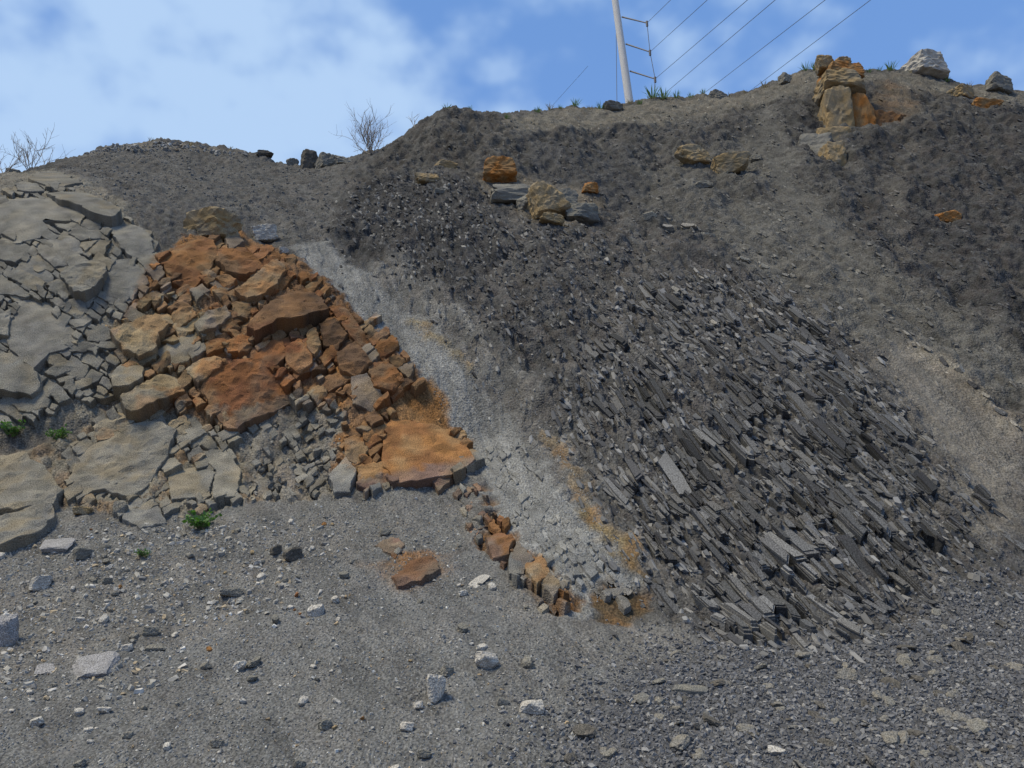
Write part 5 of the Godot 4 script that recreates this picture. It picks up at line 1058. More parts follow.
		[[-5.3,7.92,-5.26,8.01,-5.22,8.11,-5.19,8.07,-5.16,8.02,-5.2,7.92,-5.23,7.82],0.08,1,-0.02,-0.08],
		[[-3.9,7.89,-3.86,7.94,-3.83,8.01,-3.78,7.92,-3.73,7.8,-3.76,7.75,-3.78,7.68],0.09,0,-0.22,-0.36],
		[[-4.77,8.26,-4.69,8.37,-4.62,8.52,-4.58,8.47,-4.55,8.41,-4.61,8.26,-4.68,8.12],0.08,1,-0.37,-0.14],
		[[-4.3,9.11,-4.24,9.18,-4.17,9.27,-4.12,9.19,-4.07,9.12,-4.14,9.04],0.12,1,-0.12,0.24],
		[[-4.38,7.97,-4.35,8.03,-4.32,8.08,-4.29,8.04,-4.26,8,-4.28,7.93,-4.31,7.87],0.07,0,0.39,-0.07],
		[[-4.8,8.87,-4.71,9.01,-4.61,9.16,-4.58,9.11,-4.55,9.06,-4.64,8.92,-4.73,8.79],0.09,1,-0.26,-0.32],
		[[-4.84,8.08,-4.79,8.14,-4.73,8.21,-4.66,8.09,-4.58,7.99,-4.61,7.9,-4.65,7.82],0.07,0,0.34,0.07],
		[[-4.16,9.28,-4.13,9.31,-4.11,9.33,-4.06,9.28,-4.02,9.21,-4.04,9.17],0.11,1,-0.16,0.1],
		[[-4.06,9.16,-4.02,9.22,-3.99,9.26,-3.96,9.2,-3.92,9.16,-3.96,9.1,-3.98,9.05],0.1,1,-0.15,0.2],
		[[-4.85,9.51,-4.77,9.62,-4.68,9.73,-4.64,9.67,-4.59,9.6,-4.68,9.49,-4.77,9.38],0.11,3,-0.27,-0.3],
		[[-4.03,7.93,-4.02,7.97,-4,8.02,-3.95,7.94,-3.9,7.86,-3.93,7.82,-3.94,7.76],0.11,0,-0.14,0.19],
		[[-5.52,7.87,-5.48,7.97,-5.44,8.07,-5.41,8.04,-5.38,8,-5.42,7.89,-5.46,7.79],0.08,0,0.12,-0.23],
		[[-5.21,9.73,-5.17,9.82,-5.1,9.95,-5.03,9.85,-4.97,9.76,-5.03,9.67,-5.12,9.58],0.08,1,0.04,-0.04],
		[[-4.44,8.92,-4.37,9.03,-4.31,9.12,-4.27,9.05,-4.23,8.99,-4.3,8.9,-4.36,8.81],0.1,0,-0.18,0.13],
		[[-5.2,9.38,-5.1,9.56,-5.01,9.73,-4.9,9.55,-4.79,9.45,-4.89,9.28,-4.99,9.11],0.07,0,-0.28,-0.07],
		[[-4.29,8.75,-4.24,8.85,-4.18,8.95,-4.12,8.86,-4.07,8.78,-4.13,8.69,-4.2,8.61],0.09,1,-0.28,-0.13],
		[[-5.34,9.6,-5.29,9.67,-5.27,9.74,-5.19,9.66,-5.12,9.57,-5.18,9.51,-5.21,9.43],0.06,1,-0.34,-0.13],
		[[-5.2,8.09,-5.17,8.14,-5.14,8.2,-5.11,8.17,-5.09,8.13,-5.11,8.08,-5.13,8],0.09,2,0.11,0.19],
		[[-4.55,9.08,-4.52,9.11,-4.5,9.14,-4.46,9.08,-4.41,9.02,-4.43,8.99,-4.46,8.98],0.08,0,0.2,-0.39],
		[[-4.74,8.68,-4.67,8.78,-4.6,8.86,-4.52,8.77,-4.42,8.64,-4.5,8.52,-4.58,8.44],0.12,1,0.39,-0.19],
		[[-6.03,8.99,-5.98,9.04,-5.92,9.05,-5.89,9.01,-5.93,8.96,-5.96,8.9],0.1,2,0.26,0.22],
		[[-4.11,7.75,-4.09,7.84,-4.06,7.93,-3.99,7.84,-3.94,7.75,-3.98,7.66],0.11,1,-0.08,-0.36],
		[[-5.06,8.13,-5.04,8.2,-5.01,8.29,-4.92,8.13,-4.83,8,-4.87,7.94,-4.87,7.86],0.1,1,-0.22,0.08],
		[[-4.5,9.15,-4.46,9.23,-4.41,9.28,-4.37,9.24,-4.32,9.17,-4.38,9.1],0.07,1,0.07,0.18],
		[[-3.46,9.16,-3.43,9.18,-3.4,9.22,-3.37,9.17,-3.33,9.13,-3.36,9.08],0.05,2,-0.77,-0.57],
		[[-2.43,9.3,-2.41,9.31,-2.39,9.35,-2.35,9.29,-2.33,9.23,-2.34,9.21,-2.38,9.18],0,0,-0.07,0.37],
		[[-2.88,10.02,-2.84,10.09,-2.78,10.14,-2.75,10.08,-2.71,10.01,-2.76,9.98,-2.81,9.92],0.02,1,0.19,-0.09],
		[[-3.7,9.54,-3.67,9.59,-3.65,9.63,-3.61,9.59,-3.6,9.55,-3.62,9.5,-3.65,9.47],-0.02,2,-0.47,-0.09],
		[[-2.69,9.86,-2.64,9.9,-2.6,9.95,-2.58,9.93,-2.56,9.91,-2.6,9.86,-2.65,9.81],0.03,1,0.58,-0.12],
		[[-2.94,9.04,-2.92,9.08,-2.89,9.13,-2.83,9.07,-2.79,8.98,-2.81,8.93,-2.84,8.88],-0.03,0,-0.62,-0.07],
		[[-2.61,8.21,-2.59,8.26,-2.57,8.31,-2.54,8.27,-2.52,8.23,-2.54,8.18,-2.56,8.13],0.02,1,0.54,-0.03],
		[[-3.11,8.52,-3.08,8.55,-3.06,8.59,-3.04,8.56,-3.02,8.52,-3.05,8.48,-3.06,8.45],-0.02,1,0.08,-0.52],
		[[-3.1,9.5,-3.07,9.53,-3.02,9.54,-2.99,9.51,-3.02,9.47,-3.05,9.42],0.03,1,-0.75,-0.61],
		[[-2.89,8.61,-2.84,8.67,-2.79,8.78,-2.77,8.71,-2.74,8.66,-2.78,8.58,-2.83,8.49],-0,1,-0.21,-0.45],
		[[-3.1,8.15,-3.08,8.19,-3.07,8.23,-3.04,8.17,-3.02,8.14,-3.03,8.09,-3.05,8.06],0.05,1,-0,0.41],
		[[-3.04,8.74,-2.97,8.86,-2.93,8.97,-2.87,8.85,-2.78,8.77,-2.86,8.69],-0,1,-0.48,-0.5],
		[[-3.37,8.07,-3.36,8.1,-3.32,8.04,-3.28,7.98,-3.29,7.95,-3.31,7.91],0.03,2,0.49,0.39],
		[[-2.58,9.54,-2.51,9.64,-2.42,9.74,-2.35,9.66,-2.31,9.57,-2.38,9.47,-2.47,9.38],-0.01,1,-0.47,-0.08],
		[[-3.14,10,-3.1,10.04,-3.08,10.09,-3.05,10.05,-3.01,10.01,-3.05,9.97,-3.09,9.93],0.02,2,-0.1,0.31],
		[[-2.71,8.69,-2.67,8.74,-2.64,8.79,-2.63,8.76,-2.61,8.74,-2.64,8.69,-2.67,8.63],-0,2,-0.14,-0.56],
		[[-3.01,9.08,-2.97,9.14,-2.94,9.19,-2.89,9.12,-2.83,9.06,-2.88,9.01,-2.92,8.95],0.05,1,-0.31,-0.51],
		[[-3.11,8.32,-3.09,8.36,-3.07,8.39,-3.06,8.36,-3.03,8.32,-3.06,8.29,-3.06,8.25],0.06,0,-0.2,0.15],
		[[-3.28,9.37,-3.26,9.42,-3.22,9.47,-3.19,9.43,-3.16,9.39,-3.21,9.35,-3.24,9.29],0.04,2,0.19,-0.77],
		[[-2.77,9.54,-2.73,9.6,-2.69,9.64,-2.67,9.61,-2.64,9.58,-2.68,9.53,-2.73,9.48],0.06,1,-0.05,0.17],
		[[-2.45,9.28,-2.4,9.34,-2.35,9.41,-2.33,9.39,-2.31,9.35,-2.37,9.3,-2.42,9.24],0.05,0,-0.63,-0.79],
		[[-3.03,9.22,-3.02,9.24,-2.99,9.26,-2.97,9.24,-2.96,9.2,-2.97,9.18,-2.99,9.15],0.04,0,0.17,0.06],
		[[-2.95,9.84,-2.89,9.91,-2.81,9.97,-2.79,9.91,-2.75,9.88,-2.82,9.8,-2.86,9.74],-0.01,0,-0.12,-0.11],
		[[-3.42,9.02,-3.37,9.09,-3.34,9.03,-3.3,8.99,-3.34,8.91,-3.38,8.87],-0.02,0,0.76,-0.33],
		[[-3.23,8.1,-3.2,8.19,-3.17,8.27,-3.14,8.21,-3.11,8.15,-3.15,8.08,-3.17,7.99],0.04,1,-0.54,0.26],
		[[-3.68,9.31,-3.65,9.37,-3.6,9.39,-3.58,9.37,-3.61,9.32,-3.65,9.26],-0.01,1,-0.37,-0.42],
		[[-3.26,8.75,-3.24,8.78,-3.22,8.8,-3.2,8.78,-3.18,8.74,-3.2,8.72,-3.22,8.69],0.02,1,0.62,0.22],
		[[-2.89,9.95,-2.88,9.97,-2.84,9.97,-2.83,9.94,-2.84,9.93,-2.86,9.9],0.01,1,0.5,-0.26],
		[[-2.77,8.73,-2.72,8.79,-2.68,8.87,-2.65,8.83,-2.62,8.78,-2.67,8.72,-2.72,8.63],0.02,1,0.65,-0.21],
		[[-2.89,9.12,-2.82,9.18,-2.8,9.25,-2.75,9.16,-2.7,9.09,-2.73,9.04,-2.78,8.97],-0.01,1,-0.38,-0.78],
		[[-3.42,9.53,-3.38,9.59,-3.35,9.56,-3.33,9.53,-3.38,9.47,-3.41,9.41],0.01,1,-0.26,0.26],
		[[-2.63,8.8,-2.61,8.83,-2.6,8.86,-2.58,8.84,-2.57,8.81,-2.59,8.78,-2.61,8.76],0.06,1,0.11,-0.48],
		[[-3.42,8.76,-3.39,8.83,-3.36,8.89,-3.33,8.84,-3.34,8.74,-3.36,8.68],-0.03,1,-0.59,0.1],
		[[-2.87,9.74,-2.82,9.78,-2.78,9.82,-2.76,9.78,-2.72,9.74,-2.76,9.71,-2.8,9.65],-0.02,2,0.51,0.48],
		[[-3.27,9.57,-3.21,9.63,-3.14,9.72,-3.1,9.64,-3.05,9.58,-3.11,9.51,-3.16,9.43],0.02,1,-0.48,-0.01],
		[[-2.35,8.17,-2.31,8.25,-2.27,8.31,-2.24,8.26,-2.21,8.2,-2.25,8.14,-2.29,8.06],0.06,1,0.21,0.48],
		[[-2.85,8.43,-2.85,8.45,-2.82,8.45,-2.81,8.43,-2.82,8.41,-2.83,8.38],-0.01,0,0.41,-0.53],
		[[-2.9,9.24,-2.87,9.28,-2.85,9.31,-2.83,9.27,-2.79,9.24,-2.83,9.2,-2.86,9.15],-0.01,2,-0.01,0.33],
		[[-3.1,8.64,-3.08,8.69,-3.04,8.74,-3.03,8.72,-3,8.69,-3.04,8.64,-3.06,8.58],0.01,1,-0.19,0.19],
		[[-3.11,9.34,-3.08,9.39,-3.06,9.42,-3.03,9.37,-3,9.31,-3.02,9.29,-3.04,9.25],0.02,1,-0.36,-0.4],
		[[-3.01,8.25,-2.98,8.3,-2.96,8.39,-2.9,8.29,-2.83,8.2,-2.88,8.15,-2.91,8.06],0,1,0.5,-0.8],
		[[-3.86,9.57,-3.83,9.63,-3.8,9.64,-3.76,9.6,-3.7,9.53,-3.74,9.5,-3.78,9.46],-0.01,1,-0.25,0.25],
		[[-3.16,9.41,-3.14,9.44,-3.11,9.48,-3.09,9.44,-3.06,9.41,-3.09,9.38,-3.11,9.35],0.03,1,-0.76,0.08],
		[[-3.31,8.77,-3.29,8.81,-3.27,8.85,-3.23,8.82,-3.21,8.78,-3.24,8.72,-3.25,8.69],0.06,1,-0.6,0.12],
		[[-3.2,8.38,-3.18,8.41,-3.16,8.45,-3.13,8.41,-3.12,8.37,-3.13,8.33,-3.14,8.29],-0.03,1,0.28,-0.65],
		[[-2.46,8.57,-2.42,8.61,-2.38,8.51,-2.32,8.42,-2.35,8.36,-2.39,8.28],-0.01,1,-0.22,0.14],
		[[-2.55,9.72,-2.51,9.76,-2.48,9.81,-2.44,9.77,-2.42,9.73,-2.46,9.68,-2.51,9.64],0,2,-0.57,-0],
		[[-3.08,9.9,-3.05,9.95,-2.99,9.96,-2.97,9.93,-3.01,9.89,-3.04,9.85],0.04,2,0.32,0.42],
		[[-3.57,8.94,-3.54,8.99,-3.52,9.01,-3.48,8.98,-3.45,8.92,-3.48,8.89,-3.5,8.85],0.01,1,-0.67,-0.46],
		[[-3.05,8.13,-3.04,8.18,-3.02,8.22,-3,8.2,-2.99,8.17,-3,8.13,-3.03,8.08],0.01,0,0.62,-0.49],
		[[-3.26,8.9,-3.22,8.97,-3.19,9.04,-3.16,9,-3.14,8.97,-3.18,8.9,-3.22,8.83],0.02,1,0.54,-0.28],
		[[-3.44,8.77,-3.42,8.81,-3.39,8.85,-3.38,8.83,-3.37,8.81,-3.39,8.77,-3.41,8.72],0.01,0,0.28,-0.27],
		[[-3.61,9.65,-3.57,9.72,-3.52,9.76,-3.48,9.72,-3.45,9.66,-3.49,9.59,-3.53,9.54],0.03,1,-0.65,-0.53],
		[[-2.79,10.16,-2.77,10.19,-2.75,10.22,-2.71,10.16,-2.68,10.1,-2.7,10.08,-2.71,10.06],-0,0,-0.1,0.33],
		[[-3.06,8.79,-3.02,8.86,-2.96,8.89,-2.94,8.86,-2.99,8.8,-3.02,8.73],0.04,1,-0.26,0.32],
		[[-2.77,8.51,-2.74,8.58,-2.71,8.64,-2.67,8.59,-2.63,8.53,-2.67,8.46,-2.71,8.41],0.02,1,-0.36,0.22],
		[[-2.76,9.14,-2.72,9.2,-2.67,9.23,-2.65,9.22,-2.69,9.16,-2.73,9.09],0.05,2,-0.59,-0.48],
		[[-3.51,9.27,-3.46,9.34,-3.4,9.39,-3.38,9.37,-3.43,9.3,-3.47,9.23],0,1,-0.69,-0.11],
		[[-3.07,9.82,-3.04,9.85,-3.01,9.88,-2.97,9.85,-2.95,9.8,-2.98,9.76,-3.01,9.72],0.03,0,-0.09,0.09],
		[[-2.82,8.79,-2.77,8.87,-2.72,8.94,-2.7,8.91,-2.68,8.88,-2.73,8.81,-2.78,8.73],0.03,0,-0.62,-0.47],
		[[-2.64,9.54,-2.59,9.61,-2.55,9.65,-2.52,9.61,-2.49,9.55,-2.54,9.53,-2.58,9.48],0.06,1,-0.28,-0.5],
		[[-3.24,8.84,-3.19,8.89,-3.16,8.95,-3.1,8.87,-3.03,8.79,-3.08,8.74,-3.11,8.68],0,1,0.06,0.32],
		[[-2.92,9.71,-2.9,9.75,-2.87,9.71,-2.84,9.68,-2.86,9.64,-2.9,9.61],0,1,0.37,0.01],
		[[-3,9,-2.98,9.03,-2.97,9.05,-2.95,9.03,-2.93,9,-2.95,8.98,-2.96,8.95],-0.02,0,-0.3,0.14],
		[[-2.56,8.83,-2.53,8.86,-2.51,8.91,-2.48,8.85,-2.45,8.8,-2.48,8.76,-2.5,8.72],0.05,1,-0.3,-0.01],
		[[-3.12,9.71,-3.09,9.76,-3.06,9.78,-3.04,9.76,-3.03,9.74,-3.05,9.7,-3.08,9.67],0.01,0,-0.46,0.13],
		[[-2.66,8.29,-2.59,8.42,-2.52,8.55,-2.5,8.5,-2.48,8.48,-2.55,8.33,-2.62,8.22],0.04,1,-0.04,0.45],
		[[-3.78,9.61,-3.73,9.65,-3.69,9.71,-3.64,9.65,-3.6,9.6,-3.64,9.53,-3.68,9.48],0.05,1,-0.63,-0.23],
		[[-3.42,9.81,-3.38,9.85,-3.36,9.87,-3.34,9.85,-3.31,9.82,-3.35,9.79],-0.01,1,0.48,0.35],
		[[-2.98,9.54,-2.94,9.58,-2.92,9.6,-2.87,9.55,-2.83,9.48,-2.86,9.44,-2.89,9.39],-0.03,1,-0.43,-0.24],
		[[-2.53,9.13,-2.5,9.17,-2.45,9.1,-2.42,9.03,-2.45,8.98,-2.47,8.95],0.06,0,-0.25,0.4],
		[[-2.63,9.14,-2.59,9.21,-2.54,9.12,-2.5,9.07,-2.54,8.99,-2.59,8.93],-0.02,2,0.45,-0.02],
		[[-3.29,8.63,-3.27,8.67,-3.25,8.71,-3.23,8.67,-3.21,8.63,-3.22,8.6,-3.24,8.57],0.04,1,-0.78,-0.72],
		[[-3.64,9.42,-3.58,9.5,-3.53,9.56,-3.48,9.48,-3.43,9.42,-3.46,9.34,-3.52,9.3],0.01,2,-0.11,-0.64],
		[[-2.66,9.79,-2.61,9.83,-2.56,9.89,-2.51,9.83,-2.48,9.78,-2.53,9.72,-2.58,9.67],0.04,2,0.52,-0.76],
		[[-2.5,9.18,-2.47,9.21,-2.45,9.25,-2.43,9.22,-2.44,9.16,-2.46,9.13],0.06,1,-0.4,-0.43],
		[[-2.71,8.94,-2.69,8.98,-2.66,9,-2.64,8.94,-2.6,8.89,-2.63,8.87,-2.65,8.85],0.04,0,0.34,-0.47],
		[[-3.53,9.56,-3.49,9.63,-3.45,9.68,-3.41,9.65,-3.39,9.6,-3.43,9.55,-3.47,9.51],-0,0,0.18,-0.18],
		[[-3.52,8.3,-3.5,8.39,-3.46,8.49,-3.39,8.41,-3.39,8.22,-3.41,8.12],-0.02,1,-0.76,-0.68],
		[[-3.43,9.7,-3.41,9.72,-3.39,9.75,-3.38,9.72,-3.36,9.71,-3.38,9.69,-3.39,9.66],-0.03,1,-0.44,0.36],
	]

func rusty_pieces() -> Array:
	# [outline in slope metres, height, tone, lean across, lean up]
	return [
		[[-6.16,13.28,-6.04,14.02,-5.7,13.99,-5.27,13.89,-5.08,13.31,-5.09,12.86,-5.25,12.31,-5.48,12.41,-5.72,12.68,-5.94,12.95],0.17,4,0.22,-0.04],
		[[-5.18,13.94,-5.01,14.29,-4.76,13.88,-4.41,13.35,-4.25,13.11,-4.45,12.75,-4.82,12.82,-5.04,13.12],0.17,5,-0.09,-0.19],
		[[-5.22,12.76,-5.07,12.99,-4.89,12.7,-5.04,12.46],0.14,3,0.13,-0],
		[[-4.93,12.66,-4.79,12.86,-4.59,12.68,-4.72,12.41],0.14,4,-0.11,-0.18],
		[[-5.24,12.33,-5.07,12.47,-4.9,12.28,-5.05,12.06],0.12,4,-0.12,-0.07],
		[[-4.92,12.32,-4.77,12.44,-4.57,12.31,-4.68,12.07],0.14,3,-0.16,-0.18],
		[[-5.4,12.36,-5.21,12.28,-5.16,11.97,-5.38,12.04],0.12,5,0.12,-0.12],
		[[-5.96,11.74,-5.81,12.32,-5.63,12.17,-5.85,11.69],0.14,3,-0.12,-0.19],
		[[-5.81,12.36,-5.69,12.62,-5.59,12.55,-5.65,12.36],0.12,3,0.13,-0.03],
		[[-6.13,11.07,-5.86,11.39,-5.55,11.74,-5.33,11.85,-5.29,11.51,-5.41,11.13,-5.37,10.79,-5.55,10.63,-5.81,10.71],0.24,3,0.18,-0.51],
		[[-5.41,11.99,-5.16,11.98,-5,11.75,-5.12,11.49,-5.27,11.27,-5.44,11.18,-5.36,11.6],0.14,4,0,-0.08],
		[[-4.98,11.45,-4.87,11.73,-4.59,11.96,-4.46,11.75,-4.63,11.43,-4.84,11.28],0.2,2,-0.06,-0.14],
		[[-5.57,9.76,-5.29,10.23,-5.15,10.56,-4.85,10.3,-4.77,10.1,-4.96,9.88,-5.13,9.68,-5.23,9.52,-5.41,9.51],0.24,3,-0.19,-0.5],
		[[-5.4,10.85,-5.21,11.2,-4.98,11.38,-4.78,11.13,-4.88,10.75,-5.13,10.62],0.14,1,0.07,-0.01],
		[[-4.89,10.54,-4.67,10.81,-4.42,10.87,-4.35,10.65,-4.53,10.37,-4.63,10.27],0.21,3,0.11,-0.07],
		[[-4.57,10.2,-4.46,10.54,-4.2,10.79,-3.82,10.87,-3.37,10.58,-3.24,10.21,-3.57,9.8,-3.9,9.45,-4.06,9.5,-4.38,9.93],0.17,5,0.08,0.15],
		[[-4.53,12.28,-4.29,12.92,-4.11,13.54,-3.89,13.26,-3.94,12.66,-4.11,12.26,-4.33,12.16],0.2,3,-0.01,-0.04],
		[[-4.16,11.44,-3.99,11.99,-3.74,12.48,-3.51,12.85,-3.19,12.5,-3,12.07,-3.34,11.66,-3.72,11.53,-3.98,11.22],0.29,6,0.04,-0.62],
		[[-4.44,11.16,-4.26,11.43,-3.97,11.34,-4.16,10.99,-4.35,10.97],0.15,4,-0.17,-0.19],
		[[-4.75,11.16,-4.56,11.4,-4.39,11.26,-4.44,11.02,-4.64,10.9],0.14,4,-0.04,-0.25],
		[[-4.54,12.08,-4.36,12.22,-4.2,12.09,-4.23,11.76,-4.44,11.78],0.14,3,-0.18,-0.23],
		[[-4.61,11.73,-4.45,11.73,-4.28,11.58,-4.38,11.42,-4.55,11.44],0.14,4,-0.13,-0.08],
		[[-4.11,10.98,-3.9,11.33,-3.57,11.32,-3.43,10.94,-3.65,10.7,-3.94,10.72],0.14,5,0.24,-0.1],
		[[-3.5,11.12,-3.32,11.39,-3.05,11.17,-3.02,10.8,-3.18,10.59,-3.4,10.75],0.18,4,0.07,-0.06],
		[[-3.24,11.49,-3.11,11.67,-2.95,11.18,-3.02,10.93,-3.15,11.1],0.21,3,0.04,-0.13],
		[[-3.07,11.72,-2.86,11.93,-2.59,11.47,-2.7,11.09,-2.92,11.22],0.21,6,0.02,0.06],
		[[-2.69,11.03,-2.43,11.32,-2.1,10.78,-2.32,10.47,-2.56,10.58],0.2,6,-0,-0.2],
		[[-3,12.22,-2.76,12.32,-2.15,11.24,-2.34,11.15,-2.66,11.66],0.17,5,-0.16,-0.01],
		[[-2.2,10.77,-1.97,11.04,-1.62,10.47,-1.75,10.21,-2.04,10.28],0.15,5,-0.06,-0.12],
		[[-2.4,10.5,-2.15,10.57,-1.86,10.15,-2.01,9.87,-2.31,10],0.14,1,-0.06,0],
		[[-2.42,8.47,-2.27,8.89,-2.06,8.57,-2.1,8.09,-2.29,8.08],0.14,0,0.17,0.1],
		[[-2.34,9.28,-2.17,9.44,-1.97,9.08,-2.07,8.75,-2.26,8.86],0.12,3,-0.11,-0.07],
		[[-2.16,9.71,-1.92,9.83,-1.74,9.49,-1.88,9.19,-2.07,9.29],0.12,3,-0.1,-0.15],
		[[-1.74,10.16,-1.31,10.51,-0.94,10.05,-0.5,8.9,-0.8,8.54,-1.14,8.36,-1.48,8.28,-1.76,8.72,-1.78,9.44],0.14,4,0.23,0.03],
		[[-2.06,8.71,-1.8,8.94,-1.59,8.61,-1.47,8.34,-1.81,8.14,-2.02,8.25],0.12,4,0.14,-0.08],
		[[-2.05,10.36,-1.98,10.45,-1.89,10.54,-1.85,10.43,-1.79,10.36,-1.85,10.27],0.08,4,0.3,-0.01],
		[[-4.98,10.36,-4.92,10.47,-4.88,10.56,-4.77,10.48,-4.72,10.35,-4.76,10.26,-4.83,10.15],0.15,6,0.02,0.2],
		[[-4.76,10.16,-4.72,10.23,-4.68,10.26,-4.63,10.21,-4.57,10.15,-4.61,10.08],0.1,5,0.14,-0.07],
		[[-2.75,10.92,-2.72,10.99,-2.65,11.08,-2.59,10.96,-2.53,10.85,-2.58,10.8],0.11,5,0.03,0.22],
		[[-5.79,10.49,-5.74,10.56,-5.68,10.68,-5.59,10.58,-5.47,10.48,-5.56,10.36,-5.63,10.26],0.14,5,-0.17,0.1],
		[[-4.45,12.87,-4.41,13,-4.35,13.12,-4.3,13.08,-4.25,13,-4.31,12.85,-4.37,12.74],0.15,3,0.19,0.23],
		[[-3.42,11.66,-3.36,11.76,-3.3,11.88,-3.24,11.81,-3.19,11.73,-3.26,11.59,-3.33,11.5],0.12,3,0.18,0.2],
		[[-5.04,12.54,-4.97,12.78,-4.87,12.95,-4.72,12.8,-4.61,12.6,-4.72,12.34],0.1,1,-0.26,-0.26],
		[[-4.27,9.69,-4.13,9.87,-3.99,10.08,-3.94,9.98,-3.87,9.9,-4.01,9.72,-4.12,9.52],0.13,3,-0.09,-0.09],
		[[-5.97,12.2,-5.92,12.33,-5.85,12.48,-5.81,12.42,-5.77,12.36,-5.83,12.22,-5.91,12.1],0.1,6,0.39,0.07],
		[[-5.67,10.16,-5.63,10.25,-5.54,10.15,-5.46,10.04,-5.51,9.97,-5.55,9.9],0.13,6,-0.2,0.2],
		[[-2.19,9.23,-2.07,9.37,-1.94,9.53,-1.88,9.4,-1.79,9.27,-1.94,9.15,-2.06,9.02],0.11,5,0.12,-0.11],
		[[-2.56,9.83,-2.5,9.88,-2.44,9.93,-2.39,9.88,-2.36,9.8,-2.42,9.76],0.1,1,0.36,-0.07],
		[[-3.28,11.08,-3.17,11.19,-3.11,11.34,-3.02,11.18,-2.92,11.1,-3.02,10.92,-3.11,10.84],0.12,1,0.4,0.07],
		[[-1.69,8.46,-1.6,8.56,-1.55,8.64,-1.48,8.55,-1.49,8.31,-1.55,8.25],0.12,5,0.05,-0.35],
		[[-4.68,12.31,-4.61,12.4,-4.52,12.53,-4.46,12.47,-4.4,12.37,-4.47,12.23,-4.53,12.09],0.14,3,-0.26,-0.14],
		[[-2.2,8.83,-2.16,8.89,-2.11,8.94,-2.07,8.89,-2.04,8.81,-2.07,8.77,-2.12,8.73],0.08,5,0.09,-0.22],
		[[-3.04,10.01,-3,10.07,-2.95,10.12,-2.92,10.09,-2.9,10.06,-2.94,10,-2.98,9.94],0.15,6,0.14,-0.08],
		[[-2.03,9.97,-1.93,10.07,-1.83,10.19,-1.8,10.14,-1.77,10.1,-1.88,9.99,-1.97,9.91],0.16,5,0.36,-0.05],
		[[-2.85,10.06,-2.8,10.1,-2.77,10.15,-2.72,10.11,-2.7,10.07,-2.74,10.01,-2.8,9.97],0.08,3,0.12,-0.27],
		[[-1.92,8.1,-1.89,8.15,-1.87,8.19,-1.84,8.14,-1.84,8.04,-1.87,7.97],0.12,5,0.27,-0.17],
		[[-5.5,11.82,-5.45,11.92,-5.42,11.99,-5.36,11.94,-5.31,11.85,-5.35,11.79,-5.41,11.73],0.13,5,0.3,-0.27],
		[[-2.09,8.91,-2.04,8.96,-2,9,-1.97,8.96,-1.94,8.89,-1.99,8.83,-2.03,8.78],0.13,5,-0.39,-0.15],
		[[-5.07,13.14,-4.99,13.34,-4.93,13.61,-4.84,13.51,-4.83,13.11,-4.93,12.93],0.12,3,0.14,0.17],
		[[-4.81,11.91,-4.78,11.99,-4.76,12.04,-4.71,11.99,-4.68,11.95,-4.71,11.88,-4.73,11.82],0.16,5,-0.27,-0.06],
		[[-4.11,12.61,-4.07,12.74,-4.04,12.81,-3.97,12.73,-3.9,12.64,-3.96,12.53,-4,12.41],0.1,4,0.27,0.16],
		[[-2.43,9.62,-2.42,9.64,-2.38,9.67,-2.34,9.63,-2.3,9.56,-2.34,9.53,-2.36,9.51],0.16,3,0.1,-0.17],
		[[-4.44,10.77,-4.41,10.82,-4.37,10.89,-4.33,10.83,-4.29,10.77,-4.32,10.71,-4.36,10.67],0.14,3,-0.02,-0.05],
		[[-3.26,10.16,-3.24,10.18,-3.21,10.2,-3.18,10.16,-3.15,10.11,-3.17,10.09,-3.19,10.06],0.14,3,-0.13,-0.11],
		[[-4.71,11.17,-4.66,11.26,-4.63,11.34,-4.49,11.17,-4.35,11,-4.41,10.95,-4.45,10.87],0.08,4,-0.09,-0.02],
		[[-1.5,10.37,-1.42,10.48,-1.34,10.59,-1.31,10.52,-1.28,10.48,-1.36,10.39,-1.44,10.29],0.13,5,-0.02,-0.08],
		[[-5.48,13.61,-5.42,13.99,-5.37,14.37,-5.33,14.27,-5.27,14.19,-5.33,13.8,-5.41,13.51],0.15,6,0.11,0.23],
		[[-3.26,12.33,-3.22,12.38,-3.19,12.44,-3.13,12.37,-3.09,12.28,-3.13,12.24,-3.15,12.19],0.08,6,-0.01,0.06],
		[[-3.26,12.79,-3.2,12.88,-3.18,12.94,-3.13,12.87,-3.07,12.8,-3.13,12.71,-3.16,12.62],0.14,3,0.15,0.13],
		[[-3.05,11.39,-3,11.46,-2.96,11.55,-2.91,11.48,-2.88,11.41,-2.91,11.35],0.13,4,-0.26,0.08],
		[[-4.79,11.46,-4.78,11.49,-4.77,11.51,-4.74,11.48,-4.72,11.43,-4.73,11.39],0.11,3,0.32,0.03],
		[[-3.47,13.1,-3.43,13.17,-3.39,13.31,-3.36,13.24,-3.34,13.19,-3.37,13.08,-3.42,12.97],0.15,5,0.13,-0.17],
		[[-4.87,9.86,-4.81,9.96,-4.73,10.08,-4.68,10.02,-4.63,9.96,-4.7,9.86,-4.76,9.73],0.16,6,-0.27,-0.01],
		[[-1.74,11.09,-1.7,11.14,-1.68,11.16,-1.62,11.05,-1.56,10.93,-1.59,10.89,-1.6,10.86],0.12,6,0.03,-0.2],
		[[-2.4,9.19,-2.33,9.28,-2.25,9.37,-2.23,9.32,-2.21,9.28,-2.28,9.19,-2.34,9.1],0.1,3,-0.39,-0.17],
		[[-1.88,9.78,-1.86,9.81,-1.81,9.84,-1.78,9.8,-1.75,9.73,-1.78,9.71],0.13,6,-0.02,0.19],
		[[-3.51,10.53,-3.45,10.6,-3.37,10.69,-3.3,10.58,-3.23,10.48,-3.29,10.39,-3.35,10.3],0.12,5,0.3,-0.24],
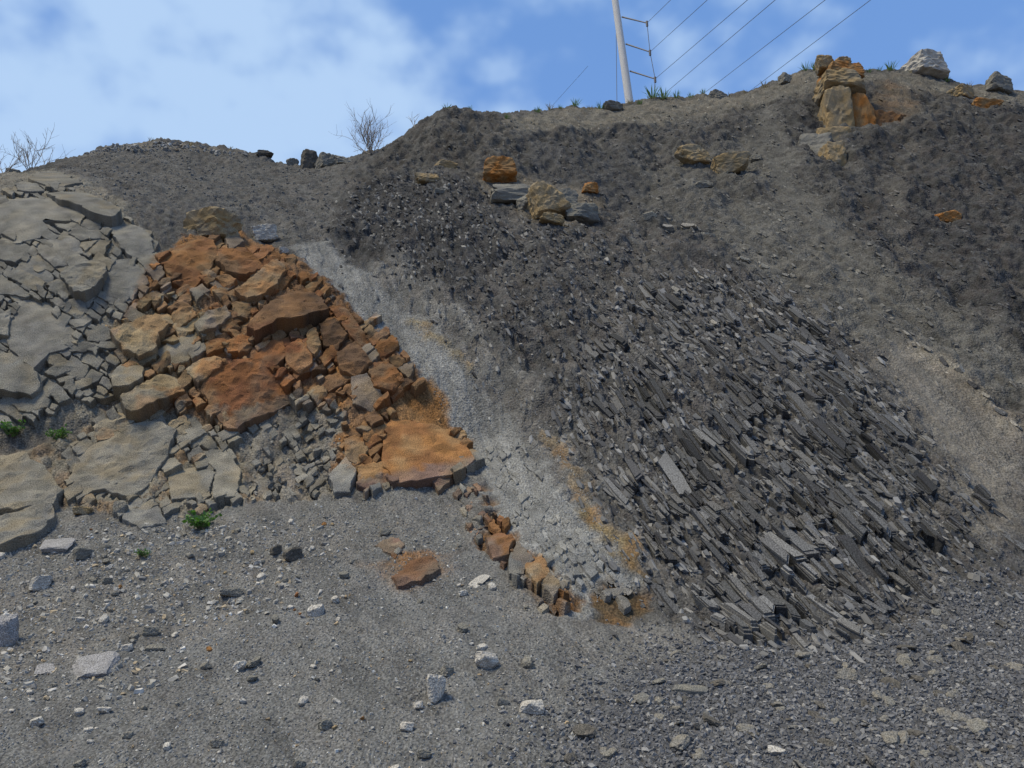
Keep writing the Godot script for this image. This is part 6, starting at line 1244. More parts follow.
		[[-3.1,10.81,-3.06,10.87,-3.01,10.93,-2.97,10.87,-2.93,10.83,-2.98,10.74,-3.03,10.69],0.11,1,-0.14,-0.17],
		[[-5.36,13.99,-5.34,14.14,-5.31,14.37,-5.22,14.16,-5.13,14,-5.16,13.88,-5.18,13.69],0.09,3,0.06,-0.35],
		[[-4.71,13.91,-4.68,14.07,-4.6,14.15,-4.53,13.99,-4.56,13.88,-4.58,13.68],0.11,5,0.06,0.08],
		[[-1.66,10.42,-1.6,10.5,-1.51,10.53,-1.47,10.49,-1.55,10.41,-1.62,10.32],0.09,6,-0.28,-0.04],
		[[-3.18,12.45,-3.12,12.55,-3.08,12.65,-3.05,12.62,-3.04,12.59,-3.08,12.49,-3.13,12.39],0.09,4,0.05,0.19],
		[[-2.37,11.74,-2.33,11.86,-2.3,11.94,-2.22,11.83,-2.16,11.68,-2.22,11.59,-2.25,11.52],0.11,3,0.02,0.08],
		[[-4.07,13.77,-4.05,14.01,-4,14.26,-3.9,14.06,-3.82,13.57,-3.85,13.43],0.11,4,-0.28,-0],
		[[-2.74,11.44,-2.69,11.54,-2.63,11.62,-2.61,11.58,-2.59,11.54,-2.65,11.45,-2.69,11.35],0.14,4,0.36,-0.06],
		[[-2.74,10.1,-2.68,10.17,-2.6,10.24,-2.58,10.18,-2.59,10.06,-2.65,10],0.12,5,-0.36,0.06],
		[[-4.61,11.72,-4.58,11.82,-4.49,11.72,-4.43,11.63,-4.48,11.51,-4.55,11.43],0.11,1,0.28,0.17],
		[[-4.94,10.9,-4.86,11.07,-4.77,11.2,-4.72,11.12,-4.66,11.07,-4.74,10.91,-4.84,10.79],0.13,1,-0.21,-0.29],
		[[-2.64,9.95,-2.6,10.01,-2.56,10.05,-2.53,10,-2.49,9.95,-2.54,9.91],0.14,1,-0.31,0.23],
		[[-3.57,11.05,-3.53,11.13,-3.49,11.17,-3.46,11.14,-3.44,11.1,-3.47,11.04,-3.51,10.99],0.14,3,-0.23,-0.24],
		[[-0.87,8.73,-0.8,8.82,-0.74,8.91,-0.68,8.75,-0.61,8.6,-0.65,8.5,-0.74,8.42],0.15,3,0.25,-0.37],
		[[-5.41,10.6,-5.31,10.78,-5.19,10.97,-5.13,10.85,-5.06,10.76,-5.16,10.59,-5.26,10.41],0.14,4,-0.25,0.05],
		[[-1.08,8.47,-0.99,8.66,-0.9,8.83,-0.81,8.66,-0.74,8.55,-0.83,8.37,-0.95,8.2],0.08,4,-0.33,-0.32],
		[[-4.72,9.93,-4.69,9.96,-4.67,9.99,-4.65,9.97,-4.63,9.94,-4.65,9.9,-4.68,9.87],0.09,3,-0.28,0.08],
		[[-4.94,10.8,-4.91,10.87,-4.88,10.85,-4.86,10.82,-4.9,10.75,-4.93,10.69],0.08,4,-0.16,-0.09],
		[[-2.39,9.43,-2.37,9.45,-2.33,9.48,-2.3,9.44,-2.27,9.38,-2.3,9.36,-2.33,9.32],0.09,3,0.37,-0.27],
		[[-4.49,11.77,-4.39,11.91,-4.29,12.06,-4.25,11.97,-4.18,11.89,-4.28,11.75,-4.37,11.61],0.09,6,-0.38,-0.28],
		[[-4.85,11.3,-4.82,11.35,-4.79,11.4,-4.75,11.37,-4.73,11.34,-4.77,11.28,-4.79,11.22],0.15,1,-0.27,-0.2],
		[[-3.59,10.59,-3.52,10.68,-3.41,10.71,-3.38,10.66,-3.44,10.56,-3.51,10.5],0.15,5,0.23,0.1],
		[[-3.34,12.69,-3.3,12.74,-3.27,12.79,-3.22,12.74,-3.17,12.67,-3.22,12.59,-3.25,12.55],0.12,4,0.3,0.16],
		[[-5.11,10.68,-5.09,10.74,-5.06,10.79,-5.02,10.74,-4.98,10.71,-5.01,10.64,-5.04,10.57],0.12,4,-0.03,0.06],
		[[-2.61,10.27,-2.57,10.31,-2.52,10.36,-2.51,10.34,-2.5,10.33,-2.54,10.28,-2.59,10.23],0.1,4,0.04,-0.02],
		[[-5.52,12.15,-5.5,12.2,-5.48,12.22,-5.44,12.19,-5.41,12.12,-5.42,12.09,-5.44,12.06],0.09,1,-0.1,-0.19],
		[[-5.72,12.3,-5.67,12.39,-5.63,12.48,-5.61,12.44,-5.58,12.39,-5.62,12.3,-5.67,12.23],0.14,1,0.37,-0.27],
		[[-2.83,10.85,-2.81,10.91,-2.77,10.95,-2.73,10.9,-2.7,10.85,-2.74,10.79,-2.78,10.73],0.08,1,0.34,-0.35],
		[[-2.62,12.1,-2.58,12.17,-2.55,12.21,-2.48,12.09,-2.41,11.97,-2.44,11.91,-2.49,11.85],0.14,6,-0.19,-0.18],
		[[-2.76,10.71,-2.72,10.75,-2.68,10.8,-2.67,10.76,-2.65,10.73,-2.69,10.68,-2.72,10.63],0.11,5,-0.06,-0.03],
		[[-5,10.65,-4.96,10.7,-4.92,10.66,-4.89,10.6,-4.92,10.54,-4.96,10.47],0.11,3,-0.09,-0.1],
		[[-5.96,11.93,-5.94,11.99,-5.91,12.06,-5.82,11.97,-5.74,11.9,-5.77,11.82,-5.83,11.75],0.13,6,-0.2,0.08],
		[[-2.19,9.51,-2.13,9.58,-2.07,9.62,-2.03,9.54,-1.95,9.47,-2.02,9.41],0.15,1,0.07,-0.25],
		[[-1.82,10.26,-1.77,10.36,-1.7,10.44,-1.64,10.38,-1.61,10.3,-1.66,10.23,-1.76,10.15],0.08,5,0.29,0.18],
		[[-3.98,11.14,-3.88,11.29,-3.78,11.43,-3.75,11.4,-3.74,11.35,-3.82,11.21,-3.91,11.06],0.12,3,-0.29,-0.13],
		[[-4.75,12.85,-4.7,13.01,-4.62,13.14,-4.54,13.03,-4.44,12.89,-4.5,12.76,-4.59,12.59],0.08,3,-0.39,-0.33],
		[[-3.53,11.04,-3.48,11.09,-3.43,11.15,-3.4,11.09,-3.4,10.99,-3.46,10.93],0.08,6,-0.12,0.01],
		[[-2.53,9.92,-2.49,9.97,-2.47,9.94,-2.46,9.91,-2.5,9.86,-2.53,9.82],0.12,3,0.13,0.06],
		[[-3.57,11.76,-3.53,11.82,-3.43,11.81,-3.38,11.72,-3.41,11.65,-3.45,11.61],0.15,1,0.3,0.21],
		[[-4.42,13.27,-4.33,13.64,-4.25,14.01,-4.18,13.89,-4.09,13.69,-4.17,13.35,-4.25,13.08],0.12,4,-0.02,0.12],
		[[-1.75,8.41,-1.72,8.43,-1.69,8.52,-1.63,8.38,-1.57,8.26,-1.61,8.2,-1.63,8.18],0.08,3,0.04,-0.17],
		[[-0.89,9.54,-0.84,9.64,-0.75,9.71,-0.72,9.67,-0.79,9.58,-0.85,9.48],0.12,6,-0.14,-0.07],
		[[-0.74,9.34,-0.7,9.43,-0.63,9.53,-0.6,9.48,-0.57,9.38,-0.63,9.3,-0.69,9.19],0.13,5,-0.27,-0.12],
		[[-4.94,11.21,-4.86,11.34,-4.83,11.29,-4.8,11.26,-4.87,11.14,-4.94,11.01],0.1,4,0.08,-0.3],
		[[-1.9,8.87,-1.88,8.92,-1.84,8.97,-1.81,8.92,-1.78,8.85,-1.81,8.81,-1.84,8.77],0.13,6,0.31,0.03],
		[[-3.06,12.68,-3.04,12.71,-3.02,12.76,-3.01,12.72,-2.98,12.7,-3.01,12.65,-3.03,12.62],0.08,1,0.01,0.19],
		[[-4.1,12.35,-4.08,12.41,-4.06,12.45,-4.02,12.42,-4.02,12.33,-4.05,12.28],0.14,6,-0.29,-0.38],
		[[-5.18,10.01,-5.11,10.09,-5.05,10.2,-4.99,10.13,-4.96,10.06,-5,9.96],0.12,1,0.01,0.22],
		[[-3.01,12.13,-2.93,12.27,-2.85,12.42,-2.82,12.35,-2.77,12.28,-2.86,12.16,-2.94,12.02],0.14,5,0.29,-0.19],
		[[-3.37,10.68,-3.31,10.77,-3.25,10.83,-3.21,10.79,-3.18,10.73,-3.24,10.67],0.13,5,-0.22,0.22],
		[[-4.77,9.74,-4.74,9.81,-4.71,9.85,-4.68,9.83,-4.67,9.8,-4.69,9.75,-4.72,9.69],0.13,3,0.14,0.1],
		[[-4.47,11.12,-4.41,11.2,-4.35,11.28,-4.33,11.26,-4.31,11.23,-4.36,11.14,-4.42,11.06],0.15,3,-0.08,-0.39],
		[[-3.37,11.46,-3.34,11.49,-3.31,11.54,-3.28,11.5,-3.25,11.45,-3.28,11.42,-3.31,11.38],0.1,6,-0.1,0.15],
		[[-0.73,8.96,-0.64,9.15,-0.53,9.27,-0.45,9.14,-0.38,8.9,-0.49,8.83,-0.6,8.65],0.12,1,-0.31,-0.22],
		[[-2.38,10.17,-2.31,10.23,-2.23,10.32,-2.2,10.26,-2.16,10.19,-2.24,10.13,-2.31,10.06],0.11,6,-0.07,-0.37],
		[[-3.5,11.97,-3.46,12.02,-3.42,12.09,-3.4,12.04,-3.36,11.98,-3.4,11.93,-3.43,11.87],0.11,6,-0.13,0.15],
		[[-4.71,12.15,-4.68,12.27,-4.6,12.15,-4.53,12.06,-4.57,11.98,-4.62,11.9],0.15,6,0.07,0.07],
		[[-4.64,10.25,-4.61,10.33,-4.53,10.4,-4.46,10.36,-4.42,10.27,-4.47,10.19,-4.53,10.12],0.09,5,0.18,-0.27],
		[[-3.3,10.62,-3.21,10.74,-3.12,10.84,-3.08,10.79,-3.03,10.72,-3.14,10.61,-3.23,10.52],0.1,6,0.1,-0.36],
		[[-1.79,10.58,-1.77,10.63,-1.72,10.67,-1.65,10.58,-1.6,10.48,-1.63,10.42,-1.68,10.39],0.13,5,-0.33,-0.12],
		[[-2.24,11.4,-2.12,11.63,-2.01,11.81,-1.96,11.76,-1.93,11.64,-2.05,11.43,-2.16,11.23],0.16,5,-0.22,0.04],
		[[-6.09,11.46,-6.05,11.51,-5.99,11.53,-5.96,11.51,-5.99,11.44,-6.03,11.39],0.11,4,-0.08,0.15],
		[[-2.33,10.86,-2.22,10.98,-2.1,11.14,-2.05,11.05,-2.02,10.95,-2.12,10.79,-2.2,10.66],0.13,1,0.36,0.12],
		[[-3.16,11.68,-3.08,11.81,-3.02,11.92,-2.98,11.88,-2.95,11.83,-3.02,11.71,-3.09,11.57],0.1,3,-0.05,-0.28],
		[[-2.71,11.45,-2.65,11.53,-2.6,11.63,-2.58,11.58,-2.55,11.53,-2.6,11.46,-2.66,11.38],0.08,5,0.18,-0.04],
		[[-5.38,11.08,-5.31,11.16,-5.25,11.28,-5.17,11.2,-5.12,11.13,-5.16,11.03],0.15,3,0.09,-0.26],
		[[-2.77,9.94,-2.73,9.98,-2.67,10.03,-2.65,9.96,-2.61,9.91,-2.65,9.86],0.1,6,0.13,0.12],
		[[-3.28,11.29,-3.2,11.41,-3.1,11.54,-3.07,11.48,-3.04,11.41,-3.11,11.28,-3.18,11.15],0.15,5,-0.18,-0.2],
		[[-4.66,10.01,-4.62,10.08,-4.5,10.06,-4.43,9.97,-4.49,9.92,-4.54,9.86],0.1,4,0.16,-0.34],
		[[-2.89,10.48,-2.69,10.67,-2.54,10.87,-2.43,10.71,-2.33,10.55,-2.5,10.39,-2.68,10.24],0.1,6,0.26,-0.03],
		[[-5.59,12.41,-5.55,12.53,-5.48,12.65,-5.43,12.6,-5.39,12.52,-5.43,12.4],0.1,4,-0.33,-0.09],
		[[-2.99,10.61,-2.93,10.7,-2.85,10.79,-2.83,10.75,-2.8,10.7,-2.87,10.63],0.16,6,-0.28,-0.13],
		[[-2.43,10.71,-2.36,10.78,-2.27,10.77,-2.23,10.71,-2.29,10.64,-2.35,10.57],0.1,3,0.14,-0.27],
		[[-1.88,10.86,-1.82,10.95,-1.74,11.03,-1.67,10.96,-1.62,10.86,-1.69,10.73,-1.77,10.66],0.13,4,-0.26,0.03],
		[[-1.85,9.35,-1.8,9.39,-1.78,9.42,-1.76,9.38,-1.73,9.35,-1.76,9.31,-1.79,9.27],0.14,6,0.08,-0.19],
		[[-4.26,10.74,-4.2,10.83,-4.15,10.9,-4.12,10.87,-4.09,10.83,-4.15,10.75],0.15,3,-0.22,-0.25],
		[[-3.5,12.83,-3.42,12.98,-3.35,13.21,-3.26,13.1,-3.3,12.78,-3.37,12.6],0.12,3,0.1,-0.05],
		[[-4.47,11.5,-4.44,11.52,-4.4,11.6,-4.31,11.49,-4.23,11.38,-4.28,11.31,-4.29,11.27],0.13,3,-0.31,-0.33],
		[[-3.2,10.19,-3.15,10.25,-3.09,10.31,-3.06,10.26,-3.08,10.16,-3.14,10.09],0.16,5,-0.18,0.15],
		[[-4.02,12.83,-3.92,13.08,-3.85,13.36,-3.76,13.25,-3.71,13.13,-3.8,12.87,-3.87,12.63],0.11,4,0.22,0.08],
		[[-4.57,13.58,-4.5,13.87,-4.44,14.37,-4.35,14.19,-4.27,14,-4.33,13.56,-4.41,13.24],0.15,5,0.22,0.11],
		[[-3.77,11.82,-3.66,12,-3.53,12.2,-3.49,12.13,-3.43,12.08,-3.55,11.84,-3.67,11.65],0.14,3,0.4,0.15],
		[[-1.84,8.11,-1.78,8.2,-1.74,8.29,-1.71,8.24,-1.69,8.17,-1.73,8.09,-1.78,8.01],0.15,1,-0.33,-0.13],
		[[-3.47,10.81,-3.36,10.93,-3.28,11.04,-3.23,11,-3.2,10.94,-3.29,10.81,-3.37,10.69],0.13,3,0.32,-0.12],
		[[-2.72,11.21,-2.61,11.37,-2.51,11.49,-2.46,11.35,-2.36,11.24,-2.48,11.1],0.1,6,-0.38,0.21],
		[[-1.82,9.9,-1.79,9.93,-1.76,9.97,-1.71,9.91,-1.68,9.85,-1.72,9.81,-1.76,9.78],0.1,3,0.18,0],
		[[-5.75,12.64,-5.69,12.84,-5.62,13.05,-5.53,12.91,-5.44,12.79,-5.52,12.6,-5.6,12.48],0.1,6,0.15,-0.32],
		[[-5.59,12.15,-5.56,12.22,-5.52,12.27,-5.5,12.25,-5.47,12.21,-5.5,12.14,-5.55,12.09],0.11,3,0.36,-0.35],
		[[-4.27,12.03,-4.23,12.08,-4.2,12.15,-4.15,12.08,-4.09,12.01,-4.14,11.96,-4.17,11.9],0.1,4,0.09,-0.23],
		[[-4.14,12.22,-4.08,12.33,-4.03,12.26,-3.97,12.17,-4.04,12.07,-4.09,12.01],0.12,3,-0.2,-0.14],
		[[-3.69,13.09,-3.67,13.19,-3.63,13.32,-3.56,13.21,-3.48,13.06,-3.53,12.98,-3.57,12.87],0.15,4,-0.22,-0.11],
		[[-5.6,10.23,-5.58,10.29,-5.55,10.33,-5.51,10.28,-5.46,10.24,-5.48,10.18,-5.51,10.15],0.14,3,0.13,-0.2],
		[[-2.5,11.89,-2.36,12.08,-2.22,12.3,-2.2,12.23,-2.15,12.18,-2.29,11.97,-2.41,11.75],0.1,3,0.32,-0.07],
		[[-4.43,11.05,-4.37,11.12,-4.32,11.2,-4.28,11.14,-4.23,11.09,-4.29,11.02,-4.33,10.95],0.14,1,-0.23,0.16],
		[[-5.2,10.63,-5.16,10.67,-5.14,10.7,-5.1,10.66,-5.06,10.6,-5.09,10.56,-5.11,10.52],0.1,6,0.15,-0.31],
		[[-3.37,12.03,-3.32,12.13,-3.24,12.27,-3.19,12.19,-3.15,12.09,-3.22,11.99,-3.29,11.89],0.12,1,0.01,0.03],
		[[-3.1,11.37,-3.07,11.4,-3.06,11.42,-3.01,11.36,-2.97,11.3,-2.99,11.27,-3.01,11.23],0.11,4,0.18,-0.22],
		[[-5.49,10.4,-5.44,10.5,-5.41,10.58,-5.33,10.46,-5.24,10.36,-5.28,10.3,-5.32,10.24],0.16,5,0.3,-0.26],
		[[-2,9.07,-1.89,9.17,-1.8,9.28,-1.77,9.23,-1.74,9.17,-1.83,9.06,-1.93,8.94],0.1,6,-0.21,-0.31],
		[[-4.01,11.5,-3.95,11.55,-3.9,11.61,-3.88,11.56,-3.83,11.51,-3.88,11.45,-3.92,11.38],0.11,5,-0.26,-0.01],
		[[-4.43,9.84,-4.38,9.95,-4.31,10.09,-4.21,9.97,-4.11,9.86,-4.19,9.77,-4.29,9.64],0.15,5,0.17,0.01],
		[[-2.34,9.08,-2.28,9.18,-2.21,9.27,-2.18,9.22,-2.15,9.18,-2.22,9.09,-2.28,9],0.09,1,-0.02,0.04],
		[[-2.51,10.32,-2.45,10.42,-2.36,10.51,-2.31,10.39,-2.25,10.31,-2.32,10.23,-2.38,10.17],0.12,6,0.39,-0.11],
		[[-4.52,10.12,-4.49,10.15,-4.45,10.21,-4.42,10.15,-4.38,10.11,-4.41,10.06,-4.43,10.01],0.08,6,0.03,-0.16],
		[[-6,10.79,-5.94,10.88,-5.85,11.04,-5.77,10.9,-5.67,10.81,-5.73,10.65,-5.78,10.51],0.12,6,-0.08,-0.28],
		[[-4.88,11.49,-4.83,11.59,-4.79,11.54,-4.76,11.49,-4.82,11.42,-4.87,11.32],0.14,6,-0.03,-0.27],
		[[-4.31,12.3,-4.27,12.39,-4.21,12.51,-4.15,12.43,-4.1,12.35,-4.14,12.25,-4.21,12.14],0.11,5,0.18,0.08],
		[[-4.03,10.78,-3.94,10.87,-3.84,10.98,-3.78,10.87,-3.7,10.73,-3.77,10.64,-3.89,10.53],0.12,4,-0.05,-0.3],
		[[-2.32,9.47,-2.25,9.53,-2.21,9.6,-2.16,9.49,-2.1,9.41,-2.15,9.35,-2.2,9.28],0.09,6,0.07,-0.3],
		[[-2.83,11.42,-2.8,11.48,-2.76,11.53,-2.71,11.45,-2.67,11.36,-2.69,11.3,-2.74,11.24],0.09,6,0.4,0.01],
		[[-5.2,12.93,-5.14,13.11,-5.1,13.21,-5.02,13.07,-4.93,12.99,-4.97,12.84,-5,12.72],0.09,4,0.12,-0.07],
		[[-3.69,11.74,-3.65,11.8,-3.53,11.79,-3.48,11.7,-3.52,11.62,-3.57,11.56],0.08,3,-0.08,0.05],
		[[-3.67,11.27,-3.61,11.37,-3.52,11.46,-3.49,11.39,-3.42,11.32,-3.49,11.21,-3.55,11.12],0.13,4,-0.32,0],
		[[-5.09,9.84,-5.04,9.93,-4.99,10.03,-4.95,9.96,-4.89,9.9,-4.95,9.83,-5,9.73],0.08,4,0.09,0.04],
		[[-1.99,8.76,-1.95,8.82,-1.91,8.86,-1.88,8.82,-1.86,8.73,-1.88,8.71,-1.92,8.66],0.14,4,-0.16,0.13],
		[[-4.74,12.96,-4.7,13.07,-4.68,13.03,-4.66,13,-4.7,12.9,-4.74,12.81],0.12,6,-0.1,-0.07],
		[[-3.59,12.95,-3.54,13.05,-3.5,13.17,-3.47,13.11,-3.44,13.06,-3.49,12.97],0.09,3,0.34,-0.28],
		[[-3.18,10.07,-3.11,10.16,-3.02,10.26,-2.99,10.21,-2.96,10.15,-3.04,10.08,-3.13,9.99],0.12,3,-0.01,-0.27],
		[[-4.12,13.35,-4.1,13.51,-4.08,13.79,-3.95,13.49,-3.83,13.31,-3.88,13.17,-3.92,13.04],0.14,5,0.29,-0.31],
		[[-4.98,11.73,-4.93,11.82,-4.86,11.89,-4.82,11.82,-4.76,11.75,-4.8,11.66,-4.85,11.58],0.12,3,-0.25,-0.07],
		[[-5.59,11.27,-5.54,11.37,-5.49,11.44,-5.44,11.36,-5.39,11.31,-5.42,11.22,-5.47,11.15],0.13,5,-0.1,0.1],
		[[-4.74,11.51,-4.71,11.53,-4.62,11.48,-4.54,11.4,-4.57,11.37,-4.61,11.32],0.12,1,0.01,-0.14],
		[[-5.38,11.51,-5.26,11.72,-5.15,11.94,-5,11.76,-4.88,11.63,-4.99,11.35,-5.12,11.17],0.11,3,-0.25,-0.32],
		[[-1.75,10.73,-1.64,10.86,-1.55,10.97,-1.5,10.82,-1.5,10.64,-1.56,10.52],0.1,1,-0.2,-0.28],
		[[-2.39,8.9,-2.35,8.96,-2.31,9.02,-2.28,8.95,-2.26,8.91,-2.29,8.85],0.1,6,-0.3,-0.15],
		[[-4.89,11.96,-4.87,11.99,-4.86,12.02,-4.82,11.96,-4.79,11.92,-4.79,11.89],0.08,4,-0.02,-0.37],
		[[-5.42,12.04,-5.39,12.09,-5.35,12.15,-5.24,12.05,-5.17,11.94,-5.19,11.86,-5.23,11.78],0.11,5,-0.4,-0.17],
		[[-3.9,11.32,-3.85,11.37,-3.81,11.44,-3.8,11.4,-3.78,11.38,-3.81,11.32,-3.85,11.26],0.16,3,0.32,-0.33],
		[[-4.45,12.25,-4.39,12.37,-4.33,12.48,-4.31,12.44,-4.27,12.39,-4.33,12.29],0.12,6,0.28,-0.34],
		[[-2.43,9.94,-2.37,9.99,-2.31,10.05,-2.3,10.02,-2.27,9.99,-2.33,9.93,-2.38,9.88],0.09,3,-0.33,0.08],
		[[-3.27,10.43,-3.25,10.47,-3.19,10.52,-3.15,10.46,-3.12,10.4,-3.15,10.36,-3.19,10.3],0.1,6,0.23,-0.1],
		[[-6.07,11.84,-5.99,11.97,-5.92,11.9,-5.83,11.78,-5.9,11.67,-5.96,11.55],0.08,6,-0.16,-0],
		[[-3.03,10.28,-2.95,10.35,-2.87,10.43,-2.76,10.33,-2.68,10.2,-2.77,10.09,-2.83,10.02],0.12,3,-0.06,-0.23],
		[[-3.01,10.96,-2.99,10.99,-2.97,11.03,-2.93,10.96,-2.89,10.9,-2.91,10.88,-2.93,10.85],0.09,6,-0.38,-0.21],
		[[-5.68,11.83,-5.64,11.91,-5.59,12.01,-5.54,11.95,-5.49,11.88,-5.54,11.81,-5.6,11.72],0.12,4,0.34,-0.03],
		[[-3.63,10.66,-3.58,10.73,-3.53,10.79,-3.52,10.77,-3.5,10.75,-3.55,10.67,-3.59,10.6],0.15,4,-0.39,-0.11],
		[[-4.61,11.86,-4.57,11.97,-4.44,11.95,-4.36,11.83,-4.41,11.74,-4.49,11.67],0.15,6,-0.09,-0.17],
		[[-5.24,12.69,-5.22,12.78,-5.18,12.89,-5.08,12.76,-5,12.65,-5.04,12.55,-5.09,12.51],0.14,4,0.19,-0.06],
		[[-2.93,10.58,-2.91,10.63,-2.88,10.67,-2.83,10.6,-2.79,10.54,-2.83,10.49,-2.86,10.45],0.12,1,0.21,-0.35],
		[[-4.95,9.96,-4.93,10.01,-4.89,10.06,-4.86,10.03,-4.82,9.98,-4.86,9.94],0.14,4,0.39,-0.28],
		[[-0.85,9.5,-0.78,9.61,-0.73,9.69,-0.69,9.65,-0.66,9.57,-0.71,9.48,-0.77,9.36],0.09,3,0.39,0.23],
		[[-5.61,12.05,-5.6,12.08,-5.59,12.11,-5.56,12.08,-5.53,12.04,-5.55,12.02],0.14,5,-0.36,-0.18],
		[[-3.89,11.59,-3.85,11.68,-3.78,11.78,-3.65,11.66,-3.54,11.46,-3.6,11.38,-3.69,11.26],0.13,3,-0.18,-0.37],
		[[-2.57,10.21,-2.53,10.26,-2.49,10.31,-2.46,10.27,-2.43,10.23,-2.48,10.18],0.11,6,-0.15,0.08],
		[[-6.05,13.05,-5.98,13.23,-5.88,13.3,-5.82,13.24,-5.87,13.06,-5.93,12.92],0.16,5,0.17,-0.12],
		[[-4.13,10.9,-4.11,10.93,-4.09,10.97,-4.03,10.9,-3.97,10.82,-3.99,10.79,-4.01,10.76],0.14,3,0.25,-0.22],
		[[-4.23,11.07,-4.18,11.18,-4.11,11.31,-4.05,11.22,-4.01,11.16,-4.08,11.04,-4.15,10.94],0.13,4,-0.37,-0.37],
		[[-4.36,11.55,-4.24,11.77,-4.13,11.93,-4.01,11.84,-3.92,11.65,-4.02,11.49,-4.14,11.31],0.09,3,0.38,0.07],
		[[-6.06,12.8,-6.03,12.92,-5.99,13,-5.94,12.95,-5.9,12.89,-5.93,12.8,-5.96,12.68],0.12,5,0.12,-0.35],
		[[-4.08,11.27,-4.04,11.34,-3.98,11.42,-3.96,11.39,-3.99,11.28,-4.04,11.21],0.16,3,-0.26,-0.09],
		[[-2.43,11.03,-2.33,11.22,-2.22,11.4,-2.18,11.26,-2.12,11.18,-2.23,11,-2.33,10.86],0.14,1,0.19,-0.24],
		[[-3.41,11.8,-3.38,11.85,-3.35,11.92,-3.32,11.89,-3.31,11.86,-3.33,11.8],0.15,3,0.4,-0.32],
		[[-5.68,10.72,-5.61,10.82,-5.56,10.95,-5.44,10.86,-5.36,10.71,-5.43,10.63,-5.52,10.51],0.13,3,0.17,-0.32],
		[[-3.53,11.5,-3.49,11.57,-3.44,11.66,-3.37,11.59,-3.32,11.49,-3.38,11.43,-3.44,11.34],0.12,6,-0.31,-0.4],
		[[-5.78,11.94,-5.75,12.01,-5.68,12.1,-5.64,12.04,-5.64,11.89,-5.68,11.79],0.15,3,-0.21,-0.16],
		[[-3.76,10.88,-3.68,10.95,-3.61,11.09,-3.54,11.01,-3.48,10.95,-3.56,10.83,-3.64,10.72],0.11,4,0.15,-0.28],
		[[-5.71,12.2,-5.67,12.3,-5.58,12.37,-5.56,12.32,-5.61,12.23,-5.66,12.14],0.09,1,0.24,0.16],
		[[-5.57,11.05,-5.51,11.13,-5.49,11.22,-5.35,11.12,-5.26,10.98,-5.32,10.87,-5.36,10.76],0.09,6,0.02,0.13],
		[[-5.03,12.21,-5,12.29,-4.96,12.36,-4.92,12.3,-4.89,12.25,-4.92,12.18],0.11,3,-0.37,-0.38],
		[[-2.12,9.71,-2.05,9.82,-1.99,9.89,-1.9,9.76,-1.8,9.6,-1.89,9.55,-1.97,9.48],0.16,6,0.24,-0.3],
		[[-5.45,11.24,-5.4,11.33,-5.34,11.43,-5.32,11.39,-5.28,11.35,-5.34,11.27,-5.4,11.17],0.08,3,0.24,0.08],
		[[-4.81,11.27,-4.75,11.34,-4.7,11.43,-4.65,11.36,-4.62,11.31,-4.67,11.23],0.12,3,0.23,0.15],
		[[-2.11,8.69,-2.06,8.75,-2.01,8.8,-1.97,8.75,-1.94,8.7,-2,8.61,-2.03,8.53],0.1,4,-0.25,-0.08],
		[[-2.15,11.24,-2.04,11.45,-1.92,11.63,-1.82,11.51,-1.76,11.28,-1.88,11.1,-1.99,10.92],0.14,4,-0.24,-0.31],
		[[-4.52,10.66,-4.42,10.75,-4.34,10.62,-4.23,10.51,-4.31,10.37,-4.4,10.24],0.14,1,-0.35,-0.15],
		[[-3,11.84,-2.88,12.05,-2.78,12.25,-2.71,12.14,-2.64,12.02,-2.76,11.85,-2.87,11.67],0.16,4,-0.03,-0.39],
		[[-2.94,10.95,-2.85,11.09,-2.78,11.24,-2.7,11.15,-2.65,11.04,-2.74,10.92,-2.84,10.77],0.14,4,-0.3,0.14],
		[[-5.16,14.08,-5.13,14.38,-5.1,14.69,-4.98,14.41,-4.84,14.15,-4.89,13.87,-4.94,13.62],0.14,1,-0.02,-0.38],
		[[-5.19,13.3,-5.13,13.56,-5.06,13.84,-5,13.7,-4.94,13.59,-4.99,13.34,-5.06,13.13],0.14,4,-0.32,0.1],
		[[-5.21,9.83,-5.18,9.88,-5.14,9.95,-5.09,9.89,-5.06,9.83,-5.09,9.77,-5.11,9.72],0.14,5,0.11,-0.05],
		[[-5.26,12.26,-5.17,12.37,-5.12,12.51,-5.03,12.39,-4.94,12.3,-5.04,12.14,-5.08,12.01],0.16,1,-0.09,-0.19],
		[[-3.07,11.52,-3,11.63,-2.93,11.74,-2.91,11.72,-2.89,11.68,-2.95,11.57],0.14,4,-0.2,0.2],
		[[-4.39,12.18,-4.36,12.23,-4.32,12.27,-4.26,12.22,-4.24,12.08,-4.28,12.02],0.11,5,0.09,0.04],
		[[-2.19,8.56,-2.15,8.62,-2.11,8.68,-2.08,8.64,-2.06,8.58,-2.1,8.53,-2.14,8.47],0.08,5,0.22,-0.16],
		[[-5.47,12.23,-5.42,12.37,-5.35,12.48,-5.3,12.42,-5.25,12.35,-5.32,12.23,-5.39,12.1],0.12,6,-0.31,0.08],
		[[-5.43,11.38,-5.41,11.41,-5.4,11.44,-5.36,11.4,-5.32,11.36,-5.34,11.33,-5.36,11.29],0.15,6,0.05,0.23],
		[[-5.02,10.15,-4.97,10.22,-4.93,10.29,-4.9,10.24,-4.86,10.2,-4.9,10.14,-4.94,10.06],0.11,5,0.4,-0.22],
		[[-4.61,11.34,-4.54,11.41,-4.5,11.53,-4.44,11.44,-4.38,11.36,-4.43,11.28,-4.49,11.17],0.1,6,-0.28,-0.02],
	]

